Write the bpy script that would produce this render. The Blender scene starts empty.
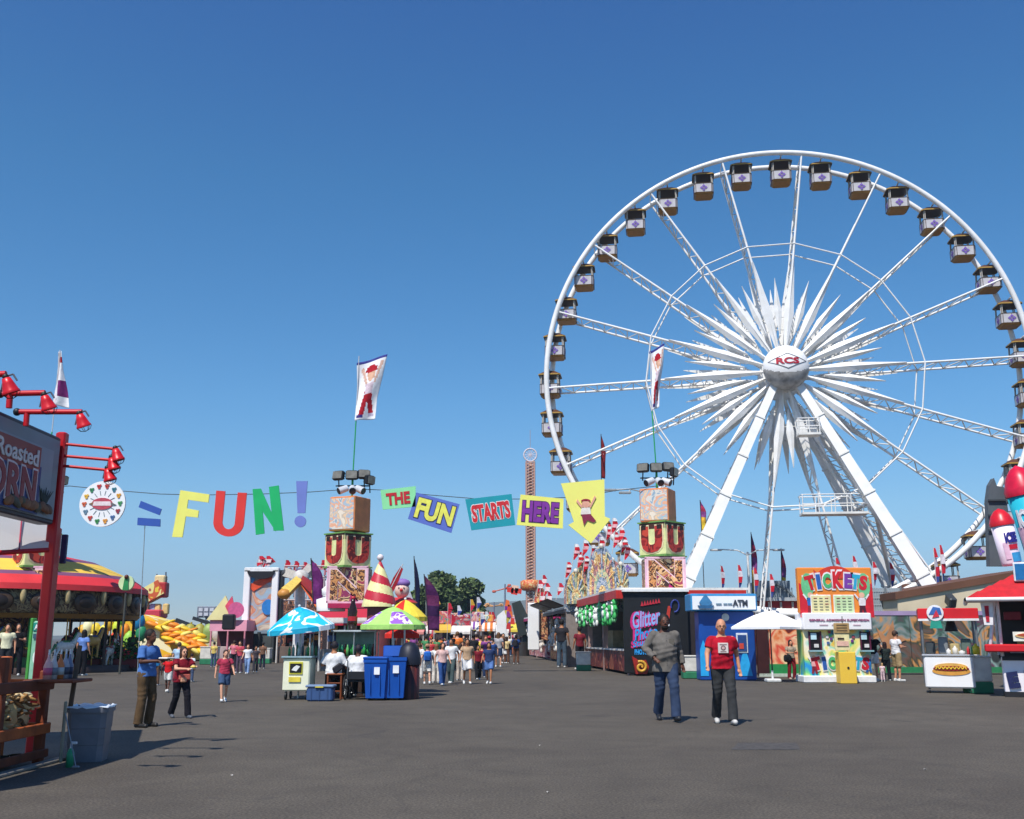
import bpy, math, random
from mathutils import Matrix, Vector
random.seed(7)
R = math.radians
SC = bpy.context.scene
COL = SC.collection
# ---------------- camera
CAMH = 1.52; F = 1030.0; PITCH = math.atan2(638-409.5, F)
cd = bpy.data.cameras.new("camera"); cam = bpy.data.objects.new("camera", cd); COL.objects.link(cam)
cd.sensor_width = 36; cd.lens = 36*F/1024; cd.clip_end = 20000; cd.clip_start = .1
cam.location = (0, 0, CAMH); cam.rotation_euler = (R(90)+PITCH, 0, 0); SC.camera = cam
# ---------------- sky and sun
SUN_EL, SUN_AZ = 55.5, 205.0
w = bpy.data.worlds.new("World"); SC.world = w; w.use_nodes = True
nt = w.node_tree; nt.nodes.clear()
so = nt.nodes.new("ShaderNodeOutputWorld"); bg = nt.nodes.new("ShaderNodeBackground")
sk = nt.nodes.new("ShaderNodeTexSky"); sk.sky_type = 'NISHITA'; sk.sun_disc = False
sk.sun_elevation = R(SUN_EL); sk.sun_rotation = R(SUN_AZ); sk.air_density = 1.0; sk.dust_density = 0.0; sk.ozone_density = 4; sk.altitude = 0
bg.inputs[1].default_value = 0.12
hs = nt.nodes.new("ShaderNodeHueSaturation"); hs.inputs["Saturation"].default_value = 1.28
nt.links.new(sk.outputs[0], hs.inputs["Color"]); 
# pale blue air near the horizon instead of the model's yellow band
wt = nt.nodes.new("ShaderNodeTexCoord"); wx = nt.nodes.new("ShaderNodeSeparateXYZ"); wr = nt.nodes.new("ShaderNodeValToRGB"); wm = nt.nodes.new("ShaderNodeMix"); wm.data_type = 'RGBA'; wm.blend_type = 'MULTIPLY'; wm.inputs[0].default_value = 1
nt.links.new(wt.outputs["Generated"], wx.inputs[0]); nt.links.new(wx.outputs["Z"], wr.inputs[0])
for i, (p, c) in enumerate(((0, (.62,.7,.92)), (.05, (.68,.78,.95)), (.12, (.92,.97,.98)), (.22, (.96,1.04,1.03)), (.42, (.96,1.02,1.0)), (.62, (.94,.84,1.02)))):
    e = wr.color_ramp.elements[i] if i < 2 else wr.color_ramp.elements.new(p)
    e.position = p; e.color = (*c, 1)
nt.links.new(hs.outputs[0], wm.inputs[6]); nt.links.new(wr.outputs[0], wm.inputs[7]); nt.links.new(wm.outputs[2], bg.inputs[0]); nt.links.new(bg.outputs[0], so.inputs[0])
sl = bpy.data.lights.new("sun", 'SUN'); sl.energy = 4.9; sl.angle = R(.53); sl.color = (1, .955, .89)
so_ = bpy.data.objects.new("sun", sl); COL.objects.link(so_); so_.location = (-20, -20, 60)
sd = Vector((math.cos(R(SUN_EL))*math.sin(R(SUN_AZ)), math.cos(R(SUN_EL))*math.cos(R(SUN_AZ)), math.sin(R(SUN_EL))))
so_.rotation_euler = sd.to_track_quat('Z', 'Y').to_euler()
SC.view_settings.view_transform = 'Standard'; SC.view_settings.look = 'None'
SC.view_settings.gamma = 1; SC.view_settings.exposure = 0.13
try: SC.view_settings.use_curve_mapping = False
except Exception: pass
SC.cycles.max_bounces = 6; SC.cycles.use_denoising = True

# ---------------- where a pixel of the photo lies at a given distance
def W(px, py, D):
    a = (px-512)/F; b = -(py-409.5)/F
    dy = math.cos(PITCH)-b*math.sin(PITCH); dz = math.sin(PITCH)+b*math.cos(PITCH)
    return Vector((a/dy*D, D, CAMH+dz/dy*D))
def GD(py):
    b = -(py-409.5)/F
    return -CAMH*(math.cos(PITCH)-b*math.sin(PITCH))/(math.sin(PITCH)+b*math.cos(PITCH))
def G(px, py): return W(px, py, GD(py))

# ---------------- materials
MATS = {}
def lin(h):
    h = h.lstrip('#'); o = []
    for i in (0, 2, 4):
        c = int(h[i:i+2], 16)/255; o.append(c/12.92 if c <= .04045 else ((c+.055)/1.055)**2.4)
    return o
def mat(h, rough=.6, metal=0, var=.12, scale=6.0, spec=.4, bump=0, stain=None, emit=0):
    key = (h, rough, metal, var, scale, spec, bump, stain, emit)
    if key in MATS: return MATS[key]
    m = bpy.data.materials.new("paint_"+h); MATS[key] = m; m.use_nodes = True
    t = m.node_tree; b = t.nodes["Principled BSDF"]; c = lin(h)
    b.inputs["Roughness"].default_value = rough; b.inputs["Metallic"].default_value = metal
    b.inputs["Specular IOR Level"].default_value = spec
    b.inputs["Base Color"].default_value = (*c, 1)
    if emit:
        b.inputs["Emission Color"].default_value = (*c, 1); b.inputs["Emission Strength"].default_value = emit
    tc = t.nodes.new("ShaderNodeTexCoord")
    n = t.nodes.new("ShaderNodeTexNoise"); n.inputs["Scale"].default_value = scale; n.inputs["Detail"].default_value = 5
    t.links.new(tc.outputs["Object"], n.inputs["Vector"])
    if var:
        r = t.nodes.new("ShaderNodeValToRGB"); r.color_ramp.elements[0].position = .3; r.color_ramp.elements[1].position = .7
        lo = lin(stain) if stain else [x*(1-var*1.6) for x in c]
        r.color_ramp.elements[0].color = (*lo, 1); r.color_ramp.elements[1].color = (*[min(x*(1+var*.6), .86) for x in c], 1)
        t.links.new(n.outputs["Fac"], r.inputs[0]); t.links.new(r.outputs[0], b.inputs["Base Color"])
    if bump:
        bp = t.nodes.new("ShaderNodeBump"); bp.inputs["Strength"].default_value = bump; bp.inputs["Distance"].default_value = .02
        t.links.new(n.outputs["Fac"], bp.inputs["Height"]); t.links.new(bp.outputs[0], b.inputs["Normal"])
    return m
def mural(name, cols, scale=1.2, rough=.55, dist=2.5, seed=0.0, detail=2, soft=False):
    """many-coloured printed artwork: warped noise through a stepped ramp"""
    key = ('mural', name)
    if key in MATS: return MATS[key]
    m = bpy.data.materials.new("print_"+name); MATS[key] = m; m.use_nodes = True
    t = m.node_tree; b = t.nodes["Principled BSDF"]; b.inputs["Roughness"].default_value = rough
    tc = t.nodes.new("ShaderNodeTexCoord"); mp = t.nodes.new("ShaderNodeMapping"); mp.inputs["Location"].default_value = (seed, seed*1.7, seed*.3)
    n = t.nodes.new("ShaderNodeTexNoise"); n.inputs["Scale"].default_value = scale; n.inputs["Detail"].default_value = detail; n.inputs["Distortion"].default_value = dist
    r = t.nodes.new("ShaderNodeValToRGB"); r.color_ramp.interpolation = 'LINEAR'
    k = len(cols)
    st = (.5,) if soft else (0.004, .92); q = len(st)
    while len(r.color_ramp.elements) < q*k: r.color_ramp.elements.new(.5)
    for i, h in enumerate(cols):
        for j, d in enumerate(st):
            e = r.color_ramp.elements[q*i+j]; e.position = min(1, .27+.46*(i+d)/k)
            e.color = (*lin(h), 1)
    t.links.new(tc.outputs["Object"], mp.inputs[0]); t.links.new(mp.outputs[0], n.inputs["Vector"])
    t.links.new(n.outputs["Fac"], r.inputs[0]); t.links.new(r.outputs[0], b.inputs["Base Color"])
    return m
def cloth(h, var=.2): return mat(h, .85, 0, var, 7, .15, .6)

# ---------------- mesh builder
_tc = {}
def text_geo(s, bold, res=3):
    k = (s, bold)
    if k in _tc: return _tc[k]
    cu = bpy.data.curves.new("t", 'FONT'); cu.body = s; cu.size = 1; cu.extrude = .5; cu.offset = bold; cu.resolution_u = res
    cu.align_x = 'CENTER'; cu.align_y = 'CENTER'
    o = bpy.data.objects.new("t", cu); COL.objects.link(o)
    dg = bpy.context.evaluated_depsgraph_get(); me = bpy.data.meshes.new_from_object(o.evaluated_get(dg))
    v = [x.co.copy() for x in me.vertices]; f = [tuple(p.vertices) for p in me.polygons]
    bpy.data.objects.remove(o); bpy.data.curves.remove(cu); bpy.data.meshes.remove(me)
    if v:
        xs = [a.x for a in v]; ys = [a.y for a in v]; cx = (max(xs)+min(xs))/2; cy = (max(ys)+min(ys))/2
        w_ = max(xs)-min(xs); h_ = max(ys)-min(ys)
        v = [Vector(((a.x-cx)/w_, (a.y-cy)/h_, a.z)) for a in v]
    _tc[k] = (v, f); return v, f
SPLIT = {'posts': 'post', 'ribs': 'rib', 'painted_waves': 'painted_wave', 'menu_boards': 'menu_board', 'red_figures': 'red_figure', 'price_boards': 'price_board'}
class MB:
    def __init__(s): s.v = []; s.f = []; s.i = []; s.mats = []; s.sm = []; s.M = Matrix.Identity(4)
    def mi(s, m):
        if isinstance(m, str): m = mat(m)
        if m not in s.mats: s.mats.append(m)
        return s.mats.index(m)
    def add(s, vs, fs, m, smooth=False, T=None):
        b = len(s.v); i = s.mi(m); X = s.M @ T if T is not None else s.M
        s.v += [X @ Vector(p) for p in vs]
        for f in fs: s.f.append(tuple(b+k for k in f)); s.i.append(i); s.sm.append(smooth)
        return s
    def box(s, c, d, m, rot=None):
        x, y, z = d[0]/2, d[1]/2, d[2]/2
        vs = [(-x,-y,-z),(x,-y,-z),(x,y,-z),(-x,y,-z),(-x,-y,z),(x,-y,z),(x,y,z),(-x,y,z)]
        fs = [(0,3,2,1),(4,5,6,7),(0,1,5,4),(1,2,6,5),(2,3,7,6),(3,0,4,7)]
        T = Matrix.Translation(c)
        if rot is not None: T = T @ rot.to_4x4()
        return s.add(vs, fs, m, T=T)
    def bev(s, c, d, m, r=.02, rot=None):
        """box with chamfered vertical and horizontal edges"""
        x, y, z = d[0]/2, d[1]/2, d[2]/2; r = min(r, x*.9, y*.9, z*.9); vs = []
        for zz, q in ((-z, r), (-z+r, 0), (z-r, 0), (z, r)):
            X, Y = x-q, y-q
            vs += [(-X+r,-Y,zz),(X-r,-Y,zz),(X,-Y+r,zz),(X,Y-r,zz),(X-r,Y,zz),(-X+r,Y,zz),(-X,Y-r,zz),(-X,-Y+r,zz)]
        fs = [tuple(range(7,-1,-1)), tuple(range(24, 32))]
        for k in range(3):
            for j in range(8): a = k*8+j; b = k*8+(j+1) % 8; fs.append((a, b, b+8, a+8))
        T = Matrix.Translation(c)
        if rot is not None: T = T @ rot.to_4x4()
        return s.add(vs, fs, m, T=T)
    def cyl(s, a, b, r1, m, r2=None, n=8, caps=True, smooth=True):
        a, b = Vector(a), Vector(b); r2 = r1 if r2 is None else r2; d = b-a
        if d.length < 1e-6: return s
        q = d.to_track_quat('Z', 'Y').to_matrix(); vs = []
        for p, r in ((a, r1), (b, r2)):
            for k in range(n): t = 2*math.pi*k/n; vs.append(p+q @ Vector((r*math.cos(t), r*math.sin(t), 0)))
        s.add(vs, [(k, (k+1) % n, n+(k+1) % n, n+k) for k in range(n)], m, smooth)
        if caps: s.add(vs, [tuple(range(n-1,-1,-1)), tuple(range(n, 2*n))], m)
        return s
    def tube(s, pts, r, m, n=6, closed=False):
        L = list(pts)+([pts[0]] if closed else [])
        for a, b in zip(L, L[1:]): s.cyl(a, b, r, m, n=n, caps=False)
        return s
    def sph(s, c, r, m, n=10, k=7, T=None):
        if not hasattr(r, '__len__'): r = (r, r, r)
        vs = [(0,0,r[2])]
        for i in range(1, k):
            p = math.pi*i/k
            for j in range(n): t = 2*math.pi*j/n; vs.append((r[0]*math.sin(p)*math.cos(t), r[1]*math.sin(p)*math.sin(t), r[2]*math.cos(p)))
        vs.append((0,0,-r[2])); e = len(vs)-1; fs = []
        for j in range(n):
            fs.append((0, 1+j, 1+(j+1) % n)); fs.append((e, e-n+(j+1) % n, e-n+j))
            for i in range(k-2): a = 1+i*n+j; b = 1+i*n+(j+1) % n; fs.append((a, a+n, b+n, b))
        X = Matrix.Translation(c)
        if T is not None: X = X @ T.to_4x4()
        return s.add(vs, fs, m, True, T=X)
    def lathe(s, prof, m, n=16, c=(0,0,0), mats=None, smooth=True, a0=0, a1=2*math.pi, wob=None):
        """prof: (r,z) list; mats: function(j,k)->material or None"""
        full = abs(a1-a0-2*math.pi) < 1e-6; cols = n if full else n+1; vs = []
        for r, z in prof:
            for j in range(cols):
                t = a0+(a1-a0)*j/n; rr = r*(wob(t) if wob else 1); vs.append((c[0]+rr*math.cos(t), c[1]+rr*math.sin(t), c[2]+z))
        base = len(s.v); s.v += [s.M @ Vector(p) for p in vs]
        for k in range(len(prof)-1):
            for j in range(n):
                a = base+k*cols+j; b = base+k*cols+(j+1) % cols
                s.f.append((a, b, b+cols, a+cols)); s.i.append(s.mi(mats(j, k) if mats else m)); s.sm.append(smooth)
        return s
    def loft(s, secs, m, n=20, wob=None):
        """closed skin over horizontal elliptic sections (centre, rx, ry)"""
        vs = []
        for i, (c, rx, ry) in enumerate(secs):
            for j in range(n):
                t = 2*math.pi*j/n; q = wob(t, i) if wob else 1; vs.append((c[0]+rx*q*math.cos(t), c[1]+ry*q*math.sin(t), c[2]))
        k = len(secs); s.add(vs, [(i*n+j, i*n+(j+1) % n, (i+1)*n+(j+1) % n, (i+1)*n+j) for i in range(k-1) for j in range(n)]+[tuple(range(n-1,-1,-1)), tuple(range((k-1)*n, k*n))], m, True); return s
    def prism(s, pts, t, m, T=None, side=None):
        """2D outline (x,z), thickness t along y, front at y=-t/2"""
        n = len(pts); vs = [(p[0], -t/2, p[1]) for p in pts]+[(p[0], t/2, p[1]) for p in pts]
        s.add(vs, [tuple(range(n)), tuple(range(2*n-1, n-1, -1))], m, T=T)
        return s.add(vs, [(k, k+n, (k+1) % n+n, (k+1) % n) for k in range(n)], side or m, T=T)
    def text(s, tx, c, wd, ht, m, th=.02, bold=.03, rz=0, ry=0, T=None):
        """upright text in the xz plane facing -y, centred at c"""
        v, f = text_geo(tx, bold)
        vs = [(a.x*wd, -a.z*th, a.y*ht) for a in v]
        X = Matrix.Translation(c) @ Matrix.Rotation(rz, 4, 'Z') @ Matrix.Rotation(ry, 4, 'Y')
        if T is not None: X = T @ X
        return s.add(vs, f, m, T=X)
    def islands(s):
        import collections
        par = {}
        def find(a):
            while par.setdefault(a, a) != a: par[a] = par[par[a]]; a = par[a]
            return a
        key = [tuple(round(c*2000) for c in v) for v in s.v]
        for f in s.f:
            for k in f[1:]: par[find(key[k])] = find(key[f[0]])
        g = collections.OrderedDict()
        for i, f in enumerate(s.f): g.setdefault(find(key[f[0]]), []).append(i)
        out = []
        for fi in g.values():
            m = MB(); m.mats = s.mats; rm = {}
            for i in fi:
                m.f.append(tuple(rm.setdefault(k, len(rm)) for k in s.f[i])); m.i.append(s.i[i]); m.sm.append(s.sm[i])
            m.v = [None]*len(rm)
            for k, q in rm.items(): m.v[q] = s.v[k]
            out.append(m)
        return out
    def build(s, name, parent=None, world=False, recalc=False):
        if name in SPLIT:
            for m in s.islands(): o = m.build(SPLIT[name], parent, world)
            return o
        v = s.v
        if world and parent is not None:
            p = parent; Mx = Matrix.Identity(4)
            while p is not None: Mx = p.matrix_basis @ Mx; p = p.parent
            I = Mx.inverted(); v = [I @ a for a in v]
        me = bpy.data.meshes.new(name); me.from_pydata([tuple(a) for a in v], [], s.f)
        for m in s.mats: me.materials.append(m)
        me.polygons.foreach_set("material_index", s.i); me.polygons.foreach_set("use_smooth", s.sm); me.update()
        o = bpy.data.objects.new(name, me); COL.objects.link(o)
        if parent is not None: o.parent = parent
        return o
def tag(o, label=None, cat=None, group=None, kind=None):
    if label: o["label"] = label
    if cat: o["category"] = cat
    if group: o["group"] = group
    if kind: o["kind"] = kind
    return o
def thing(name, label, cat, loc=(0,0,0), rz=0, group=None):
    o = bpy.data.objects.new(name, None); COL.objects.link(o); o.location = loc; o.rotation_euler = (0,0,rz); o.empty_display_size = .2
    o.matrix_basis = Matrix.Translation(loc) @ Matrix.Rotation(rz, 4, 'Z')
    return tag(o, label, cat, group)
def copy_tree(o, parent=None):
    c = o.copy(); COL.objects.link(c); c.parent = parent
    for ch in [x for x in COL.objects if x.parent == o]: copy_tree(ch, c)
    return c
KIDS = {}
def RZ(a): return Matrix.Rotation(a, 3, 'Z')
def RX(a): return Matrix.Rotation(a, 3, 'X')
def RY(a): return Matrix.Rotation(a, 3, 'Y')

# ---------------- ground
def asphalt():
    m = bpy.data.materials.new("asphalt"); m.use_nodes = True; t = m.node_tree; b = t.nodes["Principled BSDF"]
    N = lambda k: t.nodes.new(k); L = t.links.new
    tc = N("ShaderNodeTexCoord")
    def noise(sc, det=6, dis=0):
        n = N("ShaderNodeTexNoise"); n.inputs["Scale"].default_value = sc; n.inputs["Detail"].default_value = det; n.inputs["Distortion"].default_value = dis
        L(tc.outputs["Object"], n.inputs["Vector"]); return n
    def ramp(src, a, ca, b_, cb):
        r = N("ShaderNodeValToRGB"); r.color_ramp.elements[0].position = a; r.color_ramp.elements[0].color = ca; r.color_ramp.elements[1].position = b_; r.color_ramp.elements[1].color = cb
        L(src, r.inputs[0]); return r
    def mix(f, a, b_, ty='MIX', fac=None):
        x = N("ShaderNodeMix"); x.data_type = 'RGBA'; x.blend_type = ty
        if f is not None: L(f, x.inputs[0])
        else: x.inputs[0].default_value = fac
        for k, q in ((6, a), (7, b_)):
            if isinstance(q, tuple): x.inputs[k].default_value = q
            else: L(q, x.inputs[k])
        return x.outputs[2]
    big = ramp(noise(.16, 6, .6).outputs["Fac"], .35, (.081,.069,.055,1), .68, (.104,.09,.071,1))
    med = ramp(noise(1.3, 8, .4).outputs["Fac"], .3, (.87,.87,.87,1), .7, (1.1,1.1,1.09,1))
    c = mix(None, big.outputs[0], med.outputs[0], 'MULTIPLY', 1)
    fine = ramp(noise(38, 3).outputs["Fac"], .35, (.55,.55,.55,1), .68, (1.55,1.53,1.5,1))
    c = mix(None, c, fine.outputs[0], 'MULTIPLY', .85)
    # pale aggregate and dust flecks
    fl = ramp(noise(85, 2).outputs["Fac"], .68, (0,0,0,1), .74, (1,1,1,1)); c = mix(fl.outputs[0], c, (.2,.185,.17,1))
    gm = ramp(noise(9, 1).outputs["Fac"], .74, (0,0,0,1), .76, (.5,.5,.5,1)); c = mix(gm.outputs[0], c, (.03,.028,.026,1))
    # dark oily stains
    st = ramp(noise(.55, 4, 1.2).outputs["Fac"], .64, (0,0,0,1), .72, (.55,.55,.55,1)); c = mix(st.outputs[0], c, (.05,.045,.041,1))
    # wandering sealed cracks
    for sc, wd in ((.22, .004), (.5, .0035)):
        v = N("ShaderNodeTexVoronoi"); v.feature = 'DISTANCE_TO_EDGE'; v.inputs["Scale"].default_value = sc
        dn = N("ShaderNodeTexNoise"); dn.inputs["Scale"].default_value = .9; dn.inputs["Detail"].default_value = 6
        L(tc.outputs["Object"], dn.inputs["Vector"])
        ad = N("ShaderNodeVectorMath"); ad.operation = 'MULTIPLY_ADD'; L(dn.outputs["Color"], ad.inputs[0]); ad.inputs[1].default_value = (1.5,1.5,0); L(tc.outputs["Object"], ad.inputs[2])
        L(ad.outputs[0], v.inputs["Vector"])
        cr = ramp(v.outputs["Distance"], wd, (.16,.16,.16,1), wd*2.4, (0,0,0,1)); c = mix(cr.outputs[0], c, (.035,.032,.03,1))
    L(c, b.inputs["Base Color"]); b.inputs["Roughness"].default_value = .86; b.inputs["Specular IOR Level"].default_value = .25
    bp = N("ShaderNodeBump"); bp.inputs["Strength"].default_value = .5; bp.inputs["Distance"].default_value = .006
    L(noise(60, 3).outputs["Fac"], bp.inputs["Height"]); L(bp.outputs[0], b.inputs["Normal"])
    return m
g = MB(); g.add([(-3000,-400,0),(3000,-400,0),(3000,5000,0),(-3000,5000,0)], [(0,1,2,3)], asphalt())
tag(g.build("ground"), kind="structure")
# ---------------- giant wheel
WH = mat('f1efe8', .4, 0, .1, 1.6, .4); WH2 = mat('e3e1da', .45, 0, .1, 1.5, .4)
HZ = 16.92; RW = 14.0; HW = .82
wheel = thing("ferris_wheel", "giant white ferris wheel with round cabins and a starburst of spikes at its hub", "ferris wheel", (16.2, 60, 0), R(-6.8))
T0 = -107.3
def wp(r, a, y): return Vector((r*math.sin(R(a)), y, HZ+r*math.cos(R(a))))
for y, rr in ((-HW, RW+.1), (HW, RW-.1)):
    b = MB(); N_ = 144
    pts = [wp(rr, k*360/N_, y) for k in range(N_)]
    b.tube(pts, .165, WH, 8, True)
    b.build("rim", wheel)
def leaf(b, r0, r1, r2, w0, w1, w2, a, y, t=.1, m=WH):
    """long diamond panel lying along a spoke"""
    u = wp(1, a, 0)-wp(0, a, 0); s_ = Vector((u.z, 0, -u.x)); c0 = Vector((0, y, HZ))
    P = [(r0, w0), (r1, w1), (r2, w2)]; vs = []
    for r, w_ in P:
        for sgn in (-1, 1): vs.append(c0+u*r+s_*w_*sgn)
    ridge = [c0+u*r+Vector((0, -t if y < 0 else t, 0)) for r, w_ in P]
    v = vs+ridge
    b.add(v, [(0,6,7,2),(2,7,8,4),(6,1,3,7),(7,3,5,8),(0,2,3,1),(2,4,5,3)], m)
for k in range(18):
    a = T0+15+20*k
    b = MB()
    y0 = 1.0
    def yy(r): return y0+(HW-y0)*r/RW
    for sgn, rr in ((-1, RW+.1), (1, RW-.1)):
        b.cyl(wp(1.3, a, sgn*yy(1.3)), wp(rr, a, sgn*HW), .085, WH, .06, n=6)
    n = 15
    for j in range(n):
        r0 = 3+(RW-3)*j/n; r1 = 3+(RW-3)*(j+1)/n; s0 = 1 if j % 2 else -1
        b.cyl(wp(r0, a, s0*yy(r0)), wp(r1, a, -s0*yy(r1)), .035, WH2, n=4, caps=False)
        b.cyl(wp(r1, a, -yy(r1)), wp(r1, a, yy(r1)), .03, WH2, n=4, caps=False)
    for sgn in (-1, 1): leaf(b, 1.2, 3.6, 7.0, .09, .29, .06, a, sgn*(y0+.1), .16)
    b.build("spoke", wheel)
for k in range(18):
    a = T0+5+20*k; b = MB()
    for sgn in (-1, 1): leaf(b, 2.3, 3.7, 5.8, .04, .23, .012, a, sgn*(y0+.05), .14)
    for r in (2.6, 3.4): b.tube([wp(r, a-10, -y0), wp(r*.985, a, -y0), wp(r, a+10, -y0)], .03, WH2, 4)
    for r in (2.2, 3.0, 3.8): b.cyl(wp(r, a, -y0), wp(r, a, y0), .035, WH2, n=4, caps=False)
    b.build("spike", wheel)
for sgn in (-1, 1):
    b = MB(); b.tube([wp(8.1, T0+15+20*k, sgn*(HW+.13)) for k in range(18)], .045, WH, 5, True)
    b.build("brace_ring", wheel)
# hub: globe in front, drum behind
b = MB(); b.cyl((0,-1.5,HZ), (0,1.9,HZ), .62, WH2, n=20); b.cyl((0,-1.2,HZ), (0,-.9,HZ), 1.3, WH, n=24); b.cyl((0,.9,HZ), (0,1.2,HZ), 1.3, WH, n=24)
b.build("hub_drum", wheel)
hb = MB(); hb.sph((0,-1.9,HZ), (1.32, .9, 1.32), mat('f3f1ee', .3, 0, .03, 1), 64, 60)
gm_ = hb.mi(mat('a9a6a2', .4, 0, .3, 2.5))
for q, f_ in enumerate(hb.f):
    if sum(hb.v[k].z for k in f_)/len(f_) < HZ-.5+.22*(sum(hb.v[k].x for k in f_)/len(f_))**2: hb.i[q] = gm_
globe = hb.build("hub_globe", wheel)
def on_globe(x, z, off=.02):
    q = max(0, 1-(x/1.32)**2-(z/1.32)**2); return Vector((x, -1.9-(.9+off)*math.sqrt(q), HZ+z))
b = MB(); v, f = text_geo("RCS", .035)
b.add([on_globe(p.x*1.3, p.y*.38+.2, .02-p.z*.04) for p in v], f, mat('b3122a', .5)); b.build("lettering", globe)
b = MB(); D4 = [(-1.08,.2),(0,.66),(1.08,.2),(0,-.26)]
for i in range(4):
    p, q = D4[i], D4[(i+1) % 4]; pts = [on_globe(p[0]+(q[0]-p[0])*j/8, p[1]+(q[1]-p[1])*j/8, .02) for j in range(9)]
    b.tube(pts, .018, mat('6b6a70', .5), 4)
b.build("diamond_outline", globe)
# cabins
PUR = mat('7a5ab0', .5); DK = mat('3c302c', .5); GOLD = mat('9a7034', .5, 0, .15, 3); BRN = mat('5a3826', .6, 0, .15, 3)
cb = MB()
tub = [(-.6,-.75),(.6,-.75),(.75,-.6),(.75,.6),(.6,.75),(-.6,.75),(-.75,.6),(-.75,-.6)]
def ring8(z, s): return [(x*s, y*s, z) for x, y in tub]
vs = ring8(-1.75, .86)+ring8(-1.62, .97)+ring8(-.98, 1.0)+ring8(-.98, .93)+ring8(-1.55, .9)
fs = []
for k in range(4):
    for j in range(8): fs.append((k*8+j, k*8+(j+1) % 8, (k+1)*8+(j+1) % 8, (k+1)*8+j))
cb.add(vs, fs[:8], GOLD); cb.add(vs, fs[8:24], mat('c4c0c2', .4, 0, .12, 3)); cb.add(vs, fs[24:], GOLD); cb.add(vs, [tuple(range(7,-1,-1)), tuple(range(32, 40))], GOLD)
for rz in range(4):
    X = Matrix.Rotation(rz*math.pi/2, 4, 'Z')
    # purple diamond cross emblem on each side panel
    for dx, dz in ((0,.15),(0,-.15),(.17,0),(-.17,0)):
        cb.prism([(dx-.13,-1.3+dz*.9),(dx,-1.2+dz*.9),(dx+.13,-1.3+dz*.9),(dx,-1.4+dz*.9)], .012, PUR, T=X @ Matrix.Translation((0,-.77,0)))
    cb.box((0,0,0), (.04,.04,.62), DK) if 0 else None
    for sx in (-.62, 0, .62): cb.M = X; cb.box((sx,-.755,-1.3), (.035,.02,.6), mat('4a3a2e', .5)); cb.M = Matrix.Identity(4)
    for sx in (-.62, .62):
        p = X @ Vector((sx, -.7, 0)); cb.cyl((p.x, p.y, -.98), (p.x*.97, p.y*.97, -.32), .04, mat('b9b2a6', .5), n=5, caps=False)
for z_ in (-1.62, -.98): cb.tube([(x*1.01, y*1.01, z_) for x, y in tub], .022, mat('5a4630', .5), 4, True)
cb.lathe([(.5,-1.5),(.5,-1.12),(.38,-1.12)], mat('3a2c50', .6), 12)
b_ = MB(); CR = [(-.7,-.86),(.7,-.86),(.86,-.7),(.86,.7),(.7,.86),(-.7,.86),(-.86,.7),(-.86,-.7)]
vs = [(x, y, -.36) for x, y in CR]+[(x, y, -.28) for x, y in CR]+[(x*.45, y*.45, -.02) for x, y in CR]
fs = []
for k in range(2):
    for j in range(8): fs.append((k*8+j, k*8+(j+1) % 8, (k+1)*8+(j+1) % 8, (k+1)*8+j))
b_.add(vs, fs[:8], mat('b08a3a', .5)); b_.add(vs, fs[8:]+[tuple(range(16, 24))], BRN); b_.add(vs, [tuple(range(7,-1,-1))], DK)
b_.cyl((0,-.93,0), (0,.93,0), .06, WH2, n=6)
cabin0 = cb.build("cabin", wheel); roof0 = b_.build("roof", cabin0)
for k in range(36):
    p = wp(RW-.05, T0+10*k, 0)
    if k == 0: c, r_ = cabin0, roof0
    else:
        c = cabin0.copy(); COL.objects.link(c); c.parent = wheel; r_ = roof0.copy(); COL.objects.link(r_); r_.parent = c
    c.location = p; c.scale = (.79,.79,.92)
    c.rotation_euler = (0,0,R(6.8-8))
# legs
def beam(b, p, q, w1, w2, m, d1=None, d2=None):
    p, q = Vector(p), Vector(q); d = (q-p).normalized(); s_ = Vector((d.z, 0, -d.x)).normalized(); n_ = d.cross(s_)
    d1 = d1 or w1; d2 = d2 or w2; vs = []
    for c, w_, t in ((p, w1, d1), (q, w2, d2)):
        for i, j in ((-1,-1),(1,-1),(1,1),(-1,1)): vs.append(c+s_*w_/2*i+n_*t/2*j)
    b.add(vs, [(0,1,2,3),(7,6,5,4),(0,4,5,1),(1,5,6,2),(2,6,7,3),(3,7,4,0)], m)
for sy in (-1, 1):
    for sx in (-1, 1):
        b = MB(); top = Vector((sx*.55, sy*1.6, HZ-.7)); ft = Vector((sx*8.4, sy*4.6, .1))
        beam(b, top, ft, .42, .85, WH, .4, .8)
        for j in range(1, 7):
            c = top.lerp(ft, j/7); w_ = .42+.43*j/7
            beam(b, c-(ft-top).normalized()*.05, c+(ft-top).normalized()*.05, w_+.09, w_+.09, WH2)
        b.box((ft.x, ft.y, .12), (1.5, 1.5, .24), mat('8d8b86', .8))
        b.build("leg", wheel)
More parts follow.
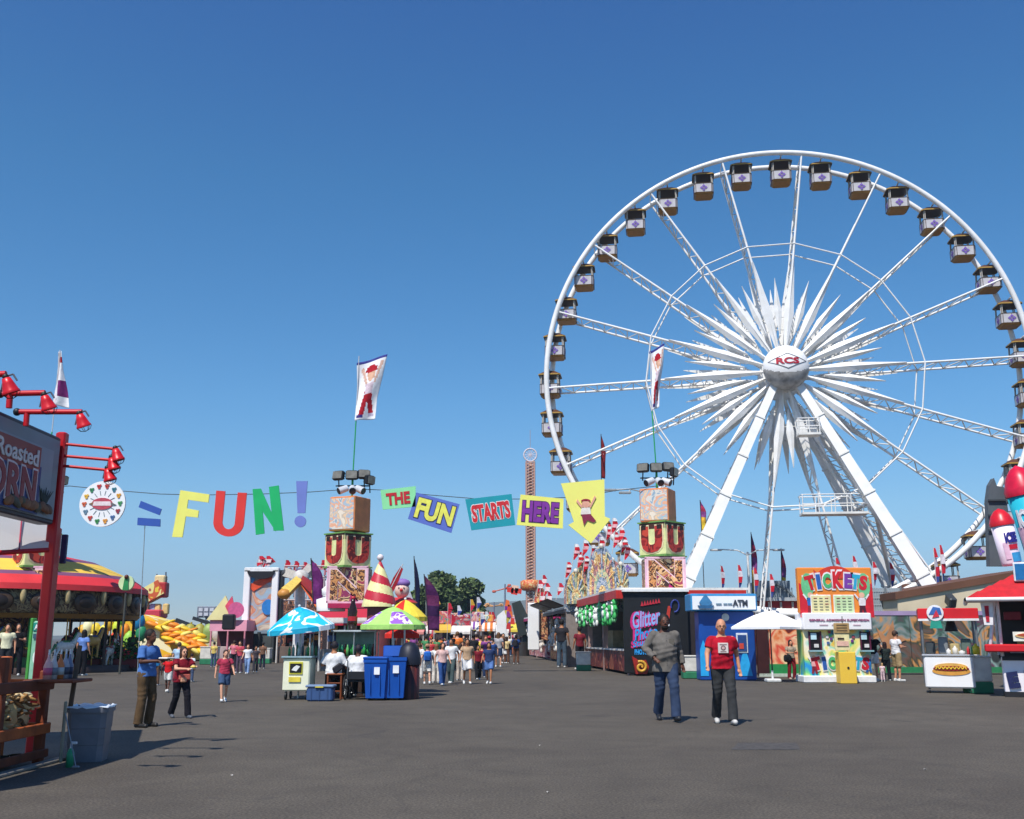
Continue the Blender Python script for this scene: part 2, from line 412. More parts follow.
# inner lattice strut beside the right legs, with ladder
b = MB(); t1 = Vector((1.2, 1.1, HZ-2.2)); f1 = Vector((9.4, 1.5, .1))
for dx, dy in ((-.35,0), (.35,0), (0,.5)):
    b.cyl(t1+Vector((dx, dy, 0)), f1+Vector((dx*1.6, dy*1.6, 0)), .1, WH, n=6)
for j in range(26):
    a0, a1 = t1.lerp(f1, j/26), t1.lerp(f1, (j+1)/26); s0 = .35*(1+.6*j/26)
    b.cyl(a0+Vector((-s0,0,0)), a1+Vector((s0,0,0)), .035, WH2, n=4, caps=False); b.cyl(a0+Vector((s0,0,0)), a0+Vector((0,s0*1.4,0)), .03, WH2, n=4, caps=False)
b.build("lattice_strut", wheel)
for sx in (-1, 1):
    b = MB()
    for j, (u0, u1) in enumerate(((.45, .45), (.75, .75), (.45, .75))):
        top = Vector((sx*.55, -1.6, HZ-.7)); ft = Vector((sx*8.4, -4.6, .1)); t2 = Vector((sx*.55, 1.6, HZ-.7)); f2 = Vector((sx*8.4, 4.6, .1))
        b.cyl(top.lerp(ft, u0), t2.lerp(f2, u1), .12, WH2, n=6)
    b.build("cross_brace", wheel)
def platform(x0, x1, y, z, dep, h):
    b = MB(); b.box(((x0+x1)/2, y, z), (x1-x0, dep, .12), WH2)
    for yy_ in (y-dep/2+.05, y+dep/2-.05):
        n = max(2, int((x1-x0)/.8))
        for j in range(n+1): x = x0+.05+(x1-x0-.1)*j/n; b.cyl((x, yy_, z+.06), (x, yy_, z+h), .03, WH, n=4)
        for q in (.5, 1): b.cyl((x0, yy_, z+h*q), (x1, yy_, z+h*q), .03, WH, n=4)
    b.cyl((x0,y-dep/2,z+h), (x0,y+dep/2,z+h), .03, WH, n=4); b.cyl((x1,y-dep/2,z+h), (x1,y+dep/2,z+h), .03, WH, n=4)
    b.build("platform", wheel)
platform(.3, 3.9, -2.2, 8.3, 1.2, 1.05)
platform(.35, 1.6, -2.3, HZ-4.1, .9, .9)
# ---------------- helpers for flat real-thickness boards hung in the place
def board(b, pts, D, t, m, side=None, slope=None):
    """pts: photo outline at distance D; real slab of thickness t. slope(px)->extra distance"""
    fr = [W(x, y, D+(slope(x, y) if slope else 0)) for x, y in pts]; n = len(fr)
    vs = fr+[p+Vector((0, t, 0)) for p in fr]
    b.add(vs, [tuple(range(n))], m); b.add(vs, [tuple(range(2*n-1, n-1, -1))], side or m)
    b.add(vs, [(k, k+n, (k+1) % n+n, (k+1) % n) for k in range(n)], side or m)
def pxs(px, D): return px*D/F*1.03
def px_text(b, s, cx, cy, wpx, hpx, D, m, ry=0, th=.014, bold=.03, off=-.012):
    c = W(cx, cy, D); c.y += off
    wd = (W(cx+wpx/2, cy, D)-W(cx-wpx/2, cy, D)).length; ht = (W(cx, cy-hpx/2, D)-W(cx, cy+hpx/2, D)).length
    b.text(s, c, wd, ht, m, th, bold, ry=ry)
def wthing(name, label, cat, px, py, D, group=None):
    return thing(name, label, cat, W(px, py, D), 0, group)
GRN = mat('1fa04c', .5)
# ---------------- three sign-block towers
def flood(b, c, yaw, tilt, s=1.0):
    M_ = Matrix.Translation(c) @ Matrix.Rotation(yaw, 4, 'Z') @ Matrix.Rotation(tilt, 4, 'X')
    sv = b.M; b.M = sv @ M_
    b.bev((0,0,.0), (.56*s,.24*s,.42*s), mat('17181a', .5, 0, .1, 4), .05); b.box((0,-.125*s,0), (.48*s,.012,.34*s), mat('8d8779', .25, .3, .2, 5))
    for k in range(3): b.box((0,.13*s,-.12+.12*k), (.5*s,.05,.03), mat('17181a', .5))
    b.M = sv
    b.cyl(c+Vector((0,.05,-.15)), c+Vector((0,.25,-.55)), .03, mat('26282b', .5), n=5)
def can(b, c, d, m):
    d = Vector(d).normalized(); b.cyl(c, c+d*.42, .15, m, .17, n=10); b.cyl(c+d*.42, c+d*.44, .15, mat('2a2d33', .2), n=10)
def sign_tower(label, D, xt, yt, xu, yu, xn, yn, flag, lx, base_hid=True, seed=0):
    bx = W(xn, yn[1], D); base = (bx.x, D, 0); T = thing("sign_tower", label, "sign tower", base)
    Z = lambda y, x=xn: W(x, y, D).z; s1 = 46/F*1.04
    b = MB(); zt = Z(yt[0]); b.cyl((bx.x, D, 0), (bx.x, D, zt), .09, GRN, n=8)
    b.box((bx.x, D, .35), (1.5, 1.3, .7), mat('3d6e3a', .7)); b.build("column", T, True)
    # lower block: letter N over a magenta and brown print
    zc = (Z(yn[0])+Z(yn[1]))/2; h = Z(yn[0])-Z(yn[1]); x = W(xn, sum(yn)/2, D).x; w_ = 1.72
    b = MB(); b.bev((x, D, zc), (w_, 1.5, h), mural("tangle", ['5e2a1c','a5713f','3a1f18','d9b98a','8e2a55','c98d55'], 1.3, dist=3, seed=3), .03)
    for sx in (-1, 1): b.box((x+sx*w_/2, D-.76, zc), (.08,.05,h), mat('e9b8c9', .5))
    for sz in (-1, 1): b.box((x, D-.76, zc+sz*h/2), (w_+.08,.05,.08), mat('e9b8c9', .5))
    b.prism([(.1,-h/2+.05),(.5,-h/2+.05),(.2,-.1)], .02, mat('b22a6a', .5), T=Matrix.Translation((x, D-.765, zc)))
    b.box((x, D-.3, zc-h/2-.14), (w_*.9, 1.2, .2), mat('b21e4f', .5)); nb = b.build("letter_block", T, True)
    b = MB(); b.text("N", (x, D-.775, zc), w_*.86, h*.84, mural("bark", ['8e4a2a','c98a4f','4a2416','e0b07a','a03a4f'], 1.6, dist=2.5, seed=1), .04, .03); b.text("N", (x, D-.76, zc), w_*.97, h*.95, mat('f0c9cf', .5), .03, .05); b.build("letter", nb, True)
    # middle block: U on two faces, turned 45 degrees
    zc = (Z(yu[0])+Z(yu[1]))/2; h = Z(yu[0])-Z(yu[1]); x = W(xu, sum(yu)/2, D).x; e = 1.46
    b = MB(); b.M = Matrix.Translation((x, D, zc)) @ Matrix.Rotation(R(45), 4, 'Z')
    b.bev((0,0,0), (e, e, h), mat('dfe3a0', .55, 0, .12, 3), .03)
    b.box((0,0,h/2+.03), (e+.1,e+.1,.06), mat('6f9e52', .6)); b.box((0,0,-h/2-.03), (e+.1,e+.1,.06), mat('6f9e52', .6)); ub = b.build("letter_block", T, True)
    b = MB()
    for a in (45, -45):
        b.M = Matrix.Translation((x, D, zc)) @ Matrix.Rotation(R(a), 4, 'Z')
        b.box((0,-e/2-.004,h*.4), (e*.96,.02,h*.17), mat('4a2a20', .6)); b.text("U", (0,-e/2-.012,-.02), e*.9, h*.9, mat('f0dcae', .5), .02, .1); b.text("U", (0,-e/2-.02,-.02), e*.8, h*.82, mural("brick_red", ['8e1f1c','b5352a','6a1714','c4452f'], 1.8, dist=1, seed=8), .05, .08)
        for q in (-.3, .3): b.box((q*e,-e/2-.03,h*.36), (.26,.04,.2), mat('2b1c18', .6))
    b.build("letter", ub, True)
    zc = (Z(yt[0])+Z(yt[1]))/2; h = Z(yt[0])-Z(yt[1]); x = W(xt, sum(yt)/2, D).x; e = 1.32
    b = MB(); b.M = Matrix.Translation((x, D, zc)) @ Matrix.Rotation(R(-24), 4, 'Z')
    b.bev((0,0,0), (e,e,h), mat('e0884f', .55, 0, .15, 2), .03)
    b.box((0,-e/2-.01,0), (e*.93,.02,h*.9), mural("pale_print", ['e8d9c4','c9b7a3','e9c39b','a9b9c4','e6a987','d9d2c6','8fa7b8'], 1.4, dist=1.5, seed=5+seed)); b.build("picture_block", T, True)
    zt = Z(yt[0]); x = W(lx, yt[0], D).x
    b = MB(); b.cyl((x, D, zt), (x, D, zt+1.0), .05, GRN, n=6); b.cyl((x-.75,D,zt+.55), (x+.75,D,zt+.55), .035, mat('26282b', .5), n=5); b.build("lamp_rack", T, True)
    for dx, dz, yaw, ti in ((-.62,1.0,25,-12), (-.02,1.02,0,-8), (.52,1.05,-15,-14), (.78,.8,-60,5)):
        b = MB(); flood(b, Vector((x+dx, D-.1, zt+dz)), R(-yaw), R(ti)); b.build("floodlight", T, True)
    for dx, d in ((-.35,(-1,-.6,-.5)), (.38,(1,-.6,-.5)), (.05,(.2,-1,-.5))):
        b = MB(); can(b, Vector((x+dx*.6, D-.2, zt+.42)), d, mat('c9ccd0' if dx else '24262a', .4)); b.build("spotlight", T, True)
    # flagpole and banner
    fp, pole = flag; p1 = W(*pole[0], D); p2 = W(*pole[1], D)
    b = MB(); b.cyl(Vector((x, D, zt+.8)), (p1.x, D, p1.z), .03, GRN, n=6); b.cyl((p1.x, D, p1.z), (p2.x, D, p2.z), .022, mat('c9c9c9', .4), n=6); b.build("flagpole", T, True)
    return T, x, zt
def flag_mesh(parent, D, L, Rr, rows, red):
    """banner between a left edge polyline and a right edge polyline (photo px), rippled, with a red and white design"""
    n, mcol = 52, 26; b = MB(); WHc = cloth('eeeef0', .08)
    def pt(i, j):
        u = j/mcol; v = i/n
        def ev(P):
            q = v*(len(P)-1); k = min(int(q), len(P)-2); f_ = q-k; return (P[k][0]+(P[k+1][0]-P[k][0])*f_, P[k][1]+(P[k+1][1]-P[k][1])*f_)
        a, c = ev(L), ev(Rr); x = a[0]+(c[0]-a[0])*u; y = a[1]+(c[1]-a[1])*u
        return W(x, y, D)+Vector((0, .12*math.sin(u*5+v*4)-.05, 0))
    b.v = [pt(i, j) for i in range(n+1) for j in range(mcol+1)]
    for i in range(n):
        for j in range(mcol):
            u = (j+.5)/mcol; v = (i+.5)/n; c = red(u, v); m = cloth(c) if c else WHc
            a = i*(mcol+1)+j; b.f.append((a, a+mcol+1, a+mcol+2, a+1)); b.i.append(b.mi(m)); b.sm.append(True)
    o = b.build("banner_flag", parent, True)
    s_ = o.modifiers.new("thick", 'SOLIDIFY'); s_.thickness = .015
    return o
RD = 'b3202c'
def inp(P, u, v):
    r = False
    for (x1_, y1_), (x2_, y2_) in zip(P, P[1:]+P[:1]):
        if (y1_ > v) != (y2_ > v) and u < (x2_-x1_)*(v-y1_)/(y2_-y1_)+x1_: r = not r
    return r
def FIG(u, v):
    if v < .03: return '3d3f86'
    for P, c in (([(.3,.2),(.34,.12),(.55,.09),(.72,.14),(.76,.21)], RD), ([(.38,.2),(.7,.2),(.68,.32),(.54,.37),(.42,.32)], 'e6b496'), ([(.36,.38),(.7,.38),(.68,.55),(.38,.55)], 'd9c4cc'), ([(.36,.5),(.7,.5),(.7,.53),(.36,.53)], RD),
                 ([(.36,.55),(.7,.55),(.84,.88),(.62,.88),(.54,.66),(.42,.9),(.16,.9)], RD), ([(.1,.9),(.4,.91),(.36,.96),(.08,.96)], '4a3f86'), ([(.6,.89),(.86,.89),(.88,.94),(.62,.94)], 'c9c0d4'),
                 ([(.14,.12),(.24,.1),(.42,.38),(.36,.42)], 'dfb7a4'), ([(.84,.06),(.94,.1),(.74,.42),(.68,.38)], 'dfb7a4')):
        if inp(P, u, v): return c
    return None
def FURL(u, v): return 'e9dfe4' if u < .3 else ('7a2a6a' if .5 < v < .8 else (RD if .1 < v < .2 else None))
T1, x1, z1 = sign_tower("tower of lettered blocks with floodlights and a banner flag, rising behind the cyan umbrella", 46, 350, (498,532), 348, (535,567), 350, (568,603), (None, ((356,421),(359,356))), 352)
flag_mesh(T1, 46, [(357,363),(357,385),(356,405),(355,421)], [(388,355),(383,376),(377,398),(375,419)], 6, FIG)
T2, x2, z2 = sign_tower("tower of lettered blocks with floodlights and a banner flag, above the black booth", 46.6, 658, (490,523), 662, (524,556), 663, (559,592), (None, ((652,411),(650,352))), 657, seed=4)
flag_mesh(T2, 46.6, [(649,352),(652,372),(651,392),(652,411)], [(664,344),(663,365),(660,385),(659,407)], 6, FIG)
T3, x3, z3 = sign_tower("tower of lettered blocks mostly hidden behind the hanging food sign at left", 46, 39, (498,532), 36, (535,567), 32, (568,610), (None, ((52,432),(60,350))), 44, seed=9)
flag_mesh(T3, 46, [(59,352),(57,372),(55,390),(54,405)], [(63,352),(64,372),(67,390),(69,408)], 6, FURL)
# ---------------- cable with letters
D0 = 46.0
b = MB(); cab_px = [(41,487),(70,486),(110,490),(160,494),(200,495),(260,494),(310,492),(351,489)]; c2 = [(351,489),(385,490),(430,495),(480,499),(530,499),(575,497),(620,490),(657,486)]
for P in (cab_px, c2): b.tube([W(x, y, D0+.1) for x, y in P], .018, mat('40464c', .6), 5)
cb_ = b.build("cable"); tag(cb_, "thin dark cable strung between the block towers carrying the hanging letters", "cable")
def q6(P): return [(120+x/4.655, 460+y/4.655) for x, y in P]
def q8(P): return [(370+x/4.096, 470+y/4.096) for x, y in P]
def letter(name, label, polys, col, cat="letter sign"):
    b = MB(); xs = [p[0] for P in polys for p in P]; ys = [p[1] for P in polys for p in P]
    T = None
    for i, P in enumerate(polys): board(b, P, D0-.1-.003*(i % 2), .08, mat(col, .5, 0, .06, 1.5))
    cx = (min(xs)+max(xs))/2
    o = b.build(name); tag(o, label, cat, "letters hanging from the cable"); return o
letter("letter_sign", "yellow letter F hanging from the cable", [q6([(281,140),(242,358),(290,360),(306,262),(311,225),(317,185)]), q6([(281,140),(317,185),(411,198),(416,160)]), q6([(311,225),(306,262),(362,268),(367,235)])], 'f2ea72')
def arc(cx, cy, rx, ry, a0, a1, n=14): return [(cx+rx*math.cos(R(a0+(a1-a0)*k/n)), cy+ry*math.sin(R(a0+(a1-a0)*k/n))) for k in range(n+1)]
U_ = [(448,142),(434,290)]; outer = arc(505,292,71,64,180,4); inner = arc(505,290,29,32,4,180)
Uo = q6([(448,142)]+outer+[(590,153)]); Ui = q6([(548,151)]+inner+[(490,145)])
polys = []
full = list(zip(q6([(448,142)]+outer+[(590,153)]), q6([(490,145)]+list(reversed(inner))+[(548,151)])))
for (a, b1), (c, d) in zip(full, full[1:]): polys.append([a, b1, d, c][::-1])
letter("letter_sign", "red letter U hanging from the cable", [p[::-1] for p in polys], 'e0372f')
letter("letter_sign", "green letter N hanging from the cable", [q6([(617,135),(632,348),(672,342),(655,133)]), q6([(655,133),(664,240),(725,333),(705,245)]), q6([(693,125),(714,329),(762,328),(738,118)])], '12b063')
letter("letter_sign", "pale blue exclamation mark hanging beside the left block tower", [q6([(820,98),(826,247),(862,247),(873,98)]), q6(arc(839,286,27,27,0,-340,18))], '6f7fc4')
letter("letter_sign", "blue equals sign of two loose bars between the round sign and the yellow F", [q6([(97,190),(86,220),(183,257),(193,228)]), q6([(82,268),(80,303),(186,310),(187,275)])], '3356a8')
b = MB(); b.cyl(W(145,523,46), (W(143,600,46).x, 46, .0), .02, mat('8f9aa0', .5), n=5); tag(b.build("thin_pole"), "thin pale pole rising below the blue equals sign", "pole")
for nm, lab, quad, col, tx, tc, tw, th_, ry, ocol in (
    ("the", "small green board reading THE in red letters", [(43,82),(52,162),(187,150),(187,66)], '8fe0a0', "THE", (115,116), 98, 50, R(-6), None),
    ("fun", "tilted blue violet board reading FUN in yellow letters", [(190,92),(155,200),(333,258),(367,140)], '5b6fc0', "FUN", (266,172), 158, 84, R(15), '3a3a5a'),
    ("starts", "teal board reading STARTS in red letters", [(390,120),(415,247),(595,225),(580,98)], '1497a4', "STARTS", (495,170), 158, 72, R(-8), 'f3e9e6'),
    ("here", "yellow board reading HERE in purple letters", [(617,100),(600,225),(790,240),(793,118)], 'f4ee72', "HERE", (698,172), 150, 84, R(4), '4a2a5a')):
    cc = q8([tc])[0]; Tn = thing("hanging_board", lab, "hanging sign", W(cc[0], cc[1], D0), 0, "word boards hanging from the cable")
    b = MB(); board(b, q8(quad), D0-.1, .06, mat(col, .55, 0, .07, 1.2)); b.build("board", Tn, True)
    tcol = {'THE':'c2222c','FUN':'f0e860','STARTS':'d42a30','HERE':'83309a'}[tx]
    b = MB()
    if ocol: px_text(b, tx, cc[0], cc[1], tw/4.096*1.03, th_/4.096*1.08, D0-.1, mat(ocol, .5), ry, .012, .085, -.008)
    px_text(b, tx, cc[0], cc[1], tw/4.096, th_/4.096, D0-.1, mat(tcol, .5), ry, .012, .045, -.018); b.build("lettering", Tn, True)
Tn = thing("arrow_sign", "large yellow arrow board pointing down, with a small printed figure", "arrow sign", W(583,505,D0), 0, None)
b = MB(); board(b, q8([(782,55),(835,212),(812,225),(905,300),(985,200),(962,190),(960,38)]), D0-.2, .08, mat('f6ee78', .5, 0, .05, 1.2)); b.build("board", Tn, True)
b = MB(); e8 = lambda P: q8(P)
for P, c in ((arc(884,140,17,15,0,-340,12),'e9a98f'), (arc(884,128,20,10,0,-180,10),'9a2436'), ([(866,155),(862,182),(905,180),(902,153)],'f4e3d9'), ([(866,182),(876,228),(890,205),(915,215),(926,208),(903,180)],'8a2444'), ([(850,120),(845,130),(868,158),(872,150)],'e9a98f'), ([(920,105),(898,150),(902,158),(926,112)],'e9a98f')):
    board(b, e8(P), D0-.25, .03, mat(c, .5))
b.build("printed_figure", Tn, True)
Tn = thing("round_sign", "round white sign with ring of coloured emblems hanging from the cable at left", "round sign", W(103,504,D0), 0, None)
c0 = W(103,504,D0); rr = pxs(22.3, D0)
b = MB(); b.cyl(c0+Vector((0,-.08,0)), c0+Vector((0,.02,0)), rr, mat('f3f3f0', .5, 0, .04, 2), n=40); b.build("disc", Tn, True)
b = MB(); cols = ['c2443a','3a7a8a','e0a030','4a9a5a','a03a4a','4a6a9a','e09a40','3a8a4a','c2443a','6a8aa0','d0603a','e0b040','3a8a5a','c23a3a']
for k, c in enumerate(cols):
    a = 2*math.pi*k/14+.2; p = c0+Vector((math.sin(a)*rr*.78, -.09, math.cos(a)*rr*.78))
    for dx, dz, r_ in ((-.05,.03,.06), (.05,.05,.055), (0,-.05,.065)): b.cyl(p+Vector((dx,0,dz)), p+Vector((dx,-.02,dz)), r_, mat(c, .5), n=8)
    p1 = c0+Vector((math.sin(a)*rr*.38, -.09, math.cos(a)*rr*.38)); p2 = c0+Vector((math.sin(a)*rr*.58, -.09, math.cos(a)*rr*.58))
    if abs(math.cos(a)) > .35: b.cyl(p1, p2, .014, mat('6a7f8a', .5), n=4)
b.M = Matrix.Translation(c0+Vector((0,-.1,0)))
b.prism([(x*rr*.46, z*rr*.26) for x, z in arc(0,0,1,1,0,350,18)], .03, mat('c04a5a', .5)); b.prism([(-rr*.4,-.09),(rr*.4,-.09),(rr*.36,.1),(-rr*.36,.1)], .05, mat('f0d9d9', .5)); b.prism([(-rr*.58,0),(-rr*.4,-.07),(-rr*.4,.07)], .04, mat('8a6a4a', .5)); b.prism([(rr*.62,-.05),(rr*.4,.07),(rr*.4,-.07)], .04, mat('6a6a6a', .5))
b.build("emblem", Tn, True)
# ---------------- right side: booths at the foot of the wheel
def stripes_fn(ca, cb): return lambda j, k: ca if j % 2 else cb
def umbrella(T, x, y, zr, r, h, cols, n=8, z0=0.0, pole='d9d9d6', droop=.12, sub=2, lean=(0,0)):
    prof = [(r, 0), (r*.98, droop*.0+.02), (r*.72, h*.38), (r*.42, h*.72), (r*.16, h*.94), (.02, h)]
    b = MB(); lx, ly = lean
    Mx = Matrix.Translation((x, y, zr)) @ Matrix.Rotation(lx, 4, 'X') @ Matrix.Rotation(ly, 4, 'Y')
    b.M = Mx
    b.lathe(prof, None, n*sub, mats=lambda j, k: cols(j//sub, k), smooth=False)
    b.lathe([(r, 0), (r*1.0, -droop)], None, n*sub, mats=lambda j, k: cols(j//sub, 0), smooth=False)
    o = b.build("canopy", T, True); s_ = o.modifiers.new("t", 'SOLIDIFY'); s_.thickness = .012
    b = MB(); b.cyl((x, y, z0), (x, y, zr+h), .025, mat(pole, .4, .3), n=8)
    b.sph(Mx @ Vector((0,0,h+.03)), .04, mat(pole, .5), 8, 5)
    b.build("pole", T, True)
    b = MB(); b.M = Mx
    for k in range(n): a = 2*math.pi*k/n; b.cyl((0,0,h*.55), (r*.97*math.cos(a), r*.97*math.sin(a), .02), .012, mat('b9b9b6', .4, .4), n=4)
    b.build("ribs", T, True)
# black booth with painted neon lettering
D = 44.0; pl = W(625,672,D); pr = W(690,672,D); zt = W(655,592,D).z
T = thing("game_booth", "black booth wall with pink and blue neon style lettering beside the cash machine kiosk", "booth", ((pl.x+pr.x)/2, D+2.5, 0))
BK = mat('17181a', .55, 0, .25, 1.2)
b = MB(); b.bev(((pl.x+pr.x)/2, D+.12, (zt+.1)/2), (pr.x-pl.x, .24, zt-.1), BK, .02); b.build("wall", T, True)
b = MB(); b.box(((pl.x+pr.x)/2, D+.1, zt+.06), (pr.x-pl.x+.1, .5, .1), mat('e9e9e4', .5)); b.build("roof_trim", T, True)
PK = mat('d22a78', .5); CY = mat('2a9ae0', .5); LB = mat('8fb0ea', .5)
b = MB()
def sheared(b, s, cx, cy, wpx, hpx, m, ry, off, sh=.25, bold=.05):
    n0 = len(b.v); px_text(b, s, cx, cy, wpx, hpx, D, m, ry, .02, bold, off); c = W(cx, cy, D)
    for i in range(n0, len(b.v)): b.v[i].x += (b.v[i].z-c.z)*sh
for s, cx, cy, wp_, hp, ry in (("Glitter", 646, 618, 27, 17, R(-12)), ("Photo", 646, 633, 22, 12, R(-12)), ("Studio", 643, 642, 20, 7, R(-12))):
    sheared(b, s, cx-1, cy+.6, wp_*1.08, hp*1.1, PK, ry, -.008); sheared(b, s, cx+.3, cy, wp_, hp, CY if s != "Glitter" else LB, ry, -.02, bold=.02)
for k in range(7): a = W(642+k*2.8, 606-k*.5, D); b.prism([(-.06,0),(.06,0),(.0,.2)], .02, mat('c22a3a', .5), T=Matrix.Translation((a.x, D-.03, a.z)))
px_text(b, "PHOTO", 641, 652, 13, 5.5, D, CY, 0, .02, .05, -.02)
b.build("lettering", T, True)
b = MB(); board(b, [(668,606),(665,623),(669,624),(670,613),(671,606)], D-.03, .02, mat('c23a2a', .5)); board(b, [(661,619.5),(661,626),(669.5,626),(669.5,619.5)], D-.04, .02, mat('f0f0ee', .5))
b.tube([W(x, y, D-.04) for x, y in arc(675,606,4,6,-200,100,12)], .04, mat('2a3a86', .5), 5); b.build("posters", T, True)
T = thing("scroll_ornament", "red and gold painted scroll ornament standing at the corner of the black booth", "ornament", W(640,674,43.6))
b = MB(); P = [(636,674),(632,656),(640,661),(646,660),(649,667),(647,674)]; board(b, P, 43.5, .3, mat('9a2418', .5, 0, .25, 3)); b.build("panel", T, True)
b = MB(); b.tube([W(641+ (6-5*k/24)*math.cos(R(k*22-120)), 667+(6-5*k/24)*math.sin(R(k*22-120)), 43.42) for k in range(24)], .06, mat('d9a43a', .45), 6); b.build("scroll", T, True)
# grey banner fence between black booth and kiosk
T = thing("banner_fence", "grey fabric fence panel between the black booth and the blue kiosk", "fence", W(695,668,48))
b = MB(); m_ = cloth('585e66', .2); n = 24; a0 = W(688,645,48).x; a1 = W(712,645,48).x
z0, z1_ = W(690,668,48).z, W(690,612,48).z
for k in range(n):
    xa, xb = a0+(a1-a0)*k/n, a0+(a1-a0)*(k+1)/n; ya, yb = 48+.05*math.sin(k*1.1), 48+.05*math.sin((k+1)*1.1)
    b.add([(xa,ya,0.05),(xb,yb,.05),(xb,yb,z1_),(xa,ya,z1_)], [(0,1,2,3)], m_, True)
b.build("fabric", T, True)
b = MB()
for x in (a0, (a0+a1)/2, a1): b.cyl((x,48.1,0), (x,48.1,z1_+.05), .03, mat('9a9c9e', .4, .5), n=6)
b.build("posts", T, True)
# cash machine kiosk
D = 39.0; l = W(700,676,D).x+.03; r = W(757,676,D).x; zt = W(728,594,D).z; zh = W(728,611,D).z; hl = W(690,600,D).x
T = thing("cash_machine_kiosk", "tall blue kiosk with a white header reading ATM", "kiosk", ((l+r)/2, D+.8, 0))
BL = mat('164a9c', .4, 0, .12, 1.5)
b = MB(); b.bev(((l+r)/2, D+.45, zh/2), (r-l, .9, zh), BL, .04); b.build("body", T, True)
b = MB(); b.bev(((hl+r)/2+.02, D+.35, (zt+zh)/2), (r-hl+.1, 1.3, zt-zh), mat('3a8fc4', .4), .03)
b.box(((hl+r)/2+.02, D-.31, (zt+zh)/2-.02), (r-hl-.02, .03, (zt-zh)*.78), mat('eef2f4', .4, 0, .04, 2)); h = b.build("header", T, True)
b = MB(); c = W(705.5,602,D-.34); b.M = Matrix.Translation((c.x, D-.36, c.z))
b.prism([(-.24,-.02),(0,.3),(.24,-.02),(0,-.26)], .03, mat('3f7fae', .5)); b.prism([(-.3,-.12),(.3,-.12),(.22,-.24),(-.22,-.24)], .045, mat('2c5f8a', .5)); b.M = Matrix.Identity(4)
px_text(b, "ATM", 740, 603, 15, 6.5, D-.34, mat('3c4350', .5), 0, .02, .04, -.01); [b.box((W(x_,604.3,D).x, D-.35, W(x_,604.3,D).z), (w_,.02,.05), mat('6a8aa0', .5)) for x_, w_ in ((717,.2),(723.5,.14),(728,.16))]; b.build("lettering", h, True)
b = MB(); c = W(725,614.5,D); b.cyl((c.x, D-.02, c.z-.1), (c.x, D-.06, c.z-.1), .14, mat('c9ccc6', .4), n=16); b.build("round_badge", T, True); b = MB()
b.bev((W(742,645,D).x, D-.02, W(742,643,D).z), (.42,.05,.72), mat('d9dfe6', .4), .01); b.box((W(742,645,D).x, D-.06, W(742,643,D).z), (.32,.03,.58), mat('2a4a86', .4)); b.box((W(741,645,D).x, D-.08, W(742,646,D).z), (.16,.03,.2), mat('d04a3a', .4)); b.build("poster", T, True)
b = MB(); board(b, [(701,676),(700,650),(703,640),(707,648),(709,676)], D-.02, .015, mat('2aa5e2', .4)); board(b, [(738,676),(742,655),(746,650),(749,660),(753,676)], D-.02, .015, mat('2aa5e2', .4)); b.build("painted_waves", T, True)
# patio umbrella
D = 37.6; c = W(770,627,D)
T = thing("patio_umbrella", "wide white market umbrella standing over the path right of the blue kiosk", "umbrella", (c.x, D, 0))
WC = cloth('f0f0ee', .05)
umbrella(T, c.x, D, c.z, 1.38, W(770,611,D).z-c.z, lambda j, k: WC, 4, pole='2a2a2c', droop=.08, sub=1)
b = MB(); b.bev((c.x, D, .06), (.5,.5,.12), mat('d9d9d4', .6), .03); b.cyl((c.x,D,.1),(c.x,D,.4), .04, mat('e6e6e4', .4)); b.build("base", T, True)
# mural wall
D = 43; l = W(757,645,D).x; r = W(809,645,D).x; zt = W(780,624,D).z
T = thing("mural_wall", "orange and red painted mural wall with green skirting behind the white umbrella", "mural wall", ((l+r)/2, D, 0))
b = MB(); b.box(((l+r)/2, D+.1, zt/2+.15), (r-l, .15, zt-.3), mural("sunset", ['6a1f14','e0753a','f0b98a','d9432a','f2cfa0','8e2a1c','e6923f','f4d8a8'], .5, dist=1.6, seed=2, detail=3, soft=True)); b.build("painted_panel", T, True)
b = MB(); b.box(((l+r)/2, D, .3), (r-l, .2, .38), mat('2a8a4a', .5)); b.box(((l+r)/2, D-.02, .06), (r-l, .26, .12), mat('b9c4b4', .6)); b.box((l+.2, D-.05, zt/2), (.45,.2,zt-.1), mat('3c1614', .6, 0, .3, 2)); b.build("skirting", T, True)
b = MB(); b.box(((l+r)/2, D+.1, zt+.06), (r-l+.1, .3, .14), mat('7a2a6a', .5)); b.build("top_rail", T, True)
# red building behind
D = 62; l = W(742,645,D).x; r = W(800,645,D).x; zt = W(770,601,D).z
T = thing("ride_building", "low red ride building with grey arched roof frame behind the white umbrella", "building", ((l+r)/2, D+3, 0))
b = MB(); b.box(((l+r)/2, D+2.5, zt/2), (r-l, 5, zt), mat('b3272a', .6, 0, .15, .8))
for k in range(5): b.box((l+.3+(r-l-.6)*k/4, D-.03, zt/2), (.12,.08,zt-.1), mat('d9c9b9', .6))
b.box(((l+r)/2, D-.05, zt-.5), (r-l,.12,.14), mat('e0d9cc', .6)); b.build("wall", T, True)
b = MB(); b.box(((l+r)/2, D+2.4, zt+.1), (r-l+.4, 5.4, .2), mat('a9aeb0', .6)); ap = W(780,586,D).z; gl = W(762,645,D).x; gr = W(797,645,D).x
P = [(gl, zt+.2), (gl+.4, ap-.2), ((gl+gr)/2, ap+.15), (gr-.4, ap-.2), (gr, zt+.2)]
for yy_ in (D, D+2, D+4): b.tube([(x, yy_, z) for x, z in P], .09, mat('6f7679', .5), 5)
for x, z in P: b.cyl((x, D, z), (x, D+4, z), .06, mat('6f7679', .5), n=5)
for k in range(9): x = gl+(gr-gl)*(k+.5)/9; b.cyl((x, D, zt+.2), (x, D, ap-.1), .03, mat('8f9699', .5), n=4)
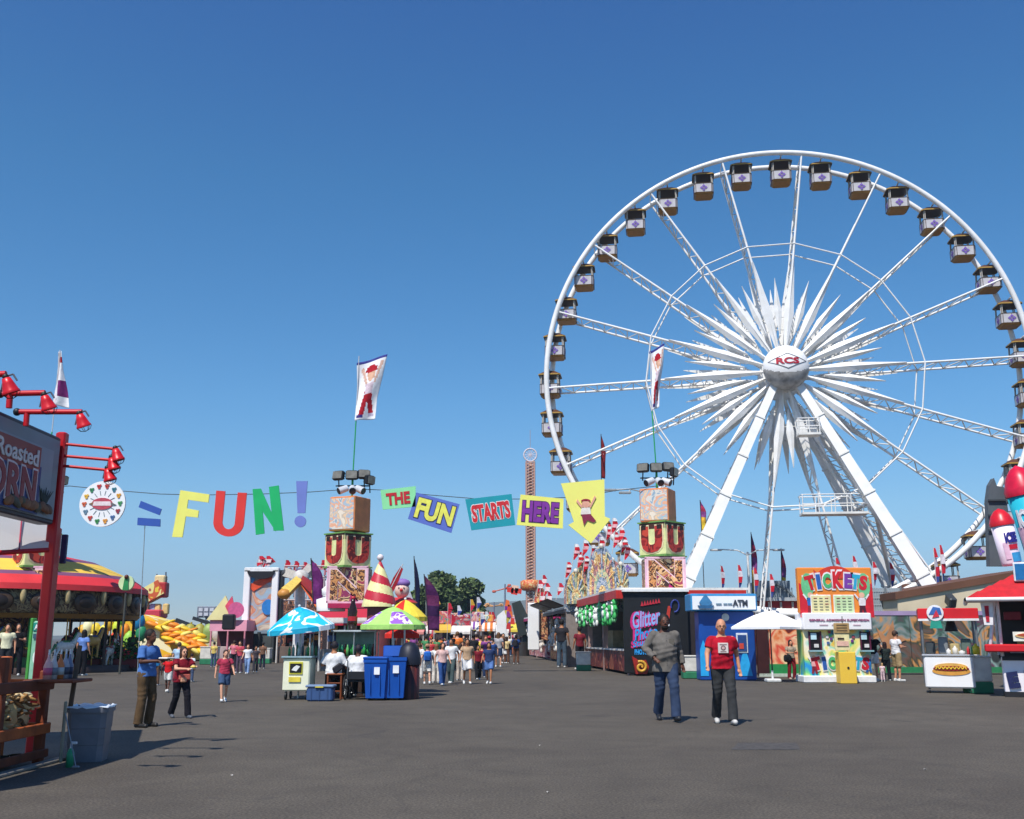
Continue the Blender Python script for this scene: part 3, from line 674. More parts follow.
b.box(((gl+gr)/2, D+2, zt+.7), (gr-gl-.3, 3.6, 1.0), mat('7f8c96', .6, 0, .2, 1)); b.build("roof_frame", T, True)
# ---------------- ticket booth
D = 37.0
l = W(806,678,D).x; r = W(873,678,D).x; zb = W(840,613,D).z; sl_ = W(799,600,D).x; sr = W(873.5,600,D).x; zt = W(836,567.5,D).z; cx = (l+r)/2
T = thing("ticket_booth", "colourful booth with big arched TICKETS sign and ticket windows", "ticket booth", (cx, D+1, 0))
b = MB(); b.bev((cx, D+.45, zb/2+.05), (r-l, .9, zb-.1), mural("carnival", ['2a9ad6','6fcf8a','f0e27a','f3ead2','8fd9c4','f0c24a','3fb56f'], .8, dist=1.0, seed=6, soft=True), .03)
b.build("body", T, True)
b = MB(); b.bev((cx, D+.45, .12), (r-l+.2, 1.1, .24), mat('eeeeea', .5), .03); b.build("base_step", T, True)
zw = W(840,630,D).z
b = MB(); b.bev((cx, D+.35, (zb+zw)/2), (r-l+.06, 1.1, zb-zw), mat('f4f1ee', .5, 0, .04, 2), .03); aw = b.build("awning_band", T, True)
b = MB(); px_text(b, "GENERAL ADMISSION SUPERVISION", 839, 620, 60, 2.2, D-.2, mat('a04a7a', .5), 0, .02, .02, -.02); [b.box((W(x_,625,D).x, D-.215, W(x_,625,D).z), (w_,.01,.035), mat('d9b9c4', .5)) for x_, w_ in ((822,.3),(833,.22),(842,.34),(855,.26))]; b.build("lettering", aw, True)
SC_ = (zt+zb)/2; sw = sr-sl_
b = MB(); b.bev(((sl_+sr)/2, D+.15, SC_), (sw, .3, zt-zb), mat('ee8a34', .5, 0, .12, .9), .03)
b.prism([(0,0),(.0,.0)] if 0 else [(-sw/2+.02,-.95),(-sw/2+.45,-.95),(-sw/2+.3,.1),(-sw/2+.02,.25)], .03, mat('d22432', .5), T=Matrix.Translation(((sl_+sr)/2, D-.01, SC_)))
b.prism([(sw/2-.02,-.95),(sw/2-.02,.25),(sw/2-.3,.1),(sw/2-.5,-.95)], .03, mat('d22432', .5), T=Matrix.Translation(((sl_+sr)/2, D-.01, SC_)))
b.prism([(-.75,.72)]+[(x, z) for x, z in arc(0,.15,.8,.7,140,40,10)]+[(.7,.4),(-.7,.4)], .03, mat('d8402c', .5), T=Matrix.Translation(((sl_+sr)/2, D-.012, SC_)))
for sx in (-1, 1): b.prism([(x, z) for x, z in arc(sx*1.0,.16,.22,.44,0,340,14)], .04, mat('6fc48a', .5), T=Matrix.Translation(((sl_+sr)/2, D-.015, SC_)))
sg = b.build("sign_board", T, True)
b = MB(); cc = [('T','c81f30'),('I','2a5fae'),('C','4fb573'),('K','d0202c'),('E','7a3fa0'),('T','2aa9cc'),('S','cf2434')]
def tick_letters(b, cx, zc, wd, ht, y, arch):
    xs = [-.43,-.29,-.155,.03,.2,.315,.445]; ws = [.16,.07,.13,.17,.13,.14,.13]; rt = [-14,-6,-3,0,4,8,10]
    for (ch, c), u, w0, ro in zip(cc, xs, ws, rt):
        z = zc-arch*(u*2)**2+(.03 if ch == 'K' else 0); hh = ht*(1.15 if ch == 'K' else 1)
        b.text(ch, (cx+u*wd, y+.012, z), w0*wd*1.28, hh*1.22, mat('f5ecec', .5), .012, .09, ry=R(ro)); b.text(ch, (cx+u*wd, y, z), w0*wd*1.02, hh, mat(c, .5), .014, .06, ry=R(ro))
tick_letters(b, (sl_+sr)/2+.03, SC_+.33, 2.15, .52, D-.035, .1); b.build("lettering", sg, True)
b = MB()
for x, c, rows in ((821,'f3e3a8',5), (844,'cfe7b0',5)):
    p = W(x,604,D-.05); b.bev((p.x, D-.03, p.z+.0), (.72,.05,.64), mat('f4f0e4', .5), .01); b.box((p.x, D-.06, p.z), (.66,.02,.58), mat(c, .5))
    for q in range(rows):
        for s in range(3): b.box((p.x-.2+.2*s, D-.075, p.z+.2-.1*q), (.12,.012,.028), mat(random.choice(['7a7a70','a04a4a','5a6a5a']), .5))
b.build("price_boards", T, True)
b = MB()
def toy_figure(b, x, y, s, shirt, trs):
    p = W(x, y, D); b.M = Matrix.Translation((p.x, D-.03, p.z)) @ Matrix.Scale(s, 4)
    b.prism(arc(0,.34,.11,.11,0,340,12), .03, mat('f0b99a', .5)); b.prism([(-.12,-.06),(.12,-.06),(.15,.24),(-.15,.24)], .03, mat(shirt, .5)); b.prism([(-.14,-.4),(-.03,-.4),(0,-.15),(.05,-.4),(.16,-.4),(.1,-.06),(-.1,-.06)], .03, mat(trs, .5)); b.prism([(-.3,.36),(-.26,.4),(-.1,.2),(-.14,.14)], .03, mat('f3ece9', .5)); b.prism([(.3,.36),(.14,.14),(.1,.2),(.26,.4)], .03, mat('f3ece9', .5))
    b.M = Matrix.Identity(4)
toy_figure(b, 810.5, 604, .9, '2a6ab8', '8a2430'); b.build("printed_figure", sg, True); b = MB(); toy_figure(b, 862, 604, .9, 'f0e6e6', '4a1a2a'); b.build("printed_figure", sg, True)
for x0, x1 in ((809.5,820), (861,869)):
    f_ = MB(); p0, p1 = W(x0,650,D), W(x1,632,D); xc = (p0.x+p1.x)/2; zc = (p0.z+p1.z)/2; f_.box((xc, D+.0, zc), (p1.x-p0.x, .06, p1.z-p0.z), mat('1c1418', .3, 0, .1, 2))
    wn = None
    fo = f_.build("ticket_window", T, True)
    q = MB(); 
    for dx in (-1, 1): q.box((xc+dx*(p1.x-p0.x)/2, D-.04, zc), (.05,.04,p1.z-p0.z+.05), mat('5a1f3a', .5))
    q.box((xc, D-.12, p0.z-.03), (p1.x-p0.x+.1,.26,.05), mat('8fb5bd', .4)); q.build("frame", fo, True)
    q = MB(); q.box((xc-.05, D-.06, zc+.16), (.2,.02,.22), mat('bfe0ea', .4)); q.box((xc+.03, D-.06, zc-.16), (.16,.02,.12), mat('d9d4d0', .4)); q.build("notice", fo, True)
b = MB(); rnd = random.Random(4)
for x, y in ((829,632),(827,637),(831,639),(828,643),(833,633),(853,637),(852,641)): b.bev((W(x,y,D).x, D-.03, W(x,y,D).z), (.1,.03,.1), mat(rnd.choice(['6a3a8a','a04a5a','e0d9e0','4a6aa0']), .5), .01)
tw = W(839,664,D); tick_letters(b, tw.x+.05, tw.z+.03, 1.95, .44, D-.04, .02); b.build("front_lettering", T, True); b = MB(); toy_figure(b, 814, 665, .72, 'f0a9a9', '8a2430'); b.build("printed_figure", T, True); b = MB(); toy_figure(b, 868, 664, .72, '2a7ac0', '2a5aa0')
b.build("printed_figure", T, True)
# yellow stand in front
D = 36.2; T = thing("ticket_lectern", "yellow ticket collection stand with cardboard notice in front of the ticket booth", "stand", W(846.5,681,D))
l, r = W(838.5,645,D).x, W(855,645,D).x; zt = W(846,652,D).z
b = MB(); b.bev(((l+r)/2, D+.25, zt/2), (r-l,.5,zt), mat('f2c445', .5, 0, .06, 2), .02); b.build("cabinet", T, True)
b = MB(); b.cyl(((l+r)/2, D-.02, zt*.5), ((l+r)/2, D+.02, zt*.5), .04, mat('2a2520', .5), n=10); b.build("lock", T, True)
b = MB(); p = W(842.5,637,D); b.bev((p.x, D+.1, p.z), (.5,.1,.9), mat('f1dfa6', .6), .01); b.bev((p.x, D+.04, p.z+.3), (.52,.05,.34), mat('b3925e', .7, 0, .2, 4), .01)
for q in range(3): b.box((p.x, D+.01, p.z+.4-.09*q), (.36,.012,.03), mat('6a5538', .6))
b.box((p.x-.05, D+.03, p.z-.05), (.22,.02,.05), mat('3a2a20', .5)); b.box((p.x, D+.03, p.z-.22), (.4,.02,.16), mat('e9b9a3', .5)); b.cyl((p.x+.06,D+.1,p.z+.4),(p.x+.06,D+.1,p.z+.7), .015, mat('4a4038', .5)); b.build("notice", T, True)
# ---------------- fences and building to the right
D = 52; T = thing("mesh_fence", "tall grey chain link fence panel right of the tickets sign", "fence", W(888,660,D)); l, r = W(873,645,D).x, W(905,645,D).x; zt = W(888,588,D).z
b = MB(); b.box(((l+r)/2, D+.05, zt/2), (r-l,.03,zt), mat('9aa6ac', .6, 0, .1, 1)); nn = 14
for k in range(nn+1): x = l+(r-l)*k/nn; b.cyl((x,D,0),(x,D,zt), .02, mat('c3c9cb', .4, .4), n=4)
for k in range(12): z = zt*(k+.5)/12; b.cyl((l,D,z),(r,D,z), .015, mat('c3c9cb', .4, .4), n=4)
b.build("mesh_panel", T, True)
b = MB()
for x in (l, (l+r)/2, r): b.cyl((x,D-.05,0),(x,D-.05,zt+.1), .05, mat('8d9496', .4, .5), n=6)
b.build("posts", T, True)
D = 50; T = thing("shed_building", "tan building with sloping brown roof edge behind the hot dog cart", "building", W(940,640,D+3)); l = W(899,620,D).x; r = W(1060,620,D).x
b = MB(); za, zb_ = W(899,599,D).z, W(985,584,D).z
sl2 = (zb_-za)/(W(985,600,D).x-l); zr_ = za+sl2*(r-l)
vs = [(l,D,0),(r,D,0),(r,D,zr_),(l,D,za),(l,D+7,0),(r,D+7,0),(r,D+7,zr_),(l,D+7,za)]
b.add(vs, [(0,1,2,3),(5,4,7,6),(4,0,3,7),(1,5,6,2)], mat('d2c3a4', .75, 0, .1, .7)); b.build("wall", T, True)
b = MB(); o_ = .12; vs = [(l-o_,D-o_,za-sl2*o_),(r,D-o_,zr_),(r,D+7.4,zr_),(l-o_,D+7.4,za-sl2*o_)]; vs2 = [(x,y,z+.32) for x,y,z in vs]
b.add(vs+vs2, [(3,2,1,0),(4,5,6,7),(0,1,5,4),(1,2,6,5),(2,3,7,6),(3,0,4,7)], mat('6a4632', .7, 0, .15, 1)); b.build("roof", T, True)
b = MB(); p = W(946,597,D); b.bev((p.x, D-.5, p.z-.2), (.35,.6,.5), mat('3a3f42', .5), .05, RX(R(30))); b.cyl((p.x,D,p.z+.1),(p.x,D-.5,p.z-.1), .04, mat('3a3f42', .5)); b.build("floodlight", T, True)
D = 45; T = thing("mural_fence", "long dark mural fence with swirling colours behind the people at the ticket booth", "mural fence", W(925,670,D)); l, r = W(874,645,D).x, W(1060,645,D).x; zt = W(900,615,D).z
mm = mural("swirl", ['26302c','4f5a54','6a4a3a','34402f','c98a4a','7f8a86','3a5a4a','5e2f46','8aa39a','2c2f2c'], .55, dist=2.2, seed=11, detail=3, soft=True)
for k in range(5):
    xa, xb = l+(r-l)*k/5, l+(r-l)*(k+1)/5; b = MB(); b.box(((xa+xb)/2, D+.06, zt/2+.12), (xb-xa-.03,.08,zt-.25), mm); b.box(((xa+xb)/2, D+.02, .2), (xb-xa,.12,.24), mat('2a7a4a', .6)); b.build("painted_panel", T, True)
b = MB(); b.box(((l+r)/2, D+.06, zt+.08), (r-l,.14,.18), mat('a58fb0', .6, 0, .15, .8)); b.build("top_rail", T, True)
# gold star shape painted on the fence
b = MB(); board(b, [(881,640),(876,627),(886,637),(893,620),(895,634),(906,640),(894,645),(891,655),(886,647)], D-.02, .02, mat('b57f55', .6, 0, .2, 2)); b.build("painted_star", T, True)
# red menu stand
D = 35; T = thing("menu_counter", "small stand with red fascia and round emblem sign behind the hot dog cart", "food stand", W(948,676,D)); l, r = W(920,645,D).x, W(976,645,D).x
z1_, z0 = W(948,608.5,D).z, W(948,619,D).z
b = MB(); b.bev(((l+r)/2, D+.8, (z0+z1_)/2), (r-l, 1.8, z1_-z0), mat('d01f27', .45, 0, .08, 2), .02); b.box(((l+r)/2, D-.1, z0-.03), (r-l,.06,.07), mat('f2ecea', .5)); b.build("fascia", T, True)
b = MB()
for x in (l+.1, r-.1):
    for y in (D+.1, D+1.5): b.cyl((x,y,0),(x,y,z0), .04, mat('8a8d8f', .4, .5), n=6)
b.build("posts", T, True)
b = MB(); p = W(936,613,D-.2); b.cyl((p.x,D-.12,p.z),(p.x,D-.2,p.z), .26, mat('f0eef0', .5), n=20); b.prism([(-.2,-.05),(.2,-.05),(.16,.16),(-.05,.2)], .02, mat('3a6ab0', .5), T=Matrix.Translation((p.x,D-.21,p.z))); b.prism([(-.1,-.16),(.12,-.12),(.04,.1)], .02, mat('d03040', .5), T=Matrix.Translation((p.x,D-.22,p.z))); b.prism([(-.2,-.5),(.2,-.5),(.14,-.24),(-.14,-.24)], .06, mat('2a9a84', .5), T=Matrix.Translation((p.x,D-.16,p.z))); b.build("emblem_sign", T, True)
b = MB(); b.bev(((l+r)/2, D+.8, .5), (r-l-.2, 1.2, 1.0), mat('c9c4b9', .5, 0, .2, 3), .02)
for k, (x, c, h_) in enumerate(((-.6,'4a4f52',.4), (-.2,'8a8f92',.55), (.15,'c9b27a',.35), (.5,'6a7a70',.5))): b.bev(((l+r)/2+x, D+.5, 1.0+h_/2), (.3,.3,h_), mat(c, .4, .2), .03)
b.build("serving_counter", T, True)
b = MB(); b.cyl(((l+r)/2+.1, D+.6, z0-.02), ((l+r)/2+.1, D+.6, z0-.4), .1, mat('2b2d2f', .5), .22, n=10); b.build("hanging_heater", T, True)
# hot dog cart
D = 30.2; l, r = W(926,688,D).x, W(972,688,D).x; zt = W(950,656,D).z
T = thing("hot_dog_cart", "white service cart with a hot dog painted on its front", "food cart", ((l+r)/2, D+.4, 0))
b = MB(); b.bev(((l+r)/2, D+.4, (zt+.14)/2), (r-l,.8,zt-.14), mat('f2f0ec', .4, 0, .05, 2), .04); b.bev(((l+r)/2, D+.4, zt+.02), (r-l+.08,.86,.05), mat('c9ccce', .3, .5), .015); b.build("body", T, True)
for x in (l+.1, r-.1):
    for y in (D+.1, D+.7): w_ = MB(); w_.cyl((x-.03,y,.07),(x+.03,y,.07), .07, mat('26282a', .6), n=12); w_.build("caster", T, True)
b = MB(); c = W(949,669,D); b.M = Matrix.Translation((c.x, D-.01, c.z))
b.prism([(x, z) for x, z in arc(0,-.05,.5,.12,0,350,20)], .02, mat('d99a3f', .5)); b.prism([(x, z) for x, z in arc(0,.06,.44,.11,0,350,20)], .03, mat('e0ad55', .5)); b.prism([(x, z) for x, z in arc(0,.02,.47,.07,0,350,20)], .045, mat('8a1f18', .45))
b.tube([(-.4+.05*k, -.03, .03+(.04 if k % 2 else -.03)) for k in range(17)], .018, mat('f0c23a', .5), 5); b.M = Matrix.Identity(4); b.build("hot_dog_picture", T, True)
for k, (x, c, h_, r_) in enumerate(((943,'e8e4dc',.16,.06),(949,'d9d2c4',.24,.07),(955,'c9c9c4',.12,.09),(961,'c22a2a',.22,.045),(965,'2a8a4a',.26,.045),(968,'f0cc2a',.3,.1))):
    p = W(x,655,D+.3); bt = MB(); bt.lathe([(.001,0),(r_,0),(r_,h_*.7),(r_*.4,h_*.85),(r_*.35,h_),(.001,h_)], mat(c, .35), 12, c=(p.x, D+.3, zt+.046))
    tag(bt.build("condiment_jar"), {0:"small off white tub",1:"tall beige tub",2:"wide pale grey tub",3:"red squeeze bottle",4:"green squeeze bottle",5:"fat yellow jar"}[k]+" on top of the hot dog cart", "jar", "jars on the hot dog cart")
# ---------------- white and green boxes
def wg_box(px, py, D, label, w_=.95, h_=.95, d_=.6):
    p = W(px, py, D); T = thing("planter_box", label, "planter box", (p.x, D+d_/2, 0), 0, "white boxes with green bases")
    b = MB(); b.bev((p.x, D+d_/2, h_*.66), (w_, d_, h_*.68), mat('d9d6cc', .6, 0, .12, 4), .03); b.bev((p.x, D+d_/2, h_+.0), (w_+.06,d_+.06,.06), mat('cfccc2', .6), .02); b.build("panel", T, True)
    b = MB(); b.bev((p.x, D+d_/2, h_*.16), (w_+.02, d_+.02, h_*.32), mat('2a7a55', .6, 0, .15, 3), .03); b.build("base", T, True)
wg_box(983, 690, 29.8, "white box with green base between the hot dog cart and the red roofed stand", .62, 1.0)
wg_box(692, 678, 40.5, "white box with green base left of the blue kiosk", .62, .84)
wg_box(584, 668, 50, "white box with green base at the foot of the prize booths", .66, .86)
wg_box(108, 668, 51, "white box with green base left of the flowers at the carousel", .6, .8)
wg_box(208, 662, 62, "white box with green base behind the woman in the pink top", 1.0, 1.0)
wg_box(262, 661, 64, "white box with green base below the white framed tall sign", .9, .9)
# ---------------- red roofed drinks stand
D = 28.5; l = W(992,690,D).x; r = l+4.2; ze = W(985,599,D).z; zr_ = W(1005,568,D+.9).z
T = thing("drinks_stand", "drinks stand with red shingled roof, red counter and pink lettered front at the right edge", "food stand", ((l+r)/2, D+1.4, 0))
b = MB(); b.bev(((l+r)/2, D+.45, .55), (r-l, .9, .95), mat('f2e9ee', .5, 0, .05, 2), .02); b.box(((l+r)/2, D+.45, .07), (r-l+.04,.94,.14), mat('1d1d20', .6)); b.box(((l+r)/2, D-.01, .99), (r-l,.03,.1), mat('24262a', .6)); bd = b.build("lower_front", T, True)
b = MB(); b.prism([(-.1,-.45),(.75,-.45),(1.6,.35),(.8,.4)], .02, mat('e05a94', .5), T=Matrix.Translation((l+.6,D-.02,.62))); b.prism([(1.6,-.45),(2.4,-.45),(3.2,.4),(2.2,.4)], .02, mat('e0448a', .5), T=Matrix.Translation((l+.6,D-.02,.62)))
for k, s in enumerate("EEEE"): 
    b.text("E", (l+.22+.42*k, D-.05, .44+.05*(k % 2)), .28, .42, mat('1d2350', .5), .03, .08, ry=R(-8+5*k))
b.build("lettering", bd, True)
b = MB(); zc = W(990,648,D-.3).z; b.bev(((l+r)/2-.15, D-.02, zc), (r-l+.5,.75,.2), mat('cc1c25', .4, 0, .06, 2), .03); b.build("counter", T, True)
b = MB()
for x, y in ((l-.3,D-.1), (l+.02,D+.1), (l+.02,D+2.5), (r,D+.1), (r,D+2.5), (l+1.6,D+.1)): b.cyl((x,y,1.05), (x+(.25 if x < l else 0), y, ze), .045, mat('d9d9dc', .35, .3), n=8)
b.build("posts", T, True)
b = MB(); b.box(((l+r)/2, D+2.5, 1.9), (r-l,.08,1.9), mat('1c1b1e', .5, 0, .3, 3)); rn = random.Random(3)
for k in range(14): b.bev((l+.3+rn.random()*3.4, D+2.2, 1.2+rn.random()*1.2), (.2+.3*rn.random(),.2,.15+.3*rn.random()), mat(rn.choice(['7a4a3a','a9a9ac','4a3a2a','b98a4a','8a2a3a']), .5), .02)
b.build("interior", T, True)
b = MB(); b.prism([(x, z) for x, z in arc(0,0,.55,.08,0,350,16)], .03, mat('e0b070', .5), T=Matrix.Translation((l+.9,D-.42,zc+.32))); b.prism([(x, z) for x, z in arc(0,.02,.5,.05,0,350,16)], .05, mat('b04a2a', .5), T=Matrix.Translation((l+.9,D-.42,zc+.32))); b.box((l+.9,D-.4,zc+.3), (1.2,.02,.24), mat('f0ead9', .5)); b.build("menu_strip", T, True)
# hip roof with shingle courses
RR = mat('c4141f', .6, 0, .15, 5, bump=.3); b = MB(); x0, x1 = l-.75, r+.6; y0, y1 = D-.65, D+3.2; rx0 = W(1003,568,D+.9).x; yr = (y0+y1)/2
ns = 6
for k in range(ns):
    f0, f1 = k/ns, (k+1)/ns; z0_, z1_ = ze+(zr_-ze)*f0, ze+(zr_-ze)*f1+.04
    A = lambda f: (x0+(rx0-x0)*f, y0+(yr-.6-y0)*f, x1, y1+(yr+.6-y1)*f)
    a, c = A(f0), A(f1)
    lo = [(a[0],a[1],z0_),(a[2],a[1],z0_),(a[2],a[3],z0_),(a[0],a[3],z0_)]; hi = [(c[0],c[1],z1_),(c[2],c[1],z1_),(c[2],c[3],z1_),(c[0],c[3],z1_)]
    b.add(lo+hi, [(0,1,5,4),(3,0,4,7),(1,2,6,5),(2,3,7,6)]+([(4,5,6,7)] if k == ns-1 else []), RR)
b.add([(x0,y0,ze-.01),(x1,y0,ze-.01),(x1,y1,ze-.01),(x0,y1,ze-.01)], [(3,2,1,0)], mat('d9d0cc', .6)); b.build("roof", T, True)
b = MB(); b.tube([(x0,y0,ze-.04),(x1,y0,ze-.04)], .06, mat('f2f0ee', .5), 6); b.tube([(x0,y0,ze-.04),(x0,y1,ze-.04)], .06, mat('f2f0ee', .5), 6); b.build("roof_trim", T, True)
b = MB(); p = W(1013,573,D-.2); b.bev((p.x, D-.1, p.z), (.62,.1,.5), mat('e9f0f4', .4), .02); b.box((p.x,D-.16,p.z), (.54,.02,.42), mat('1f6ea8', .4)); b.build("blue_sign", T, True)
T2_ = thing("hanging_pennant", "white and red cloth pennant hanging at the left corner of the red roofed stand", "pennant", W(980,606,D-.4)); b = MB(); board(b, [(975,603),(979,625),(987,625),(986,602)], D-.4, .015, cloth('efe6e6', .1)); board(b, [(979,606),(981,622),(984,622),(983,606)], D-.42, .01, cloth('c23040')); b.build("cloth", T2_, True)
def turn(objs, piv, a):
    Mr = Matrix.Translation(piv) @ Matrix.Rotation(a, 4, 'Z') @ Matrix.Translation(-Vector(piv))
    for o in objs:
        M2 = Mr @ (Matrix.Translation(o.location) @ o.rotation_euler.to_matrix().to_4x4()); o.location = M2.translation; o.rotation_euler = M2.to_euler()
turn([T, T2_] if 0 else [o for o in COL.objects if o.parent is None and o.get('label','').startswith(('drinks stand','white and red cloth'))], (x0, y0, 0), R(-23))
hc = [o for o in COL.objects if o.parent is None and (o.get('label','').startswith('white service cart') or o.get('group') == 'jars on the hot dog cart')]
p_ = W(926,688,30.2); turn(hc, (p_.x, p_.y, 0), R(-21))
p_ = W(920,645,35); turn([o for o in COL.objects if o.get('label','').startswith('small stand with red fascia')], (p_.x, p_.y, 0), R(-20))
# inflatable cup on the roof
def cup(px, pyb, pyt, D, label, tilt, body, lid, wpx, tcol, word, extra=None):
    p = W(px, pyb, D); h = W(px, pyt, D).z-p.z; r_ = pxs(wpx/2, D)
    T = thing("inflatable_cup", label, "inflatable", p, 0)
    b = MB(); b.M = Matrix.Translation(p) @ Matrix.Rotation(tilt, 4, 'Y')
    sv = b.M
    b.lathe([(.01,0),(r_*.8,.02),(r_*.84,.1),(r_,h*.71),(.01,h*.71)], mat(body, .35, 0, .05, 2), 24); o = b.build("cup_body", T, True)
    b = MB(); b.M = sv; b.lathe([(r_*1.08,h*.7),(r_*1.1,h*.75),(r_*1.0,h*.79),(r_*.82,h*.88),(r_*.45,h*.96),(.01,h)], mat(lid, .35), 24); b.build("lid", T, True)
    b = MB(); b.M = sv @ Matrix.Rotation(R(6 if extra is None else extra), 4, 'Z')
    v, f = text_geo(word, .06); rr_ = r_*1.0; q6_ = 1.25
    b.add([Vector((math.sin(q.x*1.2)*(rr_*.965+q.z*.04), -math.cos(q.x*1.2)*(rr_*.965+q.z*.04), h*.48+q.y*h*.18)) for q in v], f, mat(tcol, .5))
    for (a0, a1, zz0, zz1, c) in ((-.4,.5,.28,.36,'c8203a'), (-.3,.9,.06,.22,'3aa5dc'), (-.9,-.4,.12,.4,'f2c9dc')):
        n = 6
        for k in range(n):
            t0, t1 = a0+(a1-a0)*k/n, a0+(a1-a0)*(k+1)/n; q = r_*.94+.02
            ra, rb = r_*(.84+.16*zz0/.66)+.015, r_*(.84+.16*zz1/.66)+.015
            b.add([(math.sin(t0)*ra,-math.cos(t0)*ra,h*zz0),(math.sin(t1)*ra,-math.cos(t1)*ra,h*zz0),(math.sin(t1)*rb,-math.cos(t1)*rb,h*zz1),(math.sin(t0)*rb,-math.cos(t0)*rb,h*zz1)], [(0,1,2,3)], mat(c, .4))
    b.build("lettering", T, True)
    return T
cup(1012, 566, 508, 29.6, "smaller inflatable drink cup with red lid standing on the red roof", R(-8), 'f1dfe8', 'd01c2a', 21, '2a2a8a', "ICEE")
cup(1044, 566, 464, 30.6, "larger inflatable drink cup with crimson lid, cut off by the right edge of the photo", R(-10), '2ab0c4', 'd0183a', 31, 'e9eef4', "ICEE", -38)
T = thing("grey_panel", "tall dark grey ribbed panel with pointed corners behind the inflatable cups", "panel", W(999,566,31.6))
b = MB(); board(b, [(990,566),(988,500),(990,485),(994,478),(997,486),(1004,487),(1007,500),(1010,566)], 31.6, .25, mat('5a6166', .6, 0, .12, 2)); 
for y in (500, 515, 530): b.box((W(998,y,31.5).x, 31.55, W(998,y,31.5).z), (.55,.06,.05), mat('3f4549', .6))
b.build("panel", T, True)
# ---------------- generic midway pieces
def flagpole(T, x, y, z0, z1, cols, w_=.35, h_=1.0, lean=0, b=None):
    m_ = b or MB(); m_.cyl((x,y,z0), (x+lean,y,z1), .022, mat('c9c9c4', .4), n=5)
    n = len(cols)
    for k, c in enumerate(cols):
        za, zb = z1-h_*k/n, z1-h_*(k+1)/n; f = lambda q: w_*math.sin(math.pi*min(.95, .15+.8*q))
        qa, qb = k/n, (k+1)/n
        xa = x+lean*(za-z0)/(z1-z0); m_.prism([(0,zb-za),(f(qb),zb-za),(f(qa),0),(0,0)], .02, cloth(c), T=Matrix.Translation((xa+.02,y,za)) @ Matrix.Rotation(random.uniform(-.5,.5),4,'Z'))
    return m_
def roof_flag(px, py0, py1, D, label, cols, group="small flags on the booth roofs", w_=.3, lean=.1, z0=None):
    p = W(px, py0, D); q = W(px, py1, D); b = flagpole(None, p.x, D, p.z, q.z, cols, w_, (q.z-p.z)*.72, lean)
    o = b.build("flag"); tag(o, label, "flag", group); return o
def feather(px, pyb, pyt, wpx, D, col, label, lean=0, pat=None, curve=.15):
    p = W(px, pyb, D); q = W(px+lean, pyt, D); T = thing("feather_flag", label, "feather flag", (p.x, D, 0), 0, None); wd = pxs(wpx, D); H = q.z
    b = MB(); n = 14; pts = []
    z0 = p.z if pyb < 638 else .05
    for k in range(n+1):
        t = k/n; pts.append(Vector((p.x+(q.x-p.x)*t**1.6, D, .02+(H-.02)*t)))
    b.tube(pts, .025, mat('3a3a3c', .5), 5); b.build("pole", T, True)
    b = MB(); nz = 16; vv = []
    for k in range(nz+1):
        t = k/nz; z = z0+(H-z0)*t; tt = (z-.02)/(H-.02); xx = p.x+(q.x-p.x)*tt**1.6; ww = wd*(math.sin(min(1, (1-t)*2.2)*math.pi/2))*(1-.25*(1-t)); b.v += [Vector((xx+.02, D+.02*math.sin(k), z)), Vector((xx+ww*.55, D+.07*math.sin(k*.9), z-.02)), Vector((xx+ww, D-.05*math.sin(k*.8), z-.05))]
    for k in range(nz):
        for j in range(2):
            c = pat[(k*len(pat))//nz] if pat else col; a = k*3+j; b.f.append((a,a+1,a+4,a+3)); b.i.append(b.mi(cloth(c))); b.sm.append(True)
    o = b.build("sail", T, True); s_ = o.modifiers.new("t", 'SOLIDIFY'); s_.thickness = .01
    return T
# ---------------- hanging-prize booth row on the right of the path
def row_x(D): return 4.85-(D-45)*.0715
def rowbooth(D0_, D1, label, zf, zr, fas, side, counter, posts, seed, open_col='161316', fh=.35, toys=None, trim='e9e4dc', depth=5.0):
    """booth whose open front faces the path (towards -x)"""
    xm = (row_x(D0_)+row_x(D1))/2; T = thing("prize_booth", label, "booth", (xm+depth/2, (D0_+D1)/2, 0), 0, "prize booths along the right of the path")
    def Q(u, D, z): return Vector((row_x(D)+u, D, z))
    b = MB()
    v = [Q(.1,D0_,0),Q(.1,D1,0),Q(.1,D1,1.0),Q(.1,D0_,1.0)]
    def slab(b, u0, u1, Da, Db, z0, z1, m):
        vs = [Q(u0,Da,z0),Q(u1,Da,z0),Q(u1,Db,z0),Q(u0,Db,z0),Q(u0,Da,z1),Q(u1,Da,z1),Q(u1,Db,z1),Q(u0,Db,z1)]
        b.add(vs, [(0,3,2,1),(4,5,6,7),(0,1,5,4),(1,2,6,5),(2,3,7,6),(3,0,4,7)], m)
    slab(b, 0, .7, D0_+.02, D1-.02, .12, .98, counter); slab(b, -.06, .8, D0_, D1, .98, 1.05, mat(trim, .5)); b.build("counter", T, True)
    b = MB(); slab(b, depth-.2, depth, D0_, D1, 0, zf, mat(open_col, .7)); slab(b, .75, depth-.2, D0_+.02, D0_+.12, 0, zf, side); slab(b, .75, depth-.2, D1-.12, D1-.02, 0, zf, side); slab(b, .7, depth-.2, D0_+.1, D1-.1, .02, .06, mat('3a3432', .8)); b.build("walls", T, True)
    b = MB(); slab(b, -.5, depth+.1, D0_-.1, D1+.1, zf+fh, zf+fh+.1, mat(trim, .6)); slab(b, -.52, -.4, D0_-.12, D1+.12, zf, zf+fh, fas); slab(b, -.4, depth, D0_-.1, D0_, zf, zf+fh, fas); slab(b, -.4, depth, D1, D1+.1, zf, zf+fh, fas); b.build("fascia", T, True)
    b = MB()
    for D in posts: slab(b, -.02, .2, D-.14, D+.14, 0, zf, mat('b08f85', .6, 0, .2, 2))
    b.build("posts", T, True)
    return T, slab
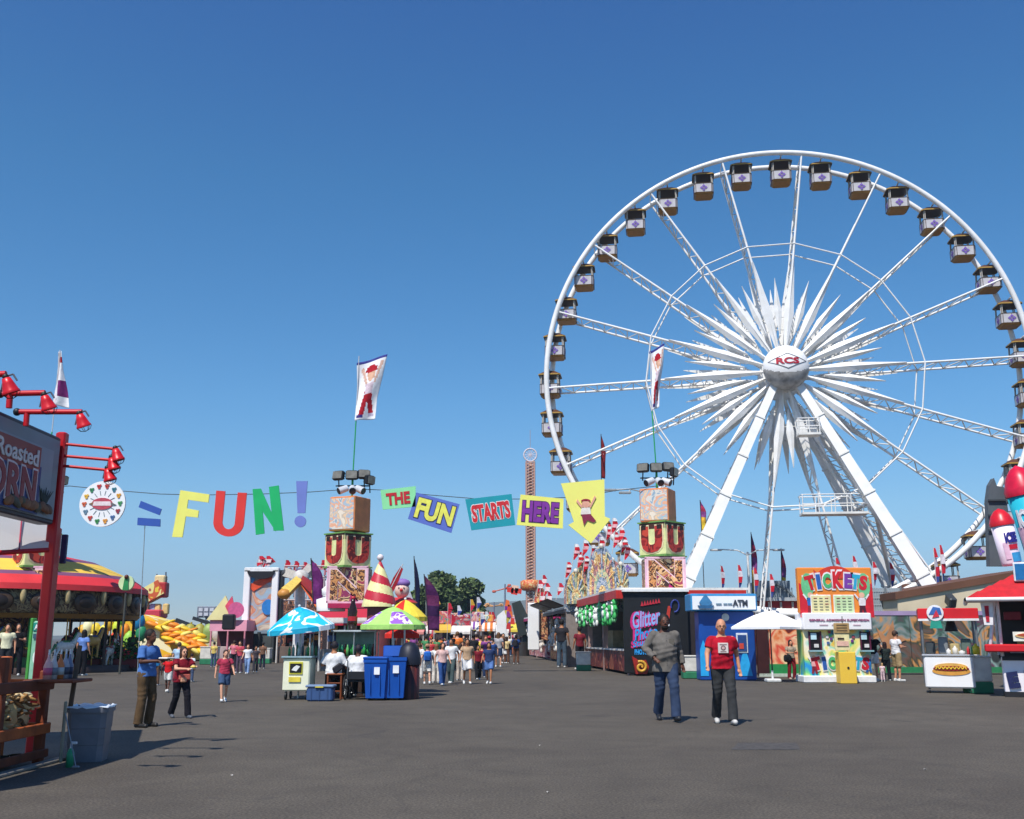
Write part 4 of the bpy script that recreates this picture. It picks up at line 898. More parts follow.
RF = mat('c22a24', .5, 0, .15, 2)
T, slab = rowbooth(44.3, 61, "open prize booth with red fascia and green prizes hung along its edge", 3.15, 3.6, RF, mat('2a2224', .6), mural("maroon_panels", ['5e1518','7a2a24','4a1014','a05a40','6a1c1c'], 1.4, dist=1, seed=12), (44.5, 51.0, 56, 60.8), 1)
def plush(p, s, c, c2, nm, label, group, rz=0, hang=True):
    b = MB(); b.M = Matrix.Translation(p) @ Matrix.Rotation(rz, 4, 'Z') @ Matrix.Scale(s, 4); m = cloth(c, .15); m2 = cloth(c2, .1)
    b.sph((0,0,-.45), (.2,.17,.26), m, 8, 6); b.sph((0,-.02,-.12), (.17,.15,.16), m, 8, 6)
    for sx in (-1, 1):
        b.sph((sx*.24,-.03,-.38), (.16,.07,.07), m, 6, 5, RY(R(sx*40))); b.sph((sx*.13,-.05,-.75), (.08,.09,.17), m, 6, 5); b.sph((sx*.13,-.01,.02), (.06,.04,.07), m, 6, 5); b.sph((sx*.06,-.15,-.09), (.02,.02,.02), mat('15120f', .3), 5, 4)
    b.sph((0,-.15,-.15), (.08,.06,.06), m2, 6, 5); b.sph((0,-.12,-.45), (.12,.08,.17), m2, 6, 5)
    if hang: b.cyl((0,0,0), (0,0,.3), .01, mat('d9d9d9', .5), n=4)
    o = b.build(nm); o["label"] = label; tag(o, label, "plush toy", group); return o
rn = random.Random(5)
for k in range(24):
    D = 44.8+k*.66; c = ['4fbf6a','8fe0a0','3faa5a','e9f2e4','5fcf7a'][k % 5]
    plush(Vector((row_x(D)-.46+.1*(k % 2), D, 3.12-.12*(k % 3))), .9, c, 'f0f4ea', "plush_toy", ["green","pale green","dark green","white","bright green"][k % 5]+" plush toy in the fringe hung below the red fascia", "green and white plush toys hung below the red fascia", rz=R(-90+rn.uniform(-30,30)))
b = MB(); p = Vector((row_x(49)+1.5, 49, 2.3)); b.cyl(p, p+Vector((0,0,-1.0)), .35, cloth('9a2440'), .2, n=10); b.sph(p+Vector((0,0,.1)), (.3,.3,.3), cloth('c23a5a'), 8, 6); b.cyl(p+Vector((0,0,.3)), p+Vector((0,0,.9)), .02, mat('c9c9c9'), n=4); tag(b.build("hanging_prize"), "large dark pink prize hanging inside the booth with red fascia", "prize")
b = MB(); slab(b, .95, 1.5, 54, 57.4, 1.06, 1.9, mat('b9a27a', .6, 0, .2, 4)); tag(b.build("prize_shelf"), "tan stacked prize shelf standing on the counter behind the vendor", "shelf")
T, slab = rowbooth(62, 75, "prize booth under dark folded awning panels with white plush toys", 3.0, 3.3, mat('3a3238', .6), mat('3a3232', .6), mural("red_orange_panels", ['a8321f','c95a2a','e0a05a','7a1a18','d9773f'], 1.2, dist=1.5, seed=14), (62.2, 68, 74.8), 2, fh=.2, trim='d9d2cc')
b = MB()
for Da, Db in ((62.3, 68), (68.6, 74.5)):
    vs = [Vector((row_x(Da)-.5, Da, 3.35)), Vector((row_x(Db)-.5, Db, 3.35)), Vector((row_x(Db)-1.5, Db, 3.75)), Vector((row_x(Da)-1.5, Da, 3.75))]
    b.add(vs, [(0,1,2,3)], mat('26262c', .6)); b.add([v+Vector((0,0,.06)) for v in vs], [(3,2,1,0)], mat('8f2a3a', .6))
b.build("awning", T, True)
for k in range(22):
    D = 62.4+k*.56; plush(Vector((row_x(D)-.1+.5*(k % 2), D, 2.75-.55*(k % 3))), 1.1, ['f0ece6','e0d9d0','f4f0ea','c9a98a','efe6dc'][k % 5], 'e9d9c9', "plush_toy", ["white","greyish","bright white","tan","cream"][k % 5]+" plush toy hung in the booth with dark awning panels", "white and tan plush toys hung in the second booth", rz=R(-90+rn.uniform(-40,40)))
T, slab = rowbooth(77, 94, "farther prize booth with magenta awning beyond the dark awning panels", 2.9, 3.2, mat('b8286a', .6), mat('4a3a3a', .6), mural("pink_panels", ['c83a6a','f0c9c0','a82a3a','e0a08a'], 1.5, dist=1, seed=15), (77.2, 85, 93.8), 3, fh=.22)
for k in range(14):
    D = 77.4+k*1.15; plush(Vector((row_x(D)-.1+.4*(k % 2), D, 2.7-.6*(k % 3))), 1.2, ['e9e2dc','b98a6a','d9cfc4'][k % 3], 'f0e0d0', "plush_toy", ["pale","brown","off white"][k % 3]+" plush toy hung in the farther booth with magenta awning", "plush toys in the farthest booth", rz=R(-90))
T = thing("banner_column", "tall white banner column between the dark awning booth and the drop tower foot", "banner column", (W(533,645,76).x,76,0))
D = 76; b = MB(); p0, p1 = W(528,650,D), W(539,603,D); b.bev(((p0.x+p1.x)/2, D, (p0.z+p1.z)/2), (p1.x-p0.x, .8, p1.z-p0.z), mat('f0efea', .5, 0, .04, 1), .05)
b.build("panel", T, True)
# arched ride facade above the booths
def facade_arch(T, px, pyb, pyt, wpx, D, cols, rings=4):
    p = W(px, pyb, D); q = W(px, pyt, D); wd = pxs(wpx, D)/2; h = q.z-p.z; b = MB()
    for k in range(rings):
        s_ = 1-k/rings*.85; P = [(-wd*s_, 0), (wd*s_, 0), (wd*s_, h*.35*s_)]+[(wd*s_*math.cos(R(a)), h*s_*(.35+.65*math.sin(R(a)))) for a in range(15, 180, 15)]+[(-wd*s_, h*.35*s_)]
        b.prism(P, .3-.0*k, cols[k % len(cols)], T=Matrix.Translation((p.x, D-.06*k, p.z)))
    for k in range(7):
        a = R(20+k*23.3); b.cyl((p.x+wd*.3*math.cos(a), D-.3, p.z+h*.3+h*.15*math.sin(a)), (p.x+wd*.92*math.cos(a), D-.24, p.z+h*(.33+.6*math.sin(a))), .05, cols[(k+1) % len(cols)], n=5)
    b.sph((p.x, D-.2, q.z), .13, mat('d9d4c4', .4), 8, 6)
    return b.build("arch", T, True)
T = thing("ride_facade", "row of painted domed arches in pastel colours above the prize booths", "ride facade", (6.5, 58, 0))
FC = [mural("fresco_green", ['9fb98f','c9b98a','7f9a86','e0c9a0'], 2.2, seed=1), mural("fresco_gold", ['c99a5a','e0c080','a87a4a','f0dfb0'], 2.4, seed=2), mural("fresco_rose", ['a86a6a','c98a7a','7a5a6a','e0b9a0'], 2.2, seed=3), mural("fresco_blue", ['7a8aa8','a9b0b9','5a6f8a','d0c9b0'], 2.2, seed=4)]
b = MB(); l, r = W(566,602,57).x, W(624,602,57).x; zf = W(595,606,57).z; zt_ = W(595,585,57).z
b.box(((l+r)/2, 57.3, zf/2+.3), (r-l, .3, zf+.6), mat('8a7f78', .6)); b.box(((l+r)/2, 57.2, (zf+zt_)/2), (r-l,.25,zt_-zf+.6), FC[3]); b.build("base_wall", T, True)
for a in ((571,604,577,13,57.5,[FC[2],FC[1]],3), (576,604,571,18,57,[FC[1],FC[0],FC[3]],5), (585,602,562,20,57.3,[FC[0],FC[2],FC[1]],4), (602,602,546,28,56.6,[FC[3],FC[1],FC[2],FC[0]],6), (613,600,560,22,57,[FC[2],FC[3],FC[1]],4), (621,598,564,16,56.8,[FC[3],FC[0],FC[1]],4)):
    facade_arch(T, a[0], a[1], a[2], a[3], a[4], a[5], a[6])
for k, (x, y) in enumerate(((565,570),(573,552),(577,560),(582,548),(583,564),(590,553),(594,560),(598,545),(606,532),(611,526),(613,540),(618,535),(621,545),(624,552))):
    roof_flag(x-1, y+14, y-8, 56.9, "bright red and white spiky flag above the arched ride facade" , ['d02a36','f0e9e9','c8202c','e8a9ae','d02a36'][k % 2:]+['c8202c'], "red and white flags above the arched facade", .3, .18)
# more flags, farther booth tops
for k, (x, y, D) in enumerate(((536,585,75),(540,580,75),(543,588,75),(538,597,75),(532,600,78),(545,597,75),(556,588,70))):
    roof_flag(x, y+12, y-5, D, "small red and white flag above the far booths beside the drop tower", ['c8283a','f0dada','c8283a'], "flags above the far booths", .36, .2)
# fork ornament and spiked tower
T = thing("totem_tower", "carved gold and red totem shaped ride front at the foot of the drop tower", "ride front", W(542,640,76))
b = MB(); board(b, [(534,640),(534,603),(536,590),(541,583),(545,592),(547,605),(548,640)], 76, 1.2, mural("totem", ['8a3a2a','c98a5a','5e2a24','d9b07a','a84a3a'], 1.6, seed=7)); board(b, [(538,600),(538,611),(544,611),(544,600)], 75.9, .1, mat('d9b93a', .5)); b.build("panel", T, True)
# ---------------- drop tower
D = 150; T = thing("drop_tower", "very tall slim lattice drop tower ride behind the word boards", "drop tower", (W(531,645,D).x, D, 0))
x = W(531,645,D).x; H = W(531,462,D).z; b = MB(); mm = mural("tower_lattice", ['b08a7c','c9a998','9a6a5e','d4bcaa','b07a6c'], .9, dist=1, seed=5)
for sx in (-1, 1):
    for sy in (-1, 1): b.cyl((x+sx*.6, D+sy*.6, 0), (x+sx*.6, D+sy*.6, H), .13, mat('c49a8a', .5), n=6)
n = 60
for k in range(n):
    z0_, z1_ = H*k/n, H*(k+1)/n
    for sy in (-1, 1):
        b.cyl((x-.6, D+sy*.6, z0_), (x+.6, D+sy*.6, z1_), .07, mat('d0a890', .5), n=4, caps=False); b.cyl((x+.6, D+sy*.6, z0_), (x-.6, D+sy*.6, z1_), .07, mat('b08070', .5), n=4, caps=False)
        b.cyl((x+sy*.6, D-.6, z0_), (x+sy*.6, D+.6, z1_), .07, mat('d0a890', .5), n=4, caps=False)
b.box((x, D, H/2), (.5,.5,H), mm); b.build("mast", T, True)
b = MB(); zr_ = W(531,455,D).z
b.tube([(x+math.cos(R(a))*.95, D, zr_+math.sin(R(a))*.95) for a in range(0,360,20)], .12, mat('d9cfd4', .5), 5, True)
for a in range(0, 180, 30): b.cyl((x+math.cos(R(a))*.95, D, zr_+math.sin(R(a))*.95), (x-math.cos(R(a))*.95, D, zr_-math.sin(R(a))*.95), .05, mat('d9cfd4', .5), n=4)
b.build("top_ring", T, True)
b = MB(); b.cyl((x,D,zr_+.9), (x,D,W(531,430,D).z), .04, mat('b9a9a9', .5), n=4); b.build("mast_tip", T, True)
b = MB(); zc = W(531,585,D).z; b.lathe([(1.1,-.8),(1.5,-.6),(1.5,.5),(1.1,.7)], mural("gondola", ['d9a040','c8502a','e0c080'], 1.5, seed=9), 16, c=(x,D,zc)); b.build("seat_ring", T, True)
# feather flags and lamps around the wheel foot
for a in ((600,478,434,5,62,'7a2428',"dark maroon feather flag rising beside the yellow arrow",1), (702,530,500,6,60,None,"tall feather flag in red, purple and yellow beside the wheel's left leg",-2), (752,600,532,6,64,None,"purple and yellow feather flag left of the white lamp post",-1), (781,600,548,5,66,None,"yellow topped feather flag right of the white lamp post",0)):
    feather(a[0], a[1], a[2], a[3], a[4], a[5] or 'e0b03a', a[6], a[7], None if a[5] else ['e0c03a','e0b03a','8a4a8a','b03a5a','6a2a6a'])
for k, (x, y) in enumerate(((721,574),(738,573),(754,576),(770,582),(836,566),(853,564),(873,570),(890,571),(915,560),(934,556),(940,553),(924,580))):
    p = W(x, y, 58); T = thing("flag_pole", ["first","second","third","fourth","fifth","sixth","seventh","eighth","ninth","tenth","eleventh","twelfth"][k]+" from the left of the narrow red and blue flags below the wheel", "flag", (p.x,58,0), 0, "narrow red and blue flags around the wheel")
    b = MB(); b.cyl((p.x,58,0), (p.x,58,W(x,y-9,58).z), .022, mat('d0d0d0', .4), n=5); b.build("pole", T, True)
    b = MB(); h_ = 1.3 if k < 8 else 2.1
    for j, c in enumerate(['c8283a','d9d4dc','c8283a','3a4a8a']): zt_ = W(x,y-8,58).z; w0_, w1_ = .24*math.sin(math.pi*(.12+.8*j/4)), .24*math.sin(math.pi*(.12+.8*(j+1)/4)); b.prism([(0,-h_*(j+1)/4),(w1_,-h_*(j+1)/4),(w0_,-h_*j/4),(0,-h_*j/4)], .02, cloth(c), T=Matrix.Translation((p.x+.02,58,zt_)) @ Matrix.Rotation(random.uniform(-.7,.7),4,'Z'))
    b.build("cloth", T, True)
D = 63; p = W(752,645,D); T = thing("lamp_post", "white lamp post with two curved arms standing below the left side of the wheel", "street lamp", (p.x,D,0)); zt_ = W(752,552,D).z
b = MB(); b.cyl((p.x,D,0), (p.x,D,zt_), .12, mat('dcdcda', .4), .07, n=8); b.build("pole", T, True)
for s_ in (-1, 1):
    b = MB(); b.tube([(p.x,D,zt_-.2),(p.x+s_*.6,D,zt_+.1),(p.x+s_*1.6,D,zt_+.15)], .04, mat('dcdcda', .4), 5); b.bev((p.x+s_*1.9,D,zt_+.12), (.7,.25,.12), mat('c9cccc', .4), .03); b.build("lamp_arm", T, True)
D = 55; p = W(628,645,D); T = thing("lamp_post", "grey lamp arm reaching out between the arrow sign and the right block tower", "street lamp", (W(640,645,D).x,D,0)); zt_ = W(630,490,D).z
b = MB(); xx = W(646,645,D).x; b.cyl((xx,D,0), (xx,D,zt_), .1, mat('b9bcbc', .4), .06, n=8); b.build("pole", T, True)
for s_, l_ in ((-1, 1.3), (-1, .5)):
    b = MB(); b.tube([(xx,D,zt_-.1),(xx+s_*.6,D,zt_+.05),(xx+s_*l_-.2,D,zt_+.02-(.15 if l_ < 1 else 0))], .035, mat('b9bcbc', .4), 5); b.bev((xx+s_*(l_+.4),D,zt_-(.15 if l_ < 1 else 0)), (.65,.25,.12), mat('8f9496', .4), .03); b.build("lamp_arm", T, True)
# cabin support: small dark plant and dark machine behind kiosk
# ---------------- far trees and hills
def hills():
    b = MB(); n = 60; rnn = random.Random(2); vs = []
    P = []
    for k in range(n+1):
        x = -900+2600*k/n; h = 0
        for (c, w_, a) in ((70,200,84),(-120,150,40),(300,200,50),(700,300,40),(-420,200,16)): h += a*math.exp(-((x-c)/w_)**2)
        P.append((x, h*(.93+.1*rnn.random())*.62+5))
    for x, h in P:
        for t, q in ((0,0),(60,.35),(160,.7),(300,1),(480,.6)): vs.append((x+q*15*math.sin(x*.02), 1500+t, h*q))
    fs = []
    for k in range(n):
        for j in range(4): a = k*5+j; fs.append((a, a+5, a+6, a+1))
    b.add(vs, fs, mat('6b6a58', .95, 0, .25, .006, .1), True); tag(b.build("hills"), kind="structure")
hills()
hz = MB(); hz.box((0, 800, 64), (3600, 2700, 130), '808080'); ho = hz.build("haze"); tag(ho, kind="stuff"); ho.data.materials.clear()
hm_ = bpy.data.materials.new("haze_air"); hm_.use_nodes = True; th = hm_.node_tree; th.nodes.clear(); oo = th.nodes.new("ShaderNodeOutputMaterial"); pv = th.nodes.new("ShaderNodeVolumePrincipled")
pv.inputs["Density"].default_value = .00036; pv.inputs["Color"].default_value = (.62,.82,1,1); pv.inputs["Anisotropy"].default_value = .2; th.links.new(pv.outputs[0], oo.inputs["Volume"]); ho.data.materials.append(hm_)
def leaf_mat(h): return mat(h, .75, 0, .3, 2.5, .25)
LG = [leaf_mat('45552c'), leaf_mat('566a3a'), leaf_mat('303f20'), leaf_mat('6c7a48')]
def tree(px, pyb, pyt, wpx, D, label, seed, cards=5200, group=None):
    rnn = random.Random(seed); p = W(px, 645, D); zt_ = W(px, pyt, D).z; rw = pxs(wpx/2, D)
    T = thing("tree", label, "tree", (p.x, D, 0), 0, group); zb = zt_*.16
    b = MB(); TR = mat('4a3b2c', .9, 0, .25, 2); b.cyl((p.x,D,0), (p.x+.2,D,zb*1.3), .5, TR, .34, n=8)
    clumps = []
    for k in range(26):
        a = rnn.random()*6.28; q = rnn.random()**.5; zz = zb+(zt_-zb)*(.08+.84*rnn.random()); f_ = math.sqrt(max(.12, 1-((zz-zb)/(zt_-zb)*1.7-.75)**2*.8)); c = Vector((p.x+rw*q*f_*.78*math.cos(a), D+rw*q*f_*.78*math.sin(a), zz)); clumps.append((c, rw*rnn.uniform(.26,.42)))
    for c, r_ in clumps[:9]: b.cyl((p.x+.1,D,zb*.9), c, .2, TR, .05, n=5)
    b.build("trunk", T, True)
    b = MB()
    for c, r_ in clumps:
        for k in range(cards//26):
            d = Vector((rnn.gauss(0,1), rnn.gauss(0,1), rnn.gauss(0,1))).normalized()*r_*(.55+.55*rnn.random()); d.z *= .75; o_ = c+d
            if o_.z > zt_: o_.z = zt_-.2*rnn.random()
            u = Vector((rnn.gauss(0,1), rnn.gauss(0,1), rnn.gauss(0,1))).normalized(); v_ = u.orthogonal().normalized(); s_ = rnn.uniform(.18,.42)
            b.add([o_-u*s_, o_+v_*s_*.55, o_+u*s_, o_-v_*s_*.6], [(0,1,2,3)], rnn.choice(LG))
    b.build("crown", T, True); return T
tree(437, 640, 571, 50, 122, "large dark green tree rising above the crowd, the taller left one of the pair", 3)
tree(467, 640, 578, 44, 128, "dark green tree right beside the taller tree above the crowd", 5)
tree(452, 640, 588, 44, 134, "lower dark tree filling the gap between the two big trees", 8, 3600)
tree(932, 640, 572, 18, 66, "small green palm like tree top showing above the tan building", 12, 700)
# ---------------- left: roasted corn stand
XS = -6.1
T = thing("corn_stand_sign", "large grey framed CORN sign on red posts, with red lamps", "hanging sign", (XS, 13.4, 0))
DR = 14.0; pr_t = W(62,438,DR); pr_b = W(57,525,DR); XS = pr_t.x; zt = pr_t.z; zb = W(57,525,DR).z; y0 = 9.2; y1 = DR
def SP(u, z, off=0): return Vector((XS+off, y1-u, z))     # u = distance back from the far edge, towards the camera
SG = mat('8f9aa3', .5, 0, .1, 1.5)
b = MB(); b.bev((XS-.12, (y0+y1)/2, (zt+zb)/2), (.22, y1-y0, zt-zb), mat('2a2c3a', .5), .02); b.box((XS+.0, (y0+y1)/2, (zt+zb)/2), (.02, y1-y0-.12, zt-zb-.12), mat('7f8a92', .5, 0, .08, 2)); b.box((XS+.012, (y0+y1)/2, (zt+zb)/2-.02), (.02, y1-y0-.5, zt-zb-.42), SG); pn = b.build("panel", T, True)
Hh = zt-zb
def side_text(b, s, u, z, wd, ht, m, off, bold=.03):
    v, f = text_geo(s, bold); b.add([Vector((XS+off+q.z*.012, y1-u+q.x*wd, z+q.y*ht)) for q in v], f, m)
b = MB(); b.box((XS+.03, y1-1.6, zt-.42), (.015, 1.9, .32), mat('8f3a34', .5, 0, .08, 2)); b.box((XS+.03, y1-1.75, zt-.82), (.014, 2.3, .62), mat('243a78', .5))
side_text(b, "Fire Roasted", 1.6, zt-.42, 1.75, .22, mat('d9d4cf', .5), .045, .02)
side_text(b, "CORN", 1.6, zt-.8, 1.78, .5, mat('e0d0d0', .5), .045, .07); side_text(b, "CORN", 1.6, zt-.8, 1.7, .44, mat('8f2a34', .5), .055, .03)
b.build("lettering", T, True)
b = MB(); rnn = random.Random(9)
for k in range(16): b.sph((XS+.05, y1-.3-.075*k, zb+.16+.04*rnn.random()), (.02,.13,.06), mat(rnn.choice(['7a4a2a','8a5a34','5e3a24','4a4a3a']), .6), 8, 5, RX(R(rnn.uniform(-30,30))))
for k in range(7): b.cyl((XS+.04, y1-.45, zb+.2), (XS+.04, y1-.3-.07*k+.1, zb+.42+.06*rnn.random()), .025, mat('3f453c', .6), .004, n=4)
b.build("corn_picture", T, True)
RP = mat('c4121c', .4, 0, .12, 2)
b = MB(); b.bev((XS-.05, y1+.12, zt/2+.05), (.14,.14,zt+.1), RP, .02); b.bev((XS-.1, y1+.36, zt/2-.55), (.1,.1,zt-1.3), RP, .02); b.bev((XS+.04, y1+.3, zb-.3), (.08,.06,.4), mat('2c2450', .5), .01)
b.build("post", T, True)
b = MB(); b.bev((XS-.05, y0-.2, zt/2), (.17,.17,zt), RP, .02); b.build("post", T, True)
# white sheet below the panel: thin fabric that lets the sun through
SHEET = bpy.data.materials.new("white_fabric"); SHEET.use_nodes = True; t_ = SHEET.node_tree; pb = t_.nodes["Principled BSDF"]; pb.inputs["Base Color"].default_value = (.85,.85,.84,1); pb.inputs["Roughness"].default_value = .8
tl = t_.nodes.new("ShaderNodeBsdfTranslucent"); tl.inputs[0].default_value = (.9,.9,.88,1); mx = t_.nodes.new("ShaderNodeMixShader"); mx.inputs[0].default_value = .6; t_.links.new(pb.outputs[0], mx.inputs[1]); t_.links.new(tl.outputs[0], mx.inputs[2]); t_.links.new(mx.outputs[0], t_.nodes["Material Output"].inputs[0])
b = MB(); a1, a2, a3, a4 = W(-60,504,15.6), W(52,521,16.2), W(48,550,13.4), W(-60,556,12.2); e1 = a1+Vector((-1,-.3,0)); e2 = a4+Vector((-1,-.3,0))
vs = [a1,a2,a3,a4,e1,e2]; b.add(vs, [(0,3,2,1),(4,5,3,0)], SHEET); b.build("white_sheet", T, True)
b = MB(); b.cyl(a3, a4, .035, RP, n=6); b.cyl(a4, e2, .035, RP, n=6); b.cyl(W(22,516,15.6), W(20,551,13.0)+Vector((0,-.03,.02)), .012, mat('b0303c', .5), n=5); b.build("rail", T, True)
# lamp arms and red spot lamps
def tulip(c, d, name="spotlight"):
    b = MB(); d = Vector(d).normalized(); q = d.to_track_quat('Z', 'Y').to_matrix().to_4x4(); b.M = Matrix.Translation(c) @ q @ Matrix.Scale(.6, 4)
    b.lathe([(.01,-.16),(.07,-.15),(.1,-.05),(.135,.08),(.15,.1),(.15,.13)], mat('d8202a', .35, .1), 14); b.lathe([(.001,.1),(.14,.1)], mat('e9e4da', .2), 14); b.sph((0,0,-.17), .06, mat('22201f', .5), 8, 6)
    for k in range(7): a = k*.9; b.tube([(.15*math.cos(a),.15*math.sin(a),.13),(.1*math.cos(a),.1*math.sin(a),.2),(0,0,.23)], .006, mat('2a2a2c', .5), 3)
    b.M = Matrix.Identity(4); b.tube([c+Vector((-.08,0,-.05)), c+Vector((-.06,0,.1)), c+Vector((.03,0,.13)), c+Vector((.08,0,.06))], .01, mat('5a6068', .4), 4); return b.build(name, T, True)
for (ax, ay, bx, by, Dd, lampx, lampy) in ((0,394,45,393,11.6,47,403), (17,412,82,412,12.6,82,421), (-30,376,6,374,10.6,9,386)):
    b = MB(); p, q = W(ax,ay,Dd), W(bx,by,Dd); b.cyl(p, q, .035, RP, n=7); b.cyl(W(ax+10,ay,Dd), W(ax+9,ay+14,Dd), .035, RP, n=6); b.sph(p, .05, mat('1d1c20', .5), 8, 6); b.build("lamp_arm", T, True)
    tulip(W(lampx,lampy,Dd), (.35,.3,-1))
for (ay, by, lx, ly) in ((444,449,117,455), (456,460,113,464), (466,470,109,475)):
    b = MB(); b.cyl(W(64,ay,14.1), W(lx-2,by,14.1), .022, RP, n=6); b.build("lamp_arm", T, True); tulip(W(lx,ly,14.1), (.3,.1,-1))
# wooden rack with burlap and corn husks
WD = mat('c0602a', .65, 0, .3, 3.5, bump=.2); WDK = mat('7a3a1e', .7, 0, .3, 3.5, bump=.2)
T = thing("wooden_rack", "low wooden rack of dark and orange timbers beside the grey bin", "rack", (-6.6, 11.6, 0))
RX0, RX1 = -5.9, -6.55
def post(b, x, y, h, m, s=.11): b.bev((x, y, h/2), (s, s, h), m, .012)
for x, y, h, m in ((RX0,13.45,1.12,WDK),(RX0,12.3,1.3,WDK),(RX0,11.1,1.12,WDK),(RX1,13.45,1.3,WD),(RX1,12.3,1.42,WD),(RX1,11.1,1.3,WD),(RX0-.3,13.0,1.3,WD)):
    b = MB(); post(b, x, y, h, m); b.build("post", T, True)
for x, z, m, s in ((RX0+.06,.95,WDK,.13),(RX0+.06,.42,WD,.13),(RX0+.06,.12,WDK,.1),(RX1,1.18,WD,.12),(RX1,.6,WD,.12)):
    b = MB(); b.bev((x, 11.9, z), (.05, 3.3, s), m, .01); b.build("rail", T, True)
for y, z in ((13.5,.95),(13.5,.42),(12.25,.95),(12.25,.42)):
    b = MB(); b.bev(((RX0+RX1)/2, y+.06, z), (RX0-RX1, .05, .12), WD, .01); b.build("rail", T, True)
b = MB(); b.box(((RX0+RX1)/2, 11.9, .38), (RX0-RX1-.1, 3.2, .03), WDK); b.build("shelf", T, True)
b = MB(); rnn = random.Random(21); hm = [cloth('c9a878'), cloth('e0c99a'), cloth('a8804f'), cloth('7a5a3a'), cloth('efe0bd')]
for k in range(700):
    x = rnn.uniform(RX1+.15, RX0-.08); y = rnn.uniform(11.2, 13.35); z = .42+.5*rnn.random()**.9*(1-.3*abs(x+6.2)); a = rnn.random()*6.28
    b.sph((x,y,z), (.028,.028,.13), rnn.choice(hm), 6, 5, RZ(a) @ RX(R(rnn.uniform(55,120))))
hk = b.build("corn_husks"); tag(hk, "heap of dry tan corn husks and cobs lying on the shelf of the wooden rack", "corn husks", kind="stuff")
b = MB()
for k in range(90): b.sph((rnn.uniform(RX1+.2,RX0-.1), rnn.uniform(10.6,13.3), .04+.1*rnn.random()), (.03,.03,.12), rnn.choice(hm+[cloth('3a2c20')]*5), 6, 5, RZ(rnn.random()*6) @ RX(R(90)))
tag(b.build("fallen_husks"), "scattered dark husks on the ground beneath the wooden rack", "corn husks", kind="stuff")
def sack(x, y, z, s, c, label):
    b = MB(); b.M = Matrix.Translation((x,y,z)) @ Matrix.Rotation(s[3],4,'Z'); ph = s[4]
    b.lathe([(.01,0),(s[0]*.8,.01),(s[0],s[2]*.25),(s[0]*.95,s[2]*.6),(s[0]*.6,s[2]*.85),(s[0]*.35,s[2]*.95),(.01,s[2]*.97)], cloth(c), 18, wob=lambda t: 1+.08*math.sin(3*t+ph)+.05*math.sin(7*t+ph)); o = b.build("burlap_sack"); tag(o, label, "sack", "burlap sacks in the rack")
sack(-6.25,12.85,.41,(.28,0,.5,0,1),'c9ab78',"pale burlap sack standing on the rack shelf nearest the grey bin"); sack(-6.28,12.0,.41,(.26,0,.42,.4,2),'b8955f',"darker burlap sack behind the corn husks in the rack middle"); sack(-6.2,13.25,.41,(.2,0,.42,1,3),'dcc394',"small light sack in the rack corner beside the red post")
b = MB(); b.M = Matrix.Translation((-6.75, 11.2, .78)); b.lathe([(.01,-.5),(.2,-.5),(.2,.5),(.01,.5)], mat('c41f3a', .4, 0, .1, 3), 16, ); b.M = Matrix.Identity(4)
b = MB(); b.cyl((-6.4,10.6,.82), (-6.15,12.2,.82), .1, mat('c41f3a', .45, 0, .12, 3), n=16); b.cyl((-6.15,12.2,.82), (-6.14,12.3,.82), .06, mat('e0a0a9', .4), n=12); tag(b.build("red_roll"), "red wrapped roll lying across the left end of the rack", "roll")
for k, (px, c, c2) in enumerate(((49,'e9a9a0','d05a7a'),(54.5,'d9ccc6','8a8a90'),(61,'e07a3a','c9c4bc'),(66,'a9a9b4','4a4a5a'),(70,'7f86a0','3a3f5a'))):
    p = W(px,676,13.2+.1*k); b = MB(); z = 1.02; b.lathe([(.001,0),(.05,0),(.052,.16),(.03,.22),(.014,.26),(.014,.3),(.001,.3)], mat(c, .35), 12, c=(p.x,13.15+.1*k,z)); b.lathe([(.0525,.05),(.0535,.05),(.0535,.14),(.0525,.14)], mat(c2, .5), 12, c=(p.x,13.15+.1*k,z)); b.cyl((p.x,13.15+.1*k,z+.3), (p.x,13.15+.1*k,z+.36), .012, mat('e9e9e9', .4), n=6)
    tag(b.build("sauce_bottle"), ["pink","whitish","orange","pale grey","blue grey"][k]+" sauce bottle standing on the end rail of the wooden rack", "bottle", "sauce bottles on the rack rail")
b = MB(); b.bev((W(58,690,13.3).x-.02,13.33,1.0), (.62,.62,.04), WDK, .01); b.build("shelf", T, True)
# leaning dark plank
b = MB(); p, q = W(73,700,13.6), W(77,655,13.4); b.bev((p+q)/2, (.06,.03,(q-p).length+.2), mat('5a4a3c', .6), .01, RY(R(4))); o = b.build("leaning_plank"); tag(o, "grey brown plank leaning upright between rack and bin", "plank")
# grey bin
D = 13.75; p = W(88,750,D); T = thing("waste_bin", "square blue grey plastic bin with white liner standing beside the wooden rack", "bin", (p.x, p.y, 0), R(8))
b = MB(); BN = mat('6e7078', .45, 0, .12, 5)
def sq(w_, z, c=.06): return [(sx*w_/2-sx*c*(k == 0), sy*w_/2-sy*c*(k == 1), z) for sx, sy, ks in ((-1,-1,(1,0)),(1,-1,(0,1)),(1,1,(1,0)),(-1,1,(0,1))) for k in ks]
lv = [(.42,0),(.435,.2),(.445,.205),(.455,.4),(.465,.405),(.475,.6),(.51,.6),(.51,.66),(.49,.67),(.47,.66),(.45,.3)]
L = [q for w_, z in lv for q in sq(w_, z)]
b.add(L, [(k*8+j, k*8+(j+1) % 8, (k+1)*8+(j+1) % 8, (k+1)*8+j) for k in range(len(lv)-1) for j in range(8)]+[tuple(range(7,-1,-1)), tuple(range(len(L)-8, len(L)))], BN); b.build("body", T)
b = MB(); rnn = random.Random(4); ring = sq(.59,.66)+[]; n = 32; vs = []
